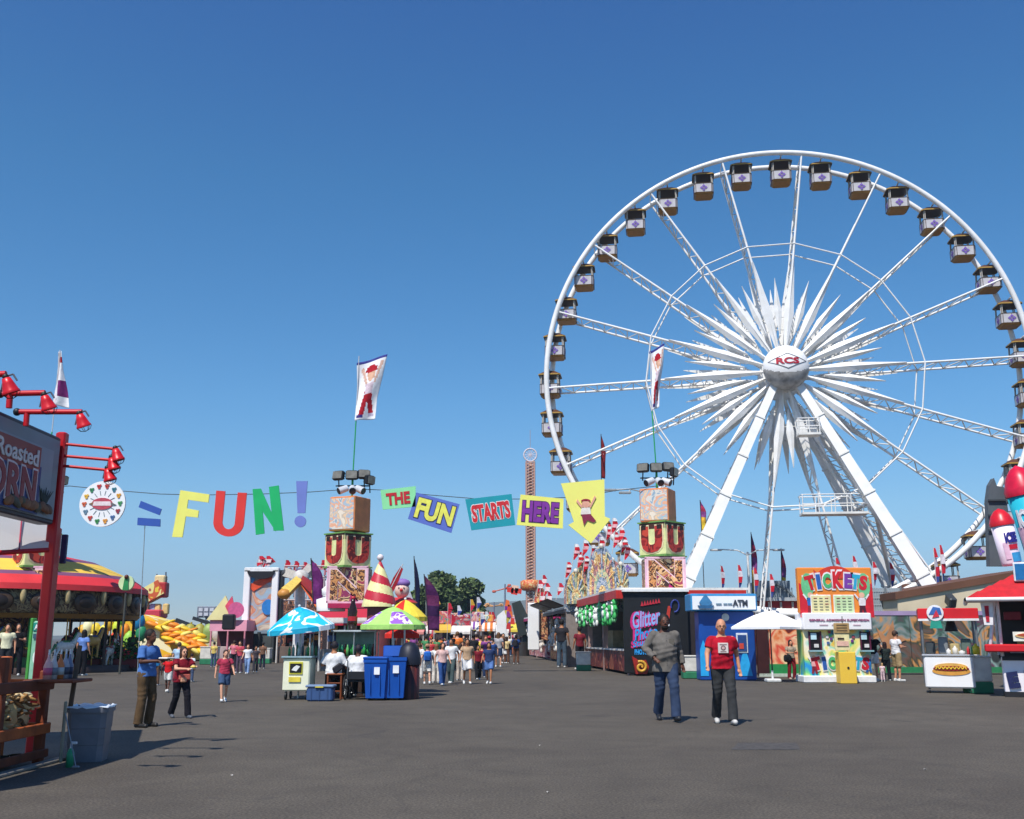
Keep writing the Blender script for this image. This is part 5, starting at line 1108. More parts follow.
for k in range(n):
    a = 2*math.pi*k/n; s_ = .258/max(abs(math.cos(a)), abs(math.sin(a))); vs += [(s_*math.cos(a), s_*math.sin(a), .645+.025*rnn.random()), (s_*.99*math.cos(a), s_*.99*math.sin(a), .675), (s_*.86*math.cos(a), s_*.86*math.sin(a), .67+.03*rnn.random()), (s_*.7*math.cos(a), s_*.7*math.sin(a), .52)]
b.add(vs, [(k*4+j, ((k+1) % n)*4+j, ((k+1) % n)*4+j+1, k*4+j+1) for k in range(n) for j in range(3)], mat('dfe6ee', .3, 0, .05, 8), True); b.build("bin_liner", T)
b = MB(); p = W(69,752,13.0); b.lathe([(.001,0),(.045,0),(.045,.16),(.02,.22),(.001,.22)], mat('2a9a6a', .35), 12, c=(p.x,13.05,0)); b.cyl((p.x,13.05,.22),(p.x,13.05,.27),.015,mat('eeeeee', .4), n=8); b.bev((p.x+.03,13.05,.28), (.08,.02,.03), mat('e9e9e9', .4), .005); tag(b.build("spray_bottle"), "green spray bottle standing on the ground at the foot of the grey bin", "bottle")
b = MB(); p, q = W(79,750,12.95), W(66,708,13.05); b.cyl((p.x,12.9,.02), (q.x,13.05,.62), .008, mat('8f9296', .4, .4), n=6); b.bev((p.x,12.9,.02), (.09,.04,.03), mat('8a8c8e', .5), .01); tag(b.build("metal_rod"), "thin pale metal rod leaning against the front of the grey bin", "rod")
b = MB(); p = W(66,700,13.1); b.bev((p.x-.02,13.15,.4), (.035,.035,.72), mat('948c78', .6, 0, .1, 5), .008); tag(b.build("wooden_stake"), "pale square stake standing at the rack corner next to the bin", "stake")
# base boards along the rack
b = MB(); b.bev((-5.74, 12.0, .02), (.12, 3.6, .04), mat('8a8378', .8, 0, .2, 3), .01); tag(b.build("ground_board"), "long pale board lying on the asphalt along the rack", "board")
# ---------------- carousel
D = 50; cx = W(-18,645,D).x; rC = W(131,645,D).x-cx; zf = W(60,612,D-4).z
T = thing("carousel", "large carousel with striped red and yellow tent roof and dark ornate cornice", "carousel", (cx, D, 0))
ze = W(100,589,D-rC*.0).z*1.0; za = W(0,548,D).z
cy = [mat('d9353a', .6, 0, .1, 1), mat('7a4a6a', .6, 0, .1, 1), mat('f0c24a', .6, 0, .1, 1), mat('7a4a6a', .6), mat('c42a4a', .6)]
b = MB(); n = 48; prof = [(rC*1.03,ze),(rC*.95,ze+.4),(rC*.9,ze+.58),(rC*.72,ze+1.15),(rC*.67,ze+1.3),(rC*.35,ze+1.75),(.2,ze+2.0)]
lp = []
b.lathe(prof, None, n, c=(cx,D,0), mats=lambda j, k: [cy[0],cy[1],cy[2],cy[1],cy[0],cy[2]][k]); b.lathe([(rC*1.035,ze-.25),(rC*1.03,ze)], cy[0], n, c=(cx,D,0)); b.build("tent_roof", T, True)
b = MB(); OR = mural("cornice", ['3a2a20','6e5638','94825e','4a3022','a89066'], 2.2, dist=2, seed=4); b.lathe([(rC*.98,ze-1.25),(rC*1.0,ze-1.1),(rC*.99,ze-.2),(rC*.97,ze-.1)], OR, n, c=(cx,D,0))
for k in range(24):
    a = 2*math.pi*k/24; p = Vector((cx+rC*1.01*math.cos(a), D+rC*1.01*math.sin(a), ze-.75))
    b.sph(p, (.12,.62,.45), mat('4a3624', .4, 0, .2, 3), 12, 7, RZ(a)); b.sph(p+Vector((.06*math.cos(a),.06*math.sin(a),0)), (.1,.42,.28), mat('2c201a', .4, 0, .3, 4), 12, 7, RZ(a))
    a2 = a+math.pi/24; p = Vector((cx+rC*1.02*math.cos(a2), D+rC*1.02*math.sin(a2), ze-.5)); b.sph(p, (.13,.13,.36), mat('b9a474', .5, 0, .2, 5), 8, 6)
b.lathe([(rC*.97,ze-1.45),(rC*.995,ze-1.25)], mat('8a6428', .4), n, c=(cx,D,0)); b.build("cornice", T, True)
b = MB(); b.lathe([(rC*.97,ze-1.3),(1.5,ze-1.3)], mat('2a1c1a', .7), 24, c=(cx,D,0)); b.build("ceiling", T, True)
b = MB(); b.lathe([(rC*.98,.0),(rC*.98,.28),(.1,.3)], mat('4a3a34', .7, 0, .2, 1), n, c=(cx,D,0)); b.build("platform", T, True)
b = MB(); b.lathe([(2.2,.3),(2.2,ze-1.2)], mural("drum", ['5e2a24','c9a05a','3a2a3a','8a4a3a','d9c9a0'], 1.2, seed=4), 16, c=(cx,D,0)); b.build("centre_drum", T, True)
def horse_geo(c, c2):
    b = MB(); m = mat(c, .4, 0, .1, 4); m2 = mat(c2, .45)
    b.sph((0,0,0), (.52,.2,.24), m, 10, 7); b.cyl((.4,0,.1), (.62,0,.5), .14, m, .09, n=8); b.sph((.74,0,.5), (.2,.07,.09), m, 8, 6, RY(R(30)))
    for sx, a in ((.34,30),(.3,-5),(-.36,-30),(-.4,5)): b.cyl((sx,.08 if a > 0 else -.08,-.1), (sx+math.sin(R(a))*.35,.08 if a > 0 else -.08,-.45), .07, m, .045, n=6); b.cyl((sx+math.sin(R(a))*.35,.08 if a > 0 else -.08,-.45), (sx+math.sin(R(a))*.2,.08 if a > 0 else -.08,-.75), .045, m, .04, n=6)
    b.cyl((-.5,0,.08), (-.75,0,-.35), .07, m2, .02, n=6); b.sph((.45,0,.38), (.06,.05,.26), m2, 6, 5, RY(R(25))); b.bev((-.02,0,.2), (.34,.3,.1), m2, .03)
    return b
hn = 0
for k in range(22):
    a = R(-175+k*16.2)
    for rr_, off in ((rC*.84,0),(rC*.6,8)):
        if rr_ < rC*.7 and k % 2: continue
        a_ = a+R(off); x, y = cx+rr_*math.cos(a_), D+rr_*math.sin(a_)
        if y > D+3: continue
        c, c2 = random.choice([('e9e2d4','b03a3a'),('7a4a2a','e0b040'),('2a2420','c04a5a'),('d9b060','3a5a9a'),('f0ece4','4a8a5a')])
        b = horse_geo(c, c2); o = b.build("horse", T); o.matrix_basis = Matrix.Translation((x-cx, y-D, 1.15+.3*math.sin(k*2.1))) @ Matrix.Rotation(a_+math.pi/2, 4, 'Z'); o.location = (x-cx, y-D, 1.15+.3*math.sin(k*2.1)); o.rotation_euler = (0,0,a_+math.pi/2)
        b = MB(); b.cyl((0,0,-.85-.3*math.sin(k*2.1)+.0), (0,0,ze-2.45-.3*math.sin(k*2.1)), .03, mat('b08a3a', .3, .8), n=6); b.build("pole", o)
for k in range(12):
    a = R(-170+k*31); b = MB(); b.cyl((cx+rC*.95*math.cos(a), D+rC*.95*math.sin(a), .3), (cx+rC*.95*math.cos(a), D+rC*.95*math.sin(a), ze-1.3), .07, mat('3a2a24', .5), n=6); b.build("column", T, True)
# green and white sunburst medallion on the cornice end
p = W(126,583,D-4.5); T = thing("ornament_medallion", "pale green oval medallion with a dark figure beside the carousel roof edge", "medallion", p)
b = MB(); b.cyl(p, p+Vector((0,.15,0)), .33, mat('cfe0a9', .5, 0, .1, 3), n=20); b.prism([(-.12,-.3),(.14,-.3),(.1,.1),(.04,.26),(-.06,.2)], .05, mat('2a8a4a', .5), T=Matrix.Translation(p+Vector((0,-.03,0)))); b.sph(p+Vector((.02,-.05,.26)), .1, mat('5e2a1c', .5), 8, 6); b.cyl(p+Vector((0,.08,-.4)), Vector((p.x,p.y+.08,0)), .05, mat('4a4a44', .5), n=6); b.build("disc", T, True)
# small green machine with ATM header beneath the block tower
D = 36; l, r = W(31,645,D).x, W(46,645,D).x; zt = W(38,621,D).z; T = thing("green_cash_machine", "pale green cash machine stand seen just left of the red post", "cash machine", ((l+r)/2, D, 0))
b = MB(); b.bev(((l+r)/2, D+.25, zt/2), (r-l,.5,zt), mat('8fc4a4', .45, 0, .15, 3), .04); b.bev((l-.08, D+.2, zt/2+.1), (.1,.3,zt), mat('4a9a3f', .5), .02); b.build("cabinet", T, True)
b = MB(); b.bev(((l+r)/2, D+.02, zt-.2), (r-l-.04,.1,.3), mat('1f8a7a', .45), .02); b.text("ATM", ((l+r)/2, D-.04, zt-.2), (r-l)*.7, .18, mat('f0f4ea', .5), .01, .04); b.box(((l+r)/2, D-.02, zt-.5), (r-l-.12,.06,.16), mat('3a5a6a', .4)); b.prism(arc(0,0,.15,.25,0,350,14), .03, mat('eaf4e4', .5), T=Matrix.Translation(((l+r)/2, D-.01, zt*.42))); b.build("front_panel", T, True)
# planters with flowers, kerb
D = 51.5; l, r = W(68,645,D).x, W(152,645,D).x
b = MB(); b.bev(((l+r)/2, D+1.4, .07), (r-l, 3.0, .14), mat('a9a59c', .8, 0, .15, .8), .02); tag(b.build("kerb"), kind="structure")
def planter(px, D, label, fc, w_=1.1):
    p = W(px,645,D); T = thing("flower_planter", label, "planter", (p.x,D,.14), 0, "planters of flowers along the carousel kerb"); b = MB(); b.bev((p.x,D,.34), (w_,.6,.42), mat('7a1c20', .6, 0, .15, 2), .03); b.build("tub", T, True)
    b = MB(); rnn = random.Random(int(px*7)); g_ = [leaf_mat('2c5a28'), leaf_mat('3f7a34'), leaf_mat('1f4420')]
    for k in range(420):
        o_ = Vector((p.x+rnn.gauss(0,w_*.3), D+rnn.gauss(0,.22), .5+abs(rnn.gauss(0,.35)))); u = Vector((rnn.gauss(0,1),rnn.gauss(0,1),rnn.gauss(0,1))).normalized(); v_ = u.orthogonal().normalized(); s_ = rnn.uniform(.05,.13); b.add([o_-u*s_, o_+v_*s_*.5, o_+u*s_, o_-v_*s_*.5], [(0,1,2,3)], rnn.choice(g_))
    b.build("leaves", T, True); b = MB()
    for k in range(26): b.sph((p.x+rnn.gauss(0,w_*.3), D-.15+rnn.gauss(0,.15), .6+abs(rnn.gauss(0,.25))), (.075,.075,.05), cloth(fc[k % len(fc)]), 6, 4)
    b.build("blossoms", T, True)
for a in ((69,50.8,"planter of red and orange flowers nearest the red post",['e0582a','c8303a']),(92,51,"planter with large yellow flowers left of the white and green box",['f0c92a','e0b020']),(118,51.2,"dark leafy planter right of the white and green box",['3a6a34','8a2a2a']),(128,50.8,"red planter with green foliage by the kerb middle",['c8303a','4a7a3a']),(139,51,"planter with yellow blossoms behind the man in blue",['f0d03a','e0c030'])): planter(*a)

rnn = random.Random(8)
for k, (x, y) in enumerate(((232,776),(540,746),(548,793),(925,770))):
    p = G(x, y); b = MB(); a = rnn.random()*6; s_ = rnn.uniform(.012,.022); b.M = Matrix.Translation((p.x,p.y,.006)) @ Matrix.Rotation(a,4,'Z'); b.add([(-s_,-s_*.6,0),(0,-s_*.7,.012),(s_,-s_*.5,.002),(s_*.9,s_*.6,.01),(0,s_*.5,0),(-s_*.8,s_*.7,.012)], [(0,1,4,5),(1,2,3,4)], mat('b0aca4', .8)); b.add([(-s_,-s_*.6,-.002),(0,-s_*.7,.01),(s_,-s_*.5,0),(s_*.9,s_*.6,.008),(0,s_*.5,-.002),(-s_*.8,s_*.7,.01)], [(5,4,1,0),(4,3,2,1)], mat('b0aca4', .8))
    tag(b.build("paper_scrap"), "tiny pale scrap of paper lying on the open asphalt", "litter", "paper scraps on the asphalt")
p0, p1 = G(731,750), G(797,743); b = MB(); b.add([(p0.x,p0.y,.004),(G(803,751).x,p0.y,.004),(p1.x,p1.y,.004),(G(738,743).x,p1.y,.004)], [(0,1,2,3)], mat('504c48', .85, 0, .3, 9)); tag(b.build("asphalt_patch"), kind="structure")
# ---------------- people
def _remesh(b, vox, smooth=2, name="body"):
    me = bpy.data.meshes.new("t"); me.from_pydata([tuple(v) for v in b.v], [], b.f); me.update()
    o = bpy.data.objects.new("t", me); COL.objects.link(o)
    m = o.modifiers.new("r", 'REMESH'); m.mode = 'VOXEL'; m.voxel_size = vox; m.use_smooth_shade = True
    s = o.modifiers.new("s", 'SMOOTH'); s.factor = .5; s.iterations = smooth
    dg = bpy.context.evaluated_depsgraph_get(); r = bpy.data.meshes.new_from_object(o.evaluated_get(dg))
    bpy.data.objects.remove(o); bpy.data.meshes.remove(me); r.name = name; r.materials.clear(); return r
def cap(b, a, c, r1, r2, n=12, round_=True):
    b.cyl(a, c, r1, None_, r2, n=n, caps=True)
    if round_: b.sph(a, r1*.995, None_, n, 8); b.sph(c, r2*.995, None_, n, 8)
None_ = mat('808080')
def V(*a): return Vector(a)
def pose(kind, rnn=None):
    """joints of a 1.75 m figure facing -y; L = figure's left = +x"""
    P = dict(pel=V(0,0,.95), ch=V(0,0,1.27), nk=V(0,-.01,1.47), hd=V(0,-.035,1.605))
    for s, n in ((1,'L'),(-1,'R')):
        P['sh'+n] = V(s*.178,0,1.395); P['el'+n] = V(s*.25,.02,1.14); P['wr'+n] = V(s*.27,-.06,.89); P['hi'+n] = V(s*.095,0,.93); P['kn'+n] = V(s*.11,-.02,.5); P['an'+n] = V(s*.12,.02,.085); P['to'+n] = V(s*.14,-.16,.03)
    def leg(n, kn, an, to=None): P['kn'+n] = kn; P['an'+n] = an; P['to'+n] = to or an+V(0,-.17,-.055)
    def arm(n, el, wr): P['el'+n] = el; P['wr'+n] = wr
    if kind == 'walk': leg('L', V(.11,-.16,.53), V(.11,-.24,.1), V(.12,-.4,.06)); leg('R', V(-.1,.04,.5), V(-.11,.24,.14), V(-.11,.12,.03)); arm('L', V(.26,.13,1.16), V(.29,.08,.91)); arm('R', V(-.26,-.06,1.15), V(-.28,-.24,.96))
    if kind == 'walk2': leg('R', V(-.11,-.16,.53), V(-.1,-.25,.1), V(-.11,-.42,.07)); leg('L', V(.1,.05,.5), V(.11,.25,.14), V(.11,.13,.03)); arm('R', V(-.27,.12,1.16), V(-.3,.05,.92)); arm('L', V(.26,-.05,1.15), V(.28,-.22,.97))
    if kind == 'hold': arm('L', V(.24,-.04,1.16), V(.12,-.3,1.2)); arm('R', V(-.24,-.04,1.16), V(-.1,-.3,1.17)); leg('L', V(.12,-.06,.5), V(.13,.0,.085))
    if kind == 'reach': arm('L', V(.25,-.16,1.2), V(.16,-.42,1.24)); arm('R', V(-.23,-.16,1.2), V(-.06,-.42,1.2)); leg('L', V(.12,-.14,.53), V(.14,-.2,.09)); leg('R', V(-.1,.04,.5), V(-.12,.24,.14), V(-.12,.12,.03))
    if kind == 'hips': arm('R', V(-.33,.02,1.18), V(-.2,-.13,1.02))
    if kind == 'akimbo': arm('R', V(-.33,.02,1.18), V(-.2,-.13,1.02)); leg('L', V(.11,-.17,.54), V(.11,-.26,.1), V(.12,-.42,.07)); arm('L', V(.26,.1,1.16), V(.3,.06,.91)); leg('R', V(-.09,.05,.5), V(-.1,.25,.15), V(-.1,.13,.03))
    if kind == 'sit':
        P['pel'] = V(0,0,.6); d = .6-.95
        for k in ('ch','nk','hd','shL','shR'): P[k] = P[k]+V(0,-.03,d)
        for s, n in ((1,'L'),(-1,'R')): P['hi'+n] = V(s*.1,-.02,.58); P['kn'+n] = V(s*.13,-.42,.58); P['an'+n] = V(s*.13,-.42,.14); P['to'+n] = V(s*.14,-.58,.09); P['el'+n] = V(s*.29,-.05,.8); P['wr'+n] = V(s*.2,-.28,.78)
    return P
def torso(P, f, chub, lo):
    p, c, nk = P['pel'], P['ch'], P['nk']; o = []
    for t, rx, ry, cb in ((-.14,.1,.085,0),(-.08,.15,.11,0),(.0,.17,.118,0),(.2,.168,.115,.45),(.42,.158,.108,.9),(.62,.158,.108,1),(.8,.166,.112,.7),(1,.176,.12,.3)):
        q = p+(c-p)*t; o.append((q+V(0,-chub*cb*.6,0), rx*f+lo, ry*f+lo+chub*cb*.7))
    for t, rx, ry in ((.3,.182,.118),(.52,.172,.1),(.68,.135,.082),(.82,.1,.072),(.97,.068,.066)):
        q = c.lerp(nk, t); o.append((q, rx*(1+(f-1)*.6)+lo*(1-t*.8), ry*(1+(f-1)*.6)+lo*(1-t*.8)))
    return o
def body_mesh(P, vox, fat=1.0, fingers=False, female=False, chub=0):
    b = MB(); f = fat
    hd = P['hd']; up = (hd-P['nk']).normalized()
    b.sph(hd+V(0,.015,.015), (.084,.1,.116), None_, 16, 12); b.sph(hd+V(0,-.03,-.045), (.063,.067,.074), None_, 12, 9)
    b.cyl(hd+V(0,-.092,.0), hd+V(0,-.118,-.03), .011, None_, .017, n=8)
    for s in (-1,1): b.sph(hd+V(s*.08,.012,-.005), (.014,.026,.034), None_, 8, 6); b.sph(hd+V(s*.028,-.082,.022), (.02,.014,.008), None_, 8, 5)
    b.sph(hd+V(0,-.083,-.062), (.026,.014,.012), None_, 8, 5)
    cap(b, P['nk']+V(0,.01,-.06), hd+V(0,.0,-.03), .066, .06)
    c, p, nk = P['ch'], P['pel'], P['nk']
    b.loft(torso(P, f, chub, 0), None_)
    for n in 'LR':
        sh, el, wr = P['sh'+n], P['el'+n], P['wr'+n]
        cap(b, c.lerp(P['nk'], .6), sh+V(0,0,-.01), .05*f, .055*f); cap(b, sh, el, .054*f, .042*f); cap(b, el, wr, .042, .028)
        d = (wr-el).normalized(); s = 1 if n == 'L' else -1; fw = V(0,-1,0)
        side = d.cross(fw); side = side.normalized() if side.length > .1 else V(1,0,0); nrm = side.cross(d).normalized()
        palm = wr+d*.05
        X = Matrix((side, d, nrm)).transposed()
        b.sph(palm, (.034,.05,.02) if True else 0, None_, 10, 8, X)
        if fingers:
            for k, (o_, L_) in enumerate(((-.026,.058),(-.009,.07),(.009,.066),(.026,.052))):
                a = wr+d*.085+side*o_; m = a+d*L_*.5+nrm*.006; e = m+d*L_*.35+nrm*.028; cap(b, a-d*.02, m, .0088, .008, 8); cap(b, m, e, .008, .007, 8)
            a = wr+d*.03+side*(-s*-.03); a = wr+d*.03+nrm*.012+side*.03*(1 if nrm.y < 0 else -1); e = a+d*.045+nrm*.03; cap(b, a, e, .012, .009, 8)
        else:
            b.sph(wr+d*.11+nrm*.01, (.028,.045,.016), None_, 8, 6, X)
        hi, kn, an, to = P['hi'+n], P['kn'+n], P['an'+n], P['to'+n]
        cap(b, hi, kn, .088*f, .056); cap(b, kn, an, .054, .036); b.sph(kn.lerp(an,.3)+V(0,.015,0), (.052,.055,.11), None_, 10, 8)
        cap(b, an+V(0,.03,-.045), to, .034, .03)
    return _remesh(b, vox, 2, "body")
def fold(me, P, vox, k=1.0):
    if vox > .021: return
    w0 = P['pel'].z
    me.update(); nn = [v.normal.copy() for v in me.vertices]
    for v, n_ in zip(me.vertices, nn):
        x, y, z = v.co; a = math.sin(22*z+9*x+3*math.sin(14*x+5*z))*math.sin(9*x-6*y+2)+.6*math.sin(41*z-17*x+4*math.sin(11*z))
        v.co += n_*a*.0048*k*(1.5-min(1, abs(z-w0)*1.2))
def tee_mesh(P, vox, fat=1.0, sleeve=.55, hem=-.02, loose=.016, chub=0, long_=False):
    b = MB(); c, p = P['ch'], P['pel']; f = fat; lo = loose
    zz = p.z+hem; sec = [q for q in torso(P, f, chub, lo) if q[0][2] > max(zz+.02, p.z-.02) and q[0][2] < P['nk'].z-.015]
    q0 = sec[0]; tail = []
    for z, k in ((zz,1.05),(zz+.01,1.05),((zz+q0[0][2])/2,1.02)): tail.append((V(q0[0][0], q0[0][1], z), q0[1]*k, q0[2]*k))
    b.loft(tail+sec, None_, 24, wob=lambda t, i: 1+(.02*math.sin(5*t+i)+.015*math.sin(9*t-i*1.3))*(1 if i < 8 else .3))
    for n_ in 'LR':
        sh, el, wr = P['sh'+n_], P['el'+n_], P['wr'+n_]
        cap(b, c.lerp(P['nk'], .6), sh+V(0,0,-.012), .05*f+lo*.6, .058*f+lo*.6)
        if sleeve <= 1: b.cyl(sh, sh.lerp(el, sleeve), .058*f+lo*.8, None_, .056*f+lo*1.3, n=14)
        else:
            cap(b, sh, el, .06*f+lo*.7, .05+lo*.7); b.cyl(el, el.lerp(wr, sleeve-1), .05+lo*.7, None_, .038+lo, n=14)
            for q in (.3,.5,.7): b.sph(el.lerp(wr, (sleeve-1)*q), (.05+lo*.5,)*3, None_, 10, 7)
    m = _remesh(b, vox, 2, "shirt"); fold(m, P, vox); return m
def legs_mesh(P, vox, fat=1.0, length=1.0, loose=.019, skirt=False):
    b = MB(); p = P['pel']; f = fat
    b.sph(p+V(0,0,.0), (.162*f+loose*.5,.115*f+loose*.5,.13), None_, 18, 10)
    b.cyl(p+V(0,0,-.02), p+V(0,0,.1), .12*f, None_, .12*f, n=14)
    for n in 'LR':
        hi, kn, an = P['hi'+n], P['kn'+n], P['an'+n]
        if length <= .5: e = hi.lerp(kn, length*2); b.sph(hi, .088*f+loose, None_, 14, 9); b.cyl(hi, e, .088*f+loose, None_, (.07*f+loose*2.2), n=16)
        else:
            cap(b, hi, kn, .088*f+loose, .064+loose); e = kn.lerp(an+V(0,.005,-.03), (length-.5)*2); b.cyl(kn, e, .062+loose, None_, .056+loose*1.4, n=16)
            for q in (.35,.75): b.sph(kn.lerp(e, q)+V(.004,.01,0), (.06+loose,.064+loose,.03), None_, 12, 6)
    m = _remesh(b, vox, 2, "trousers"); fold(m, P, vox, .8); return m
def hair_mesh(P, kind, vox):
    b = MB(); h = P['hd']
    if kind == 'bald': 
        for s in (-1,1): b.sph(h+V(s*.07,.03,-.01), (.02,.05,.04), None_, 8, 6)
        b.sph(h+V(0,.085,-.015), (.06,.028,.045), None_, 10, 6)
    else:
        b.sph(h+V(0,.03,.035), (.097,.105,.112), None_, 16, 10)
        if kind in ('long','tail'): b.sph(h+V(0,.07,-.06), (.09,.05,.12), None_, 12, 9)
        if kind == 'long': 
            b.sph(h+V(0,.07,-.15), (.085,.04,.12), None_, 12, 9)
            for s in (-1,1): b.sph(h+V(s*.082,.01,-.06), (.022,.05,.11), None_, 10, 8)
        if kind == 'tail': b.sph(h+V(0,.13,-.08), (.03,.03,.12), None_, 10, 8)
    return _remesh(b, vox, 1, "hair")
def shoe_mesh(P, vox):
    o_ = []
    for n in 'LR':
        b = MB(); an, to = P['an'+n], P['to'+n]; cap(b, an+V(0,.035,-.05), to+V(0,-.01,.002), .044, .042, 12); b.cyl(an+V(0,.02,-.04), an+V(0,.01,.02), .046, None_, .048, n=12)
        o_.append(_remesh(b, vox*.8, 1, "shoe"))
    return o_
_pc = {}
def proto(kind, vox, fat, chub, sleeve, hem, length, hair, fingers):
    k = (kind, vox, fat, chub, sleeve, hem, length, hair, fingers)
    if k not in _pc:
        P = pose(kind); P2 = (kind, vox, fat, chub, fingers)
        if P2 not in _pc: _pc[P2] = body_mesh(P, vox, fat, fingers, chub=chub)
        def g(key, fn):
            if key not in _pc: _pc[key] = fn()
            return _pc[key]
        _pc[k] = (P, _pc[P2], g(('t',kind,vox,fat,sleeve,hem,chub), lambda: tee_mesh(P, vox, fat, sleeve, hem, chub=chub)), g(('l',kind,vox,fat,length), lambda: legs_mesh(P, vox, fat, length)), g(('h',kind,vox,hair), lambda: hair_mesh(P, hair, vox)) if hair else None, g(('s',kind,vox), lambda: shoe_mesh(P, vox)))
    return _pc[k]
SKIN = {'d':'5a3524','m':'a8704c','l':'c98e6c','p':'d9a080'}
def person(px, py, hpx, face, label, kind='stand', shirt='888888', pants='333a4a', hair='2a1c14', hk='short', skin='l', shoes='dcdcd8', sleeve=.55, hem=-.03, length=1.0, fat=1.0, chub=0.0, vox=.03, near=False, D=None, group=None, z=0, hcm=None, spm=None):
    D = D or GD(py); x = W(px, py, D).x
    h = hcm or (W(px, py-hpx, D).z-z)/(1.745 if kind != 'sit' else 1.42)
    T = thing("person", label, "person", (x, D, z), R(face), group); T.scale = (h, h, h); T.matrix_basis = T.matrix_basis @ Matrix.Scale(h, 4)
    P, bm, tm, lm, hm, sm = proto(kind, vox, fat, chub, sleeve, hem, length, hk if hk else None, near)
    def add(nm, me, m, bump=None):
        o = bpy.data.objects.new(nm, me); COL.objects.link(o); o.parent = T
        if not me.materials: me.materials.append(None_)
        o.material_slots[0].link = 'OBJECT'; o.material_slots[0].material = m; return o
    add("body", bm, mat(SKIN[skin], .55, 0, .06, 12)); add("shirt", tm, spm or cloth(shirt)); add("trousers" if length > .6 else "shorts", lm, cloth(pants))
    if hm: add("hair", hm, mat(hair, .7, 0, .25, 30))
    for q in sm: add("shoe", q, mat(shoes, .5))
    return T, P
def extra(T, nm, fn):
    b = MB(); fn(b); return b.build(nm, T)
def hat(T, P, c, brim=.13, h_=.07):
    hd = P['hd']; extra(T, "hat", lambda b: (b.lathe([(brim,.0),(.1,.012),(.098,h_),(.07,h_+.035),(.005,h_+.04)], cloth(c), 16, c=(hd.x,hd.y+.02,hd.z+.045))))
def cap_hat(T, P, c):
    hd = P['hd']; extra(T, "cap", lambda b: (b.sph((hd.x,hd.y+.02,hd.z+.045), (.1,.11,.085), cloth(c), 14, 9), b.bev((hd.x,hd.y-.12,hd.z+.05), (.12,.1,.012), cloth(c), .004)))
def eyes(T, P):
    hd = P['hd']
    for s in (-1,1):
        extra(T, "eye", lambda b: (b.sph(hd+V(s*.03,-.095,.006), (.009,.004,.0045), mat('d9d0c8', .3), 8, 6), b.sph(hd+V(s*.03,-.0985,.006), (.005,.003,.005), mat('22160f', .2), 8, 6)))
        extra(T, "eyebrow", lambda b: b.bev(hd+V(s*.03,-.099,.026), (.03,.008,.006), mat('2a1c14', .7), .002))
def mouth(T, P, c='8a4a3f'): hd = P['hd']; extra(T, "mouth", lambda b: b.bev(hd+V(0,-.098,-.06), (.045,.006,.01), mat(c, .5), .003))
# two men walking towards the camera
T, P = person(667, 721, 101, 2, "bearded man in a grey buttoned shirt and blue jeans walking towards the camera", 'akimbo', shirt='6f6a64', pants='34425c', hair='17120f', skin='d', shoes='22242a', sleeve=1.95, hem=-.16, fat=1.16, chub=.05, vox=.011, near=True)
eyes(T, P); mouth(T, P, '8a5548'); hd = P['hd']
extra(T, "beard", lambda b: (b.sph(hd+V(0,-.045,-.085), (.062,.055,.045), mat('17120f', .9, 0, .3, 40), 14, 9), b.bev(hd+V(0,-.1,-.045), (.05,.012,.01), mat('17120f', .9), .003)))
def plk(b):
    ch, pl = P['ch'], P['pel']
    for k in range(7): b.sph((0,-.185+.004*abs(k-3),1.38-.075*k), .007, mat('3a3836', .5), 6, 5)
    b.bev((.09,-.168,1.28), (.09,.008,.1), cloth('676259'), .003)
extra(T, "buttons", plk)
T, P = person(725, 724, 102, -4, "man in a red T shirt with a white square print walking towards the camera", 'walk', shirt='b3182c', pants='3a3b3c', hair='a89a8c', hk='bald', skin='l', shoes='c9c6c0', sleeve=.6, hem=-.05, fat=1.08, chub=.035, vox=.011, near=True)
eyes(T, P); mouth(T, P); hd2 = P['hd']
def gl(b):
    for s in (-1,1): b.tube([hd2+V(s*.03+.02*math.cos(R(a)),-.104,.004+.014*math.sin(R(a))) for a in range(0,360,40)], .0025, mat('2a2a2c', .3), 4, True); b.cyl(hd2+V(s*.05,-.1,.008), hd2+V(s*.082,.01,.005), .0025, mat('2a2a2c', .3), n=4)
    b.cyl(hd2+V(-.01,-.106,.008), hd2+V(.01,-.106,.008), .0025, mat('2a2a2c', .3), n=4)
extra(T, "glasses", gl)
extra(T, "shirt_print", lambda b: (b.bev((0.0,-.185,1.25), (.17,.034,.17), mat('d9cdc6', .7), .004), b.box((0,-.2035,1.305), (.12,.003,.014), mat('7a5a5a', .6)), b.cyl((0,-.2025,1.25), (0,-.205,1.25), .042, mat('6a4a50', .6), n=16), b.cyl((0,-.2055,1.25), (0,-.207,1.25), .026, mat('c9a9a4', .6), n=16), b.box((0,-.2035,1.19), (.1,.003,.012), mat('7a5a5a', .6))))
# left pair
T, P = person(143, 727, 100, 70, "man in a light blue shirt and dark trousers standing side on, holding food", 'hold', shirt='4f78b8', pants='5e4a34', hair='1d1512', skin='d', shoes='1f1c1a', sleeve=.8, hem=-.06, fat=1.05, vox=.013, near=True); eyes(T, P)
extra(T, "tray", lambda b: (b.bev((0,-.42,1.22), (.24,.2,.03), mat('e9e4dc', .6), .01), b.sph((0,-.42,1.25), (.08,.07,.04), mat('c9863a', .7), 8, 6)))
T, P = person(179, 718, 81, 40, "woman in a maroon top and sunglasses reaching forward with a yellow snack", 'reach', shirt='7a1626', pants='1d1b22', hair='3a2219', hk='long', skin='p', shoes='5a5f68', sleeve=.6, hem=-.08, fat=1.08, chub=.03, vox=.013, near=True); hd3 = P['hd']; mouth(T, P)
extra(T, "sunglasses", lambda b: [b.sph(hd3+V(s*.032,-.092,.006), (.026,.012,.018), mat('17120f', .2), 10, 7) for s in (-1,1)])
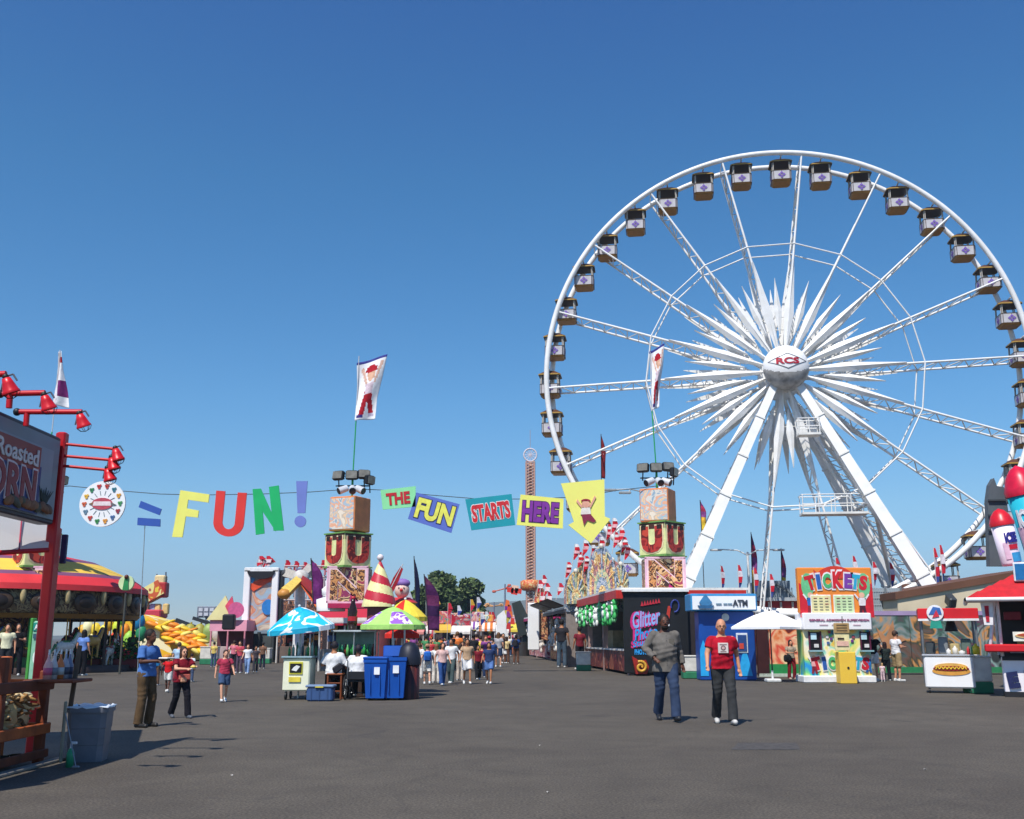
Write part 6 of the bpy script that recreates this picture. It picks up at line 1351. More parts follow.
extra(T, "snack", lambda b: (b.sph((.05,-.55,1.25), (.07,.09,.035), mat('e0c860', .7, 0, .2, 30), 10, 7), b.bev((.05,-.52,1.21), (.13,.14,.02), mat('e9e9e4', .6), .005)))
extra(T, "waist_jacket", lambda b: (b.bev((0,-.17,1.0), (.3,.06,.16), cloth('c9685a'), .03), b.bev((-.03,-.2,.93), (.16,.05,.12), cloth('d9a080'), .03)))
T, P = person(223, 702, 62, 25, "woman in a pink and red top with denim shorts and a black shoulder bag", 'walk2', shirt='b23a52', pants='44597a', hair='3a2016', hk='tail', skin='p', shoes='eceae6', sleeve=.55, length=.42, fat=1.05, vox=.018, near=True); eyes(T, P)
extra(T, "shoulder_bag", lambda b: (b.bev((.26,.02,1.02), (.14,.3,.26), mat('1c1a22', .5, 0, .2, 8), .05), b.tube([(.24,-.02,1.14),(.12,-.12,1.36),(0,-.02,1.46),(-.1,.08,1.4)], .012, mat('1c1a22', .5), 5)))
# seated pair at the carts
T, P = person(333, 688, 47, 190, "person in white with a small dark bag, seated on the wooden stool", 'sit', shirt='e6e6e4', pants='2a2420', hair='1f1a22', skin='m', D=27.2, vox=.016, sleeve=.9, fat=1.15, near=False, z=.05, hcm=1.0); cap_hat(T, P, '26407a'); extra(T, "bag", lambda b: b.bev((-.1,.19,.72), (.26,.1,.18), mat('1c1a22', .6), .03, RY(R(35))))
T, P = person(357, 690, 40, 178, "heavy person in a white shirt and blue cap sitting in the wheelchair, back to camera", 'sit', shirt='eeeeec', pants='1b1b20', hair='1f1a22', skin='d', D=26.95, vox=.016, sleeve=.9, fat=1.35, chub=.03, z=.02, hcm=.98); cap_hat(T, P, '1f3f8a')
# middle crowd
T, P = person(427, 684, 46, 185, "man in a straw hat with a bright blue backpack and white shorts walking away", 'walk', shirt='d9d4cc', pants='dcd8d0', hair='5a4030', skin='p', length=.42, D=35.5, vox=.02); hat(T, P, 'b98a6a', .16); extra(T, "backpack", lambda b: (b.bev((0,.2,1.22), (.32,.2,.44), cloth('2a6ac0'), .06), b.bev((0,.31,1.14), (.24,.05,.2), cloth('1f5098'), .02)))
mid = [
 (442,684,47,20,"woman in a pale pink top and blue jeans among the middle crowd",'walk2','e0b8b0','2f4f86','2a1a14','long','l',1.0,34.8),
 (451,681,46,-15,"man in a white shirt and grey green trousers among the middle crowd",'walk','f0efec','4a5a5a','2a1a14','short','m',1.0,36.4),
 (436,680,42,170,"woman in a white blouse and cream skirt walking behind the backpacker",'stand','f0ece6','e0d6c8','8a5a3a','long','p',1.0,37),
 (467,682,47,5,"man in a tan shirt and long white shorts walking towards the camera",'walk','c0a07f','eeeeea','2a1a14','short','m',.46,35.9),
 (460,678,40,160,"person in a white top with light trousers beside the man in the tan shirt",'stand','e6e2de','c9b9a8','3a2418','tail','l',1.0,39),
 (478,677,38,10,"person in black trousers and a dark red shirt just left of the blue shirted woman",'walk2','7a1f2a','1c1d22','1d1512','short','m',1.0,39.5),
 (482,675,36,190,"person in a bright red shirt behind the woman in the blue top",'stand','d0283a','2c3a5a','1d1512','short','l',1.0,42),
 (489,682,45,-8,"woman with long dark hair in a navy top and denim shorts",'walk','2f3f66','5a7ab0','15100e','long','m',.4,36),
 (419,676,38,175,"person in white standing by the backpacker's left",'stand','eae6e2','d9d4cc','4a3020','short','l',1.0,41),
 (408,672,34,0,"vendor in a dark top under the red umbrella",'hips','2a2a30','3a3a44','15100e','short','m',1.0,45)]
for (px, py, hp, fc, lab, kd, sh_, pt_, hr, hk, sk_, ln, D) in mid: person(px, py, hp, fc, lab, kd, shirt=sh_, pants=pt_, hair=hr, hk=hk, skin=sk_, length=ln, D=D, vox=.022)
# left middle
lm = [
 (81,672,41,165,"long haired woman in a pale blue top and black trousers near the red post",'stand','6a8ac8','17171c','15100e','long','l',1.0,44,1.05),
 (155,683,42,185,"person in a teal blue top directly behind the man in light blue",'stand','2a7ab0','6a5040','5a2a1c','short','l',1.0,35,1),
 (167,690,46,180,"person in a bright red top and white shorts facing away between the pair at left",'walk','d02026','e9e4dc','1d1512','short','d',.42,30.5,1),
 (177,680,43,178,"person in a pale blue shirt and white hat behind the woman in maroon",'stand','a9c4dc','8a3a4a','5a4030','short','p',1.0,37,1),
 (190,684,40,170,"person in a white shirt behind the woman in maroon's outstretched hands",'stand','dfe3ea','4a5a78','2a1a14','short','l',1.0,38,1),
 (247,673,34,0,"child in a white top and pale jeans walking towards the camera",'walk','e6eaf0','7f9ac4','6a3a20','long','p',1.0,46,1),
 (255,671,31,15,"child in a dark top beside the child in pale jeans",'walk2','4a4248','3a3a44','2a1a14','short','m',1.0,48,1),
 (239,671,34,-10,"woman in a red and white top left of the child in pale jeans",'hold','c04a5a','5a4a5a','2a1a14','tail','l',1.0,47,1),
 (233,668,31,200,"person in a pink shirt and dark trousers behind the shoulder bag woman",'stand','d97a8a','2a2a34','3a2418','short','l',1.0,52,1),
 (262,668,30,180,"person in a brown shirt right of the children",'stand','7a5a48','2c3040','1d1512','short','m',1.0,54,1),
 (231,666,27,10,"distant person in white right behind the pink shirted one",'stand','e9e6e4','5a5a64','1d1512','short','l',1.0,60,1),
 (213,667,29,170,"distant person in yellow left of the woman with the shoulder bag",'stand','d9c06a','4a5a7a','1d1512','short','l',1.0,57,1),
 (92,668,36,10,"person in a yellow top standing at the carousel kerb",'stand','e0c040','3a3a4a','1d1512','short','m',1.0,53.5,1),
 (72,667,36,190,"person in a purple shirt watching the carousel",'stand','4a3a6a','22242c','1d1512','short','m',1.0,53,1),
 (112,666,35,180,"person in a dark navy shirt at the carousel rail",'stand','1f2a44','22242c','1d1512','short','d',1.0,54,1),
 (101,665,34,175,"person in black at the carousel rail between yellow and navy",'hips','1c1c22','1f1f26','15100e','long','l',1.0,55,1),
 (131,665,33,170,"person in an olive shirt at the right end of the carousel",'stand','5a6a3a','2a2c30','1d1512','short','m',1.0,54,1),
 (15,668,40,20,"person in black with folded arms beneath the tent at far left",'hold','1c1a1c','1c1c22','15100e','long','l',1.0,44,1),
 (4,670,42,20,"person in a cream shirt cut off by the left edge of the photo",'stand','e0dcb8','2a2c30','1d1512','short','l',1.0,42,1)]
for (px, py, hp, fc, lab, kd, sh_, pt_, hr, hk, sk_, ln, D, s_) in lm: person(px, py, hp, fc, lab, kd, shirt=sh_, pants=pt_, hair=hr, hk=hk, skin=sk_, length=ln, D=D, vox=.022)
# right side
T, P = person(792, 677, 41, 12, "dark haired woman in a floral top with a big dark bag before the orange mural", 'hold', shirt='a89a86', pants='7a1f26', hair='1a0f0c', hk='long', skin='l', D=40.2, vox=.02, shoes='d9b9a9'); extra(T, "handbag", lambda b: b.bev((-.22,-.1,.92), (.36,.16,.32), mat('1a1a1c', .5, 0, .2, 8), .07))
rt = [
 (874,678,47,150,"blond woman in a black top and white shorts at the ticket booth",'hips','17171a','e9e6e6','d9c9a0','short','p',.38,38.4,1),
 (883,679,28,170,"small child in a pale pink outfit between the adults at the ticket booth",'stand','ecc9d0','e0c4cc','c9a070','long','p',.9,38,1),
 (887,677,40,175,"dark haired woman in a green black top and dark trousers by the child in pink",'hold','26302e','1c2028','2a1410','long','l',1.0,38.8,1),
 (898,678,47,110,"man in a white T shirt, cap and tan cargo shorts at the ticket booth",'hold','eceaf0','a8906a','4a3020','short','l',.5,38.2,1)]
for (px, py, hp, fc, lab, kd, sh_, pt_, hr, hk, sk_, ln, D, s_) in rt:
    T, P = person(px, py, hp, fc, lab, kd, shirt=sh_, pants=pt_, hair=hr, hk=hk, skin=sk_, length=ln, D=D, vox=.02)
cap_hat(T, P, '2a2a2e')
T, P = person(562, 664, 37, 160, "vendor in a dark grey top and jeans leaning at the booth with dark awning panels", 'stand', shirt='2c2a2e', pants='4a5a68', hair='15100e', skin='m', D=56.2, vox=.025)
person(580, 660, 30, 200, "vendor in a maroon top inside the red fascia booth", 'stand', shirt='7a2430', pants='222226', hair='15100e', skin='m', D=52.5, vox=.025)
# far crowd
cn = [('f0efec','white'),('c83a44','red'),('2a4a86','blue'),('e0a0a8','pink'),('2a2a2e','black'),('d9c08a','tan'),('7aa0c8','light blue'),('4a8a5a','green'),('e0c24a','yellow'),('8a4a8a','purple'),('a8a8ac','grey'),('e07a3a','orange')]
pn = [('2f4260','navy trousers'),('1c1d22','black trousers'),('c9b898','khaki trousers'),('e6e4e0','white trousers'),('6a4a3a','brown trousers')]
rnn = random.Random(77); combos = [(a, b_) for a in cn for b_ in pn]; rnn.shuffle(combos)
spots = []
for k in range(74):
    D = 50+70*rnn.random()**1.2; lim0 = 404+ (D < 60)*14; px = rnn.uniform(388 if D > 62 else 412, 520 if D > 62 else 505); spots.append((px, D))
# keep the booth side free
spots = [(px, D) for px, D in spots if W(px,650,D).x < row_x(D)-1.2]
for k, (px, D) in enumerate(sorted(spots, key=lambda q: q[1])):
    (c, cname), (p_, pname) = combos[k % len(combos)]; fat = rnn.choice([1.0, 1.0, 1.12])
    short = rnn.random() < .3; hk = rnn.choice(['short','long','short'])
    lab = "distant person in a %s shirt and %s in the crowd down the midway" % (cname, pname.replace('trousers', 'shorts') if short else pname)
    Tc, Pc = person(px, 650, 0, rnn.choice([0,180,20,-25,165,200]), lab, rnn.choice(['walk','walk2','stand','hold']), shirt=c, pants=p_, hair=rnn.choice(['1d1512','3a2418','6a4a2a','15100e']), hk=hk, skin=rnn.choice('mlpd'), length=.42 if short else 1.0, D=D, vox=.03, hcm=rnn.uniform(.9,1.03), group="crowd walking down the midway", fat=fat)
    q = rnn.random()
    if q < .25: hat(Tc, Pc, rnn.choice(['e9e4d8','c9a878','2a2a3a','c83040']), .13)
    elif q < .5: extra(Tc, "bag", lambda b: b.bev((.24*rnn.choice((-1,1)),.04,1.0), (.14,.28,.28), cloth(rnn.choice(['1c1a22','7a4a2a','2a4a7a','a03a4a'])), .05))
    elif q < .62: extra(Tc, "backpack", lambda b: b.bev((0,.2,1.22), (.3,.18,.42), cloth(rnn.choice(['2a2a30','2a6ac0','a83a3a'])), .06))
# ---------------- umbrella carts in front of the left block tower
D = 26.8; l, r = W(282,690,D).x, W(309,690,D).x; zt = W(295,658,D).z
T = thing("snack_cart", "cream cart with black and yellow poster under the cyan umbrella", "food cart", ((l+r)/2, D+.4, 0))
b = MB(); b.bev(((l+r)/2, D+.4, (zt+.22)/2), (r-l,.8,zt-.22), mat('eef0cf', .5, 0, .08, 3), .03); b.bev(((l+r)/2, D+.4, zt+.02), (r-l+.1,.9,.05), mat('8fa9b0', .4, .2), .01); b.build("body", T, True)
b = MB(); c = W(296,668,D); b.box((c.x, D-.015, c.z), (.34,.02,.3), mat('d9cf3a', .5)); b.box((c.x, D-.03, c.z), (.29,.02,.22), mat('17181a', .5)); b.prism([(-.1,-.05),(.02,-.08),(.11,.04),(.02,.07),(-.05,.02)], .02, mat('e9ece4', .5), T=Matrix.Translation((c.x,D-.045,c.z))); b.box((c.x-.02,D-.02,c.z-.28), (.3,.02,.12), mat('e8d24a', .5)); b.build("poster", T, True)
for x in (l+.08, r-.08):
    for y in (D+.1,D+.7): q = MB(); q.cyl((x-.02,y,.1),(x+.02,y,.1), .1, mat('202224', .6), n=12); q.cyl((x,y,.1),(x,y,.25), .02, mat('8a8c8e', .4, .5), n=5); q.build("caster", T, True)
cols = ['3a8a4a','8fb0a0','2f6a3a','c9d0c4','4a5a5a','a9c0a4']
for k in range(9):
    x = l+.08+k*.08; h_ = .22+.06*((k*7) % 5)/2; b = MB(); b.lathe([(.001,0),(.035,0),(.035,h_*.7),(.014,h_*.85),(.014,h_),(.001,h_)], mat(cols[k % 6], .3), 10, c=(x, D+.3+.1*(k % 3), zt+.046))
    tag(b.build("drink_bottle"), ["green","grey green","dark green","pale","slate","light green"][k % 6]+" drink bottle in the cluster on the cream cart", "bottle", "bottles on the cream cart")
D = 27.4; c = W(301,628,D); T = thing("cart_umbrella", "cyan umbrella with white cloud shapes above the cream cart", "umbrella", (c.x, D, 0))
cyan = mural("cloud_print", ['19b4d4','19b4d4','2cc4de','f2f6f6','14a6c9','19b4d4','e9f4f6'], 1.1, dist=1.2, seed=3)
umbrella(T, c.x, D, c.z+.02, .86, W(301,607,D).z-c.z-.02, lambda j, k: cyan, 8, z0=0.0, lean=(R(4),R(-6)))
# second cart: glass display, stools, wheelchair
D = 27.6; l, r = W(327,690,D).x, W(372,690,D).x; T = thing("display_cart", "glass sided display cart of green drinks behind the two people in white", "food cart", ((l+r)/2, D+.9, 0))
z0 = W(350,657,D).z; z1_ = W(350,631,D).z
b = MB(); b.bev(((l+r)/2, D+.9, z0/2), (r-l,.9,z0), mat('3a2a24', .6, 0, .2, 3), .02); b.build("body", T, True)
b = MB(); gm = mat('a9c9bd', .15, 0, .1, 3)
for x in (l+.03, (l+r)/2, r-.03):
    for y in (D+.5, D+1.3): b.cyl((x,y,z0),(x,y,z1_), .018, mat('b9bdbd', .3, .6), n=5)
b.bev(((l+r)/2, D+.9, z1_), (r-l+.06,.95,.05), mat('c9d0d0', .3, .3), .01); b.box(((l+r)/2, D+.9, (z0+z1_)/2), (r-l-.08, .03, z1_-z0-.05), mat('7fa08f', .3, 0, .2, 4)); b.build("glass_case", T, True)
for k in range(14): 
    x = l+.1+k*(r-l-.2)/13; b = MB(); b.lathe([(.001,0),(.04,0),(.04,.2),(.015,.26),(.015,.32),(.001,.32)], mat(['2f9a4a','4ab05f','2a7a5a','8a3a2a','6abf6a'][k % 5], .3), 10, c=(x, D+.65+.1*(k % 2), z0+.01)); tag(b.build("drink_bottle"), ["green","bright green","bluish green","brown","light green"][k % 5]+" drink bottle in the row inside the glass display cart", "bottle", "bottles in the glass display cart")
T = thing("bottle_inflatable", "tall dark cola coloured bottle standing on the display cart roof", "bottle", ((W(347,631,D).x, D+.9, z1_+.03)))
b = MB(); h_ = W(347,596,D).z-z1_; b.lathe([(.01,0),(.12,.0),(.13,h_*.25),(.11,h_*.4),(.13,h_*.55),(.06,h_*.8),(.055,h_*.95),(.01,h_*.95)], mat('2a120e', .2), 16, c=(T.location.x, D+.9, z1_+.03)); b.build("glass", T, True)
b = MB(); b.lathe([(.132,h_*.27),(.135,h_*.4)], mat('b0202a', .4), 16, c=(T.location.x, D+.9, z1_+.03)); b.lathe([(.062,h_*.93),(.062,h_),(.01,h_)], mat('b0202a', .4), 12, c=(T.location.x, D+.9, z1_+.03)); b.build("label_band", T, True)
D = 28.2; c = W(393,625,D); T = thing("cart_umbrella", "lime green umbrella with purple panels over the blue bins", "umbrella", (c.x, D, 0))
lime, pur = cloth('a9d873', .08), mural("purple_print", ['9a5fc4','9a5fc4','e9def2','8a4fb8','9a5fc4'], 2.5, dist=1, seed=2)
umbrella(T, c.x, D, c.z, .86, W(393,607,D).z-c.z, lambda j, k: (pur if (k in (1,2) and j % 2 == 0) else lime), 8)
c = W(405,617,30); T = thing("cart_umbrella", "yellow and red umbrella just behind the lime green one", "umbrella", (c.x, 30, 0)); yl, rd = cloth('f0d24a', .08), cloth('d9342a', .08)
umbrella(T, c.x, 30, c.z, .62, W(405,600,30).z-c.z, lambda j, k: rd if j % 3 == 2 else yl, 8)
c = W(402,634,31); T = thing("cart_umbrella", "small bright red umbrella under the lime green one", "umbrella", (c.x, 31, 0))
umbrella(T, c.x, 31, c.z, .5, .22, lambda j, k: rd, 8)
# blue wheeled bins
def wheelie(px, py, D, s, label, m, lid_open=False, rz=0):
    p = W(px, py, D); T = thing("wheeled_bin", label, "bin", (p.x, D, 0), rz, "blue wheeled bins beneath the lime umbrella"); w_, d_, h_ = .6*s, .7*s, 1.0*s
    b = MB(); vs = []
    for q, z in ((.78,.06),(.95,h_*.92),(1.0,h_*.92),(1.0,h_)): vs += [(-w_/2*q,-d_/2*q,z),(w_/2*q,-d_/2*q,z),(w_/2*q,d_/2*q,z),(-w_/2*q,d_/2*q,z)]
    b.add(vs, [(k*4+j, k*4+(j+1) % 4, (k+1)*4+(j+1) % 4, (k+1)*4+j) for k in range(3) for j in range(4)]+[(3,2,1,0)], m)
    for x in (-.12*s, .12*s): b.box((x, -d_/2*.9-.01, h_*.5), (.025,.03,h_*.6), m)
    b.build("body", T)
    b = MB()
    if lid_open: b.bev((0, d_/2+.02, h_+.13*s), (w_*1.02, .05, .28*s), m, .02, RX(R(-14)))
    else: b.bev((0,0,h_+.03), (w_*1.05,d_*1.05,.06), m, .02)
    b.cyl((-w_/2,d_/2+.05,h_*.95),(w_/2,d_/2+.05,h_*.95), .02, m, n=6); b.build("lid", T)
    for x in (-w_/2*.8, w_/2*.8): q = MB(); q.cyl((x-.03,d_/2-.05,.1),(x+.03,d_/2-.05,.1), .1, mat('1d1f22', .6), n=14); q.build("wheel", T)
    b = MB(); b.box((.05*s, -d_/2*.93-.02, h_*.72), (.14*s,.02,.18*s), mat('e9ecf0', .5), RX(R(-4))); b.build("sticker", T)
BB = mat('0f4fa8', .4, 0, .08, 2)
wheelie(377, 695, 26.8, 1.0, "blue wheeled bin with closed lid, left one of the two", BB, False, R(-4)); wheelie(394, 696, 26.9, 1.05, "blue wheeled bin with its lid tipped up, right one of the two", BB, True, R(3))
D = 27.1; p = W(408,695,D); T = thing("barrel_bin", "dark bin with maroon striped sides right of the blue bins", "bin", (p.x, D+.2, 0)); b = MB()
b.lathe([(.26,0),(.27,.85),(.01,.85)], None, 20, mats=lambda j, k: mat('5a2420', .5, 0, .15, 3) if j % 2 else mat('3a1a1a', .5)); b.build("body", T)
b = MB(); b.lathe([(.29,.85),(.3,1.0),(.24,1.28),(.12,1.4),(.01,1.42)], mat('1f2230', .5, 0, .2, 3), 20); b.build("hood", T)
# blue plastic crate / cooler
D = 26.2; p = W(319,696,D); T = thing("storage_box", "blue grey plastic storage box on the ground beside the cream cart", "storage box", (p.x, D+.25, 0))
b = MB(); b.bev((0,0,.17), (.64,.45,.34), mat('3a5684', .45, 0, .1, 4), .04)
for x in (-.2,0,.2): b.box((x,-.23,.17), (.03,.02,.28), mat('334c76', .45))
b.build("body", T); b = MB(); b.bev((0,0,.36), (.7,.5,.06), mat('6f86a4', .45), .02); b.box((0,-.26,.345), (.2,.03,.03), mat('d9c94a', .5)); b.build("lid", T)
# wooden stool
D = 27.2; p = W(335,696,D); T = thing("wooden_stool", "tall brown wooden stool under the seated person with the dark bag", "stool", (p.x, D, 0))
for x in (-.17,.17):
    for y in (-.17,.17): b = MB(); b.bev((x,y,.3), (.045,.045,.6), mat('7a3f1f', .5, 0, .2, 5), .008); b.build("leg", T)
b = MB(); b.bev((0,0,.62), (.42,.42,.05), mat('8a4a26', .5, 0, .2, 5), .02); b.build("seat", T)
for z in (.2,.4): b = MB(); b.bev((0,-.17,z), (.32,.03,.035), mat('7a3f1f', .5), .008); b.bev((0,.17,z), (.32,.03,.035), mat('7a3f1f', .5), .008); b.build("rung", T)
# wheelchair
D = 26.9; p = W(357,697,D); T = thing("wheelchair", "black and grey wheelchair seen from behind holding a person in white", "wheelchair", (p.x, D, 0)); BKp = mat('1b1c1f', .5); CHR = mat('8a8d90', .3, .7)
for sx in (-1, 1):
    b = MB(); b.tube([(sx*.3, -.02+.28*math.cos(R(a)), .3+.28*math.sin(R(a))) for a in range(0,360,15)], .02, BKp, 5, True); 
    for a in range(0,180,30): b.cyl((sx*.3,-.02+.28*math.cos(R(a)),.3+.28*math.sin(R(a))),(sx*.3,-.02-.28*math.cos(R(a)),.3-.28*math.sin(R(a))), .005, CHR, n=3)
    b.build("wheel", T)
    b = MB(); b.tube([(sx*.24,.38+.08*math.cos(R(a)),.09+.08*math.sin(R(a))) for a in range(0,360,30)], .018, BKp, 5, True); b.cyl((sx*.24,.38,.09),(sx*.24,.36,.3), .012, CHR, n=5); b.build("caster", T)
    b = MB(); b.tube([(sx*.23,.42,.3),(sx*.23,-.18,.36),(sx*.23,-.2,.95),(sx*.23,-.32,.98)], .016, CHR, 6); b.tube([(sx*.25,.3,.62),(sx*.25,-.2,.64)], .022, BKp, 6); b.build("frame", T)
b = MB(); b.bev((0,.1,.46), (.46,.5,.04), BKp, .01); b.build("seat", T); b = MB(); b.bev((0,-.2,.6), (.46,.03,.2), BKp, .01); b.build("backrest", T)
b = MB(); b.cyl((-.23,.5,.15),(.23,.5,.15), .015, CHR, n=5); b.bev((-.12,.52,.14), (.14,.16,.02), BKp, .005); b.bev((.12,.52,.14), (.14,.16,.02), BKp, .005); b.build("footrest", T)
# ---------------- clown cone, stalls behind the left tower
D = 43; p = W(379,607,D); T = thing("spiral_cone", "red and cream spiral striped cone roof ornament right of the left block tower", "roof ornament", (p.x, D, 0)); h_ = W(379,560,D).z-p.z; r0 = pxs(16, D)
b = MB(); n = 72; nz = 64; prof = [(r0*(1-(k/nz)**1.3)+.02, p.z+h_*k/nz) for k in range(nz+1)]
rdm, crm = mat('c2283a', .45), mat('f3e3a0', .45); b.lathe(prof, None, n, c=(p.x,D,0), mats=lambda j, k: rdm if ((j/n*1+k/nz*2.6) % 1) < .5 else crm); b.build("cone", T, True)
b = MB(); b.cyl((p.x,D,0),(p.x,D,p.z), .5, mat('7a3a3a', .6), r0*.7, n=12); b.sph((p.x,D,p.z+h_+.1), .14, mat('e9d9d9', .4), 10, 7); b.build("stem", T, True)
for k, (x0, x1, yt, ye, D, rc, wc, lab) in enumerate(((318,372,604,618,50,'b8243a','8f8a84',"food stall with red roof band and white upper trim behind the cyan umbrella"),(371,396,606,622,49,'5f7480','a8a49a',"grey blue canopy stall right of the left block tower"),(276,312,618,628,66,'c0506a','6a5a50',"pink roofed stall behind the cream cart"))):
    l, r = W(x0,645,D).x, W(x1,645,D).x; zt_, ze_ = W(x0,yt,D).z, W(x0,ye,D).z; T = thing("food_stall", lab, "food stall", ((l+r)/2, D+1, 0)); cx = (l+r)/2
    b = MB(); vs = [(l-.2,D-.3,ze_),(r+.2,D-.3,ze_),(r+.2,D+3,ze_),(l-.2,D+3,ze_),(l+.3,D+.6,zt_),(r-.3,D+.6,zt_),(r-.3,D+2,zt_),(l+.3,D+2,zt_)]; b.add(vs, [(0,1,5,4),(1,2,6,5),(2,3,7,6),(3,0,4,7),(4,5,6,7)], mat(rc, .6, 0, .1, 1)); b.box((cx,D-.32,ze_-.12), (r-l+.4,.04,.26), mat('f0e6e0', .6)); b.box((cx,D-.35,ze_-.3), (r-l+.4,.03,.1), mat(rc, .6)); b.build("roof", T, True)
    b = MB(); b.box((cx,D+2.8,ze_/2), (r-l,.1,ze_), mat('3a2c2a', .7, 0, .3, 1)); b.build('wall', T, True); b = MB(); b.bev((cx,D+.3,.5), (r-l,.6,1.0), mat(wc, .6, 0, .2, 2), .02); b.build("counter", T, True)
    b = MB()
    for x in (l+.1, cx, r-.1): b.cyl((x,D-.2,0),(x,D-.2,ze_), .05, mat('d9d4cc', .5), n=6)
    b.build("posts", T, True)
    b = MB(); rnn = random.Random(k)
    for q in range(16): b.bev((l+.2+(r-l-.4)*rnn.random(), D+2.5, 1+1.0*rnn.random()), (.4,.1,.3), mat(rnn.choice(['d9c9a0','a03a3a','3a5a8a','e0a04a','d9d9d4','4a7a4a']), .5), .01)
    b.build("menu_boards", T, True)
# white chef-like ice cream sundae ornament
p = W(331,609,46); T = thing("soft_serve_ornament", "white soft ice cream swirl ornament above the stall at the left block tower", "roof ornament", p); b = MB(); b.lathe([(.62,0),(.66,.5),(.3,.62),(.42,.7),(.44,.95),(.28,1.1),(.3,1.3),(.12,1.6),(.01,1.9)], mat('f2f1ee', .5, 0, .04, 3), 18, c=(p.x,46,p.z-.1)); b.build("swirl", T, True)
for a in ((316,604,558,12,46.5,'6a2a6a',"deep purple feather flag left of the left block tower",-5,None), (383,600,556,0,0,None,"",0,None), (417,628,556,5,52,'1c2040',"very dark slim feather flag before the trees' left edge",-3,None), (430,630,574,14,50,'4a1f4f',"plum feather flag in front of the tall trees",-6,['5a2a5a','3a1f4a','6a2f5a','4a2050','5a2a4a'])):
    if a[4]: feather(a[0], a[1], a[2], a[3], a[4], a[5], a[6], a[7], a[8])
T = thing("furled_banner", "red pointed banner leaning out right of the spiral cone", "banner", W(393,600,44)); b = MB(); board(b, [(386,596),(390,598),(399,580),(403,569),(401,566),(393,578)], 44, .05, cloth('a82a34')); b.cyl(W(385,600,44), W(403,564,44), .02, mat('c9c9c9')); b.build("cloth", T, True)
T = thing("clown_head", "round painted head ornament with red collar behind the lime umbrella", "ornament", W(402,600,45)); b = MB(); p = W(402,590,45); p0_ = p.copy(); b.M = Matrix.Translation(p0_) @ Matrix.Scale(.72, 4) @ Matrix.Translation(-p0_); b.sph(p, (.45,.4,.5), mat('f0c9b9', .5), 14, 10); b.sph(p+Vector((0,-.05,.4)), (.5,.35,.28), mat('8a6ab0', .6), 12, 7); b.sph(p+Vector((0,-.42,-.02)), .1, mat('d0202a', .3), 8, 6); b.cyl(p+Vector((0,0,-.75)), p+Vector((0,0,-.45)), .95, mat('c8323a', .5), .5, n=16); b.cyl(p+Vector((0,0,-1.0)), p+Vector((0,0,-.75)), .6, mat('f0c03a', .5), .95, n=16); b.cyl((p.x,p.y,-1.2), p+Vector((0,0,-1.0)), .3, mat('8a4a3a', .6), n=10)
for sx in (-1,1): b.sph(p+Vector((sx*.15,-.37,.1)), .05, mat('15120f', .3), 6, 5)
b.build("head", T, True)
# tall white framed picture sign
D = 68; l, r = W(241,645,D).x, W(276,645,D).x; zt, zb_ = W(258,570,D).z, W(258,632,D).z; T = thing("ride_sign", "tall white framed picture sign of a fun ride, left of the cyan umbrella", "ride sign", ((l+r)/2, D, 0))
b = MB(); fw = .42
for x in (l+fw/2, r-fw/2): b.bev((x, D, (zt+zb_)/2), (fw,.5,zt-zb_), mat('efefec', .5, 0, .05, 1), .04)
b.bev(((l+r)/2, D, zt), (r-l,.5,.3), mat('e9e9e6', .5), .04); b.build("frame", T, True)
b = MB(); b.box(((l+r)/2, D+.1, (zt+zb_)/2), (r-l-.7,.2,zt-zb_-.2), mural("ride_picture", ['c9a98a','a8b9c0','d9b99a','c07a5a','8fb0c4','b09a8a','d0c4b0'], .9, dist=1.2, seed=8, soft=True)); b.prism([(-.9,1.0),(.5,1.7),(.8,1.4),(-.5,.6)], .05, mat('e0522a', .5), T=Matrix.Translation(((l+r)/2, D-.05, (zt+zb_)/2))); b.prism([(-1.0,1.7),(-.6,1.1),(-.3,1.6)], .05, mat('3a9ad0', .5), T=Matrix.Translation(((l+r)/2, D-.06, (zt+zb_)/2))); b.prism(arc(.5,-.4,.4,.5,0,340,12), .05, mat('2a7ac0', .5), T=Matrix.Translation(((l+r)/2, D-.07, (zt+zb_)/2))); b.build("picture", T, True)
b = MB(); b.prism([(x, z) for x, z in arc(0,0,.9,.5,180,360,12)], .3, mat('1c1c20', .5), T=Matrix.Translation(((l+r)/2, D-.2, zt-.1))); 
b.box((r+.12, D+.3, (zt+zb_)/2), (.2,.6,zt-zb_), mat('1f2224', .6)); b.build("dark_trim", T, True)
b = MB()
for x in (l+.2, (l+r)/2, r-.2): b.cyl((x,D,0),(x,D,zb_), .12, mat('3a3f40', .5), n=6)
b.box(((l+r)/2, D+.3, zb_*.5), (r-l,.2,zb_*.9), mat('4a5050', .6, 0, .3, 1.5)); b.build("stand", T, True)
for k in range(5): roof_flag(254+2.4*k, 570, 556+(k % 3)*2, 68, "red and white flag in the bunch on top of the tall white framed sign", [['c8283a','e9d9d9','c8283a'],['b03040','d9c0c0'],['8a6a7a','c8283a']][k % 3], "flags on top of the white framed sign", .5, .3)
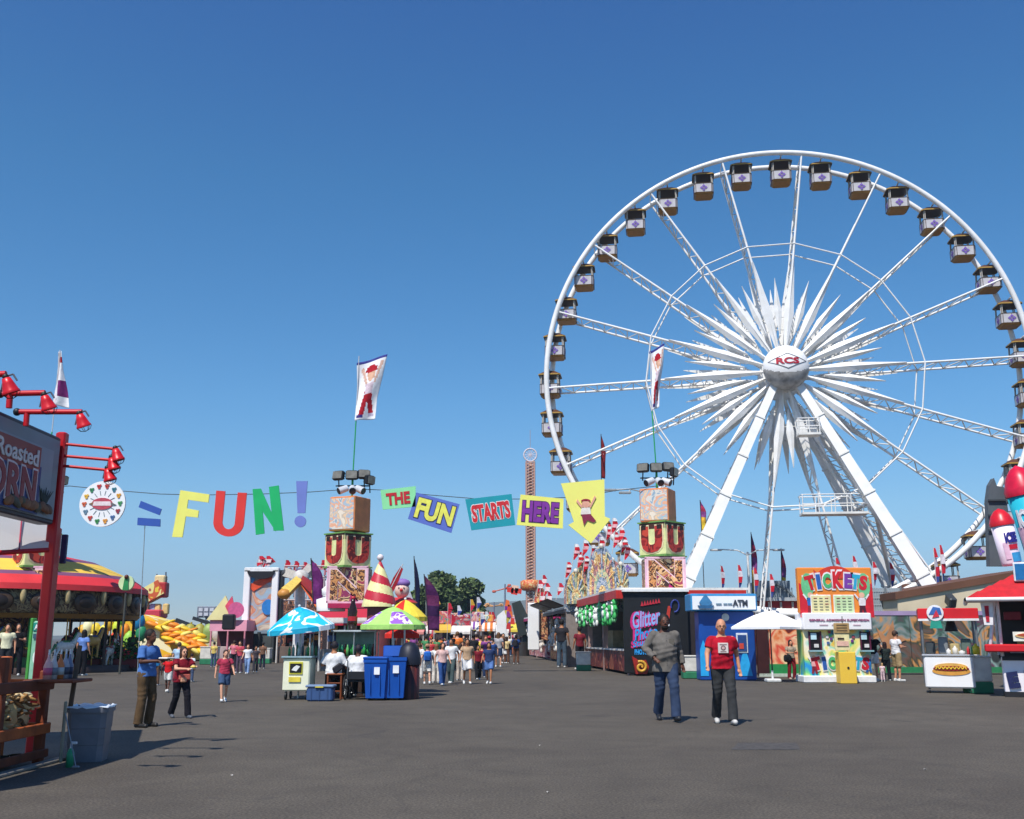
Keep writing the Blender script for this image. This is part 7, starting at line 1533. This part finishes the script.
# spinning arm ride with tubs
D = 62; c = W(301,578,D); T = thing("spinning_ride", "small spinning arm ride with yellow and dark red arms under the cyan umbrella top", "fair ride", (c.x, D, 0))
b = MB(); b.cyl((c.x,D,0), (c.x,D,c.z), .35, mat('e0dcd9', .5), .28, n=10); b.sph(c, .5, mat('c9c4bc', .5, 0, .2, 3), 12, 8); b.build("mast", T, True)
for ex, ey, cc in ((284,594,'e8c860'),(318,592,'8a1f24'),(288,573,'c9c0b0'),(311,569,'b9b0a4'),(322,606,'d9602a')):
    e_ = W(ex,ey,D-2 if ey > 580 else D+2); b = MB(); beam(b, c, e_, .4, .55, mat(cc, .5)) if 1 else None; b.sph(e_, (.4,.35,.3), mat('c98a3a' if ey > 580 else '4a4a4a', .5), 10, 6); b.build("arm", T, True)
D = 70; T = thing("sign_truss", "lattice sign gantry with cut out shapes and small figures behind the left block tower", "ride sign", (W(305,645,D).x, D, 0)); b = MB(); l, r = W(281,645,D).x, W(345,645,D).x; za, zb_ = W(300,566,D).z, W(300,577,D).z
for z in (za, zb_, W(300,600,D).z): b.cyl((l,D,z),(r,D,z), .06, mat('b9a9a9', .5), n=5)
for k in range(12): x = l+(r-l)*k/11; b.cyl((x,D,0 if k % 4 == 0 else W(300,604,D).z),(x,D,za), .05, mat('c0b4b4', .5), n=5)
rnn = random.Random(6)
for k in range(11): x = l+(r-l)*(k+.5)/11; m_ = mat(rnn.choice(['b0606a','8a5a6a','c9909a','7a6a8a']), .5); b.box((x-.12, D-.1, (za+zb_)/2), (.08,.06,.5), m_); b.box((x+.1, D-.1, (za+zb_)/2+rnn.choice((-.15,.0,.15))), (.34,.06,.1), m_); b.box((x+.2, D-.1, (za+zb_)/2), (.07,.06,rnn.uniform(.2,.5)), m_)
for k in range(22): x = l+(r-l)*rnn.random(); b.bev((x, D+.3, W(300,rnn.uniform(580,602),D).z), (.5,.3,.5), mat(rnn.choice(['a8a0a4','c98a8a','7a8aa0','c9b0a0','8a6a6a']), .6), .05)
b.build("gantry", T, True)
D = 74; l, r = W(276,645,D).x, W(322,645,D).x; T = thing("cyclone_ride", "dark latticed low ride full of red and white lights behind the cream cart", "fair ride", ((l+r)/2, D, 0)); b = MB(); zt_ = W(290,600,D).z
b.box(((l+r)/2, D+1, zt_/2), (r-l, 2, zt_), mural("ride_lights", ['4a2a24','7a4a3a','2a1c1a','a06a4a','3a2a2a','c08a6a'], 2.5, dist=1, seed=4)); b.build("facade", T, True)
for k in range(5): roof_flag(283+k*9, 574, 560+(k*5) % 4, 70, "small red flag in the row over the sign gantry", ['c8283a','c8283a','a0303a'], "red flags over the sign gantry", .35, .15)
# ---------------- inflatable slide, pink stand and rides at left
D = 72; T = thing("inflatable_slide", "yellow and orange inflatable slide behind the man in blue", "inflatable slide", (W(170,645,D).x, D, 0)); YE = mat('f0c322', .5, 0, .12, .8); OG = mat('e88a1c', .5, 0, .12, .8)
b = MB(); ext = [(112,660),(112,627),(134,614),(152,619),(176,634),(196,650),(200,660)]
board(b, ext, D, 4.0, mural("slide_stripes", ['f2d21f','f5e27a','efb81c','f7edc0','f0c922'], .35, dist=.6, seed=3)); b.build("slide_ramp", T, True)
b = MB()
rb = random.Random(12)
for k in range(7): a_ = W(134+k*9, 615+k*4.6, D-.2); b.sph(a_, (.6,.35,.2), YE if k % 2 else OG, 10, 7, RY(R(22)))
for row in range(4):
    for k in range(7): b.sph(W(168+k*5.6+rb.uniform(-1,1), 623+k*2.1+row*5.5+rb.uniform(-.8,.8), D-.5-.25*row), (rb.uniform(.42,.62),.35,rb.uniform(.14,.22)), (YE, OG, mat('f4d768', .5, 0, .1, 1))[(k+row*2+(k*row) % 3) % 3], 10, 7, RY(R(rb.uniform(-25,40))))
b.build("bumpers", T, True)
b = MB()
for (x, y, s_, c) in ((121,620,.4,'7fbf3a'),(118,628,.45,'c9d93a'),(125,631,.4,'e88a1c'),(129,640,.5,'9acf4a'),(116,640,.5,'d9482a'),(133,648,.45,'c9d95a'),(139,622,.5,'1f7fb0'),(141,633,.45,'2a8a5a'),(109,624,.4,'e0b02a'),(104,632,.4,'f0e25a'),(96,630,.4,'f0cf3a'),(88,628,.45,'f4e9b0'),(82,632,.4,'e0a82a'),(93,640,.4,'f2e2a0')): b.sph(W(x,y,D-4), (s_*.8,s_*.8,s_*1.2), mat(c, .5, 0, .12, 2), 9, 7)
b.build("inflated_figures", T, True)
T = thing("fair_ride", "long yellow and pink tilted ride arm with a cabin at its upper end", "fair ride", (W(150,645,90).x, 90, 0)); D = 90
b = MB(); beam(b, W(128,606,D), W(163,587,D), 1.2, 1.3, mural("arm_print", ['e8c43a','c9582a','e9d98a','a83a3a'], .8, dist=1, seed=5)); b.build("arm", T, True)
b = MB(); b.bev(W(160,590,D), (1.3,1,1.3), mat('a82a2a', .5, 0, .2, 1), .1); b.bev(W(161,580,D), (.9,.8,.8), mat('e8cf9a', .5), .1); b.cyl(W(157,585,D), W(157,574,D), .06, mat('4a4a5a'), n=5); b.cyl(W(166,585,D), W(166,572,D), .06, mat('4a4a5a'), n=5); b.build("cabin", T, True)
b = MB(); b.bev(W(138,614,D), (4.5,2,.7), mat('c83a4a', .5, 0, .15, 1), .1); q = W(140,616,D); b.cyl((q.x,D,0), q, .4, mat('8a8a90', .5), n=8)
for x in (146,153,158,166): b.bev(W(x,609,D), (.5,.5,.9), mat(['d9a0a0','8fa0c0','e0c07a','c84a5a'][x % 4], .5), .08)
b.build("base", T, True)
D = 66; l, r = W(209,645,D).x, W(246,645,D).x; T = thing("candy_stand", "pink and cream candy stand with a gabled front left of the tall white framed sign", "food stand", ((l+r)/2, D, 0)); z0, z1_ = W(220,631,D).z, W(220,620,D).z
b = MB(); b.box(((l+r)/2, D+1, (z0+z1_)/2), (r-l,2.2,z1_-z0), mat('e9a0b4', .6, 0, .12, 1)); b.prism([(-1.0,0),(.8,0),(.1,1.5)], .2, mat('f0dfa0', .6, 0, .1, 1), T=Matrix.Translation((W(222,645,D).x, D-.15, z1_))); board(b, [(225,606),(232,596),(236,614),(232,620)], D-.3, .1, mat('d9506a', .5)); b.cyl(W(236,610,D-.4), W(236,610,D-.1), .5, mat('e66a9a', .5), n=16); b.bev(W(229,622,D-1.2), (.75,.5,.95), mat('1c1d20', .5), .08); b.build("sign_gable", T, True)
b = MB(); b.box(((l+r)/2, D+1.8, z0/2), (r-l,.1,z0), mat('6a3a40', .7, 0, .3, 1)); b.build('wall', T, True); b = MB(); b.bev(((l+r)/2, D+.3, .5), (r-l,.6,1.0), mat('b9a4a0', .6, 0, .2, 2), .03); b.build("counter", T, True)
b = MB()
for x in (l+.1, (l+r)/2, r-.1): b.cyl((x,D-.05,0),(x,D-.05,z0), .06, mat('d98a9a', .5), n=6)
b.build("posts", T, True)
D = 95; T = thing("floodlight_mast", "distant floodlight mast between the slide and the pink stand", "light mast", (W(207,645,D).x, D, 0)); b = MB(); q = W(207,612,D); b.cyl((q.x,D,0), q, .12, mat('6a6f78', .5), n=6); b.build("pole", T, True); b = MB(); b.bev(q, (1.7,.4,1.0), mat('7a808c', .5), .05)
for x in (-.5,0,.5): b.box(q+Vector((x,-.24,.2)), (.35,.1,.3), mat('c9ccd4', .4)); b.box(q+Vector((x,-.24,-.2)), (.35,.1,.3), mat('c9ccd4', .4))
b.build("lamp_head", T, True)
T = thing("low_ride", "low green edged ride platform with slanting dark beams behind the woman in maroon", "fair ride", (W(196,645,80).x, 80, 0)); D = 80; b = MB(); l, r = W(178,645,D).x, W(238,645,D).x; b.box(((l+r)/2, D, .6), (r-l,2,.5), mat('3a7a4a', .6, 0, .2, 1)); b.box(((l+r)/2, D, 1.1), (r-l,2,.3), mat('d9cfa8', .6)); b.build("platform", T, True)
b = MB(); beam(b, W(176,620,D), W(200,629,D), .3, .3, mat('2a2c30', .5)); beam(b, W(193,618,D), W(212,624,D), .25, .25, mat('2a2c30', .5))
for x in (182,190,200,209,218): b.cyl((W(x,645,D).x,D,.8),(W(x,645,D).x,D,W(x,622,D).z), .07, mat(['c9b03a','8a9aa8','a8b060','b9b4ac','d0a0a0'][x % 5], .5), n=6); b.sph((W(x,645,D).x,D-.3,1.9), (.5,.4,.7), mat(['a8a040','8fa0b0','c8c090','d0c0b8','9ab060'][x % 5], .5, 0, .2, 2), 8, 6)
b.build("beams", T, True)
# ---------------- far end of the midway: stalls with peaked and scalloped roofs, small rides
rnn = random.Random(31)
CN = ['red','cream','plum','salmon','peach','rose','golden','magenta','off white','crimson','violet','orange','teal','pale pink','dark red','yellow','sky blue','brick']
CC = dict(zip(CN, ['c8343a','e6dcc0','7a2a5a','d98a80','e6c0a4','c95a6a','e0b040','b0287a','d9d4cf','b8243a','7a3a9a','d9742a','3a8a8a','e0b4b8','8a1f2a','e8cf4a','7aa8d0','a0503a']))
spec = [(390,84),(398,100),(407,88),(416,108),(424,118),(433,112),(443,106),(452,116),(461,104),(470,120),(478,110),(486,101),(494,117),(502,106),(510,121),(517,104),(523,112),(404,124)]
for k, (px, D) in enumerate(spec):
    nm = CN[k]; c = CC[nm]; p = W(px,645,D); hw = rnn.uniform(.55,.9); ze_ = rnn.uniform(2.5,3.1); T = thing("midway_stall", nm+" awninged stall at the far end of the midway behind the crowd", "stall", (p.x, D, 0), 0, "stalls at the far end of the midway"); hw *= 1.1
    cm, c2 = mat(c, .6, 0, .12, 1), mat('ece0d6', .6)
    b = MB(); n_ = 7
    for q in range(n_):
        x0_, x1_ = -hw+2*hw*q/n_, -hw+2*hw*(q+1)/n_; m_ = cm if (q % 2 or k % 3 == 0) else c2
        vs = [(p.x+x0_,D-1.0,ze_-.4),(p.x+x1_,D-1.0,ze_-.4),(p.x+x1_,D+.3,ze_+.2),(p.x+x0_,D+.3,ze_+.2)]; b.add(vs+[(x,y,z-.05) for x,y,z in vs], [(0,1,2,3),(7,6,5,4),(4,5,1,0)], m_); b.box((p.x+(x0_+x1_)/2, D-1.02, ze_-.52), (x1_-x0_,.03,.24), m_)
    b.build("awning", T, True)
    b = MB(); sh = rnn.uniform(.5,1.3); b.bev((p.x, D+.3, ze_+.25+sh/2), (hw*rnn.uniform(1.2,2), .2, sh), mural("stall_print%d" % (k % 6), rnn.sample(list(CC.values()), 6), 1.2, dist=1.2, seed=k, soft=True), .05); b.build("sign", T, True)
    b = MB(); b.box((p.x, D+1.6, ze_/2), (2*hw, .1, ze_), mat('4a3a38', .7, 0, .3, 1)); b.build('wall', T, True); b = MB(); b.bev((p.x, D, .5), (2*hw, .5, 1.0), mat(rnn.choice(['a0303a','d0b090','6a4a6a','c07050','e0d9d0']), .6, 0, .2, 1), .03)
    for q in range(7): b.bev((p.x+rnn.uniform(-hw,hw)*.85, D+1.4, rnn.uniform(1.1,2.5)), (.3,.15,.35), mat(rnn.choice(list(CC.values())), .6), .05)
    b.build("counter", T, True)
    b = MB()
    for x in (-hw+.05, hw-.05): b.cyl((p.x+x,D-.9,0),(p.x+x,D-.9,ze_-.4), .05, mat('d9d0c8', .5), n=5)
    b.build("posts", T, True)
for k in range(26):
    D = rnn.uniform(80,120); px = rnn.uniform(386,526); zt_ = rnn.uniform(3.6,5.6); p = W(px,645,D); c_ = rnn.choice([['c8283a','f0dada','c8283a'],['e0b040','c8283a'],['d9d9e0','3a4a9a'],['c8283a','c8283a'],['8a3a8a','e0c04a']])
    b = flagpole(None, p.x, D, 0, zt_, c_, .45, 1.1, rnn.uniform(-.2,.2)); tag(b.build("flag"), "small bright flag on a thin pole above the far midway stalls", "flag", "flags above the far midway stalls")
for k, (x, y1_, D, cc) in enumerate(((505,584,140,'c8604a'),(494,602,150,'d9a06a'),(478,613,145,'8aa6cc'))):
    T = thing("far_ride_tower", ["tall thin ride mast with red cross arms near the drop tower","orange topped slim ride mast over the far crowd","pale blue slim ride mast right of the trees"][k], "fair ride", (W(x,645,D).x, D, 0)); q = W(x,y1_,D); b = MB(); b.cyl((q.x,D,0), q, .2, mat('7a7f90', .5), .1, n=6); b.build("mast", T, True)
    b = MB()
    for j in range(5): a = rnn.uniform(0,3.1); e_ = q+Vector((math.cos(a)*1.5,0,math.sin(a)*1.1-1.2)); b.cyl(q+Vector((0,0,-.6)), e_, .08, mat(cc, .5), n=5); b.bev(e_, (.5,.4,.35), mat(cc, .5), .08)
    b.build("arms", T, True)
D = 92; T = thing("dark_arm_ride", "black leaning ride arm with a red blossom like top left of the drop tower", "fair ride", (W(524,645,D).x, D, 0)); b = MB(); beam(b, W(516,602,D), W(527,634,D), .8, 1.5, mat('1e2622', .5, 0, .2, 1)); q = W(521,645,D); b.cyl((q.x,D,0),(q.x,D,1.2), .6, mat('3a3a3a', .5), n=8); b.cyl((q.x+.3,D,0), W(527,634,D), .4, mat('1e2622', .5), n=8); b.build("arm", T, True)
b = MB()
for dx, dy in ((0,0),(-4,1),(-8,-1),(-3,-3)): q_ = W(515+dx,593+dy,D); b.prism([(0,0),(.55,-.1),(.6,.35),(0,.45)], .04, cloth('d04038' if dx % 2 == 0 else 'f0c0a8'), T=Matrix.Translation(q_))
b.build("top_ornament", T, True)
T = thing("white_slide_panel", "white pointed panel beside red figures at the far right end of the midway", "ride front", (W(503,645,100).x, 100, 0)); b = MB(); board(b, [(496,640),(497,616),(504,610),(507,618),(508,640)], 100, .5, mat('eeece8', .5, 0, .06, 1)); b.build("panel", T, True)
b = MB()
for (x, y) in ((505,606),(507,611),(508,617),(510,624),(506,629)): b.prism([(0,0),(.45,-.05),(.4,.5),(.1,.6)], .08, mat(['d8402f','e8702f','c8302f'][x % 3], .5), T=Matrix.Translation(W(x,y,99)))
b.build("red_ornament", T, True)
# background trees of the left horizon, low
bpy.context.view_layer.update()
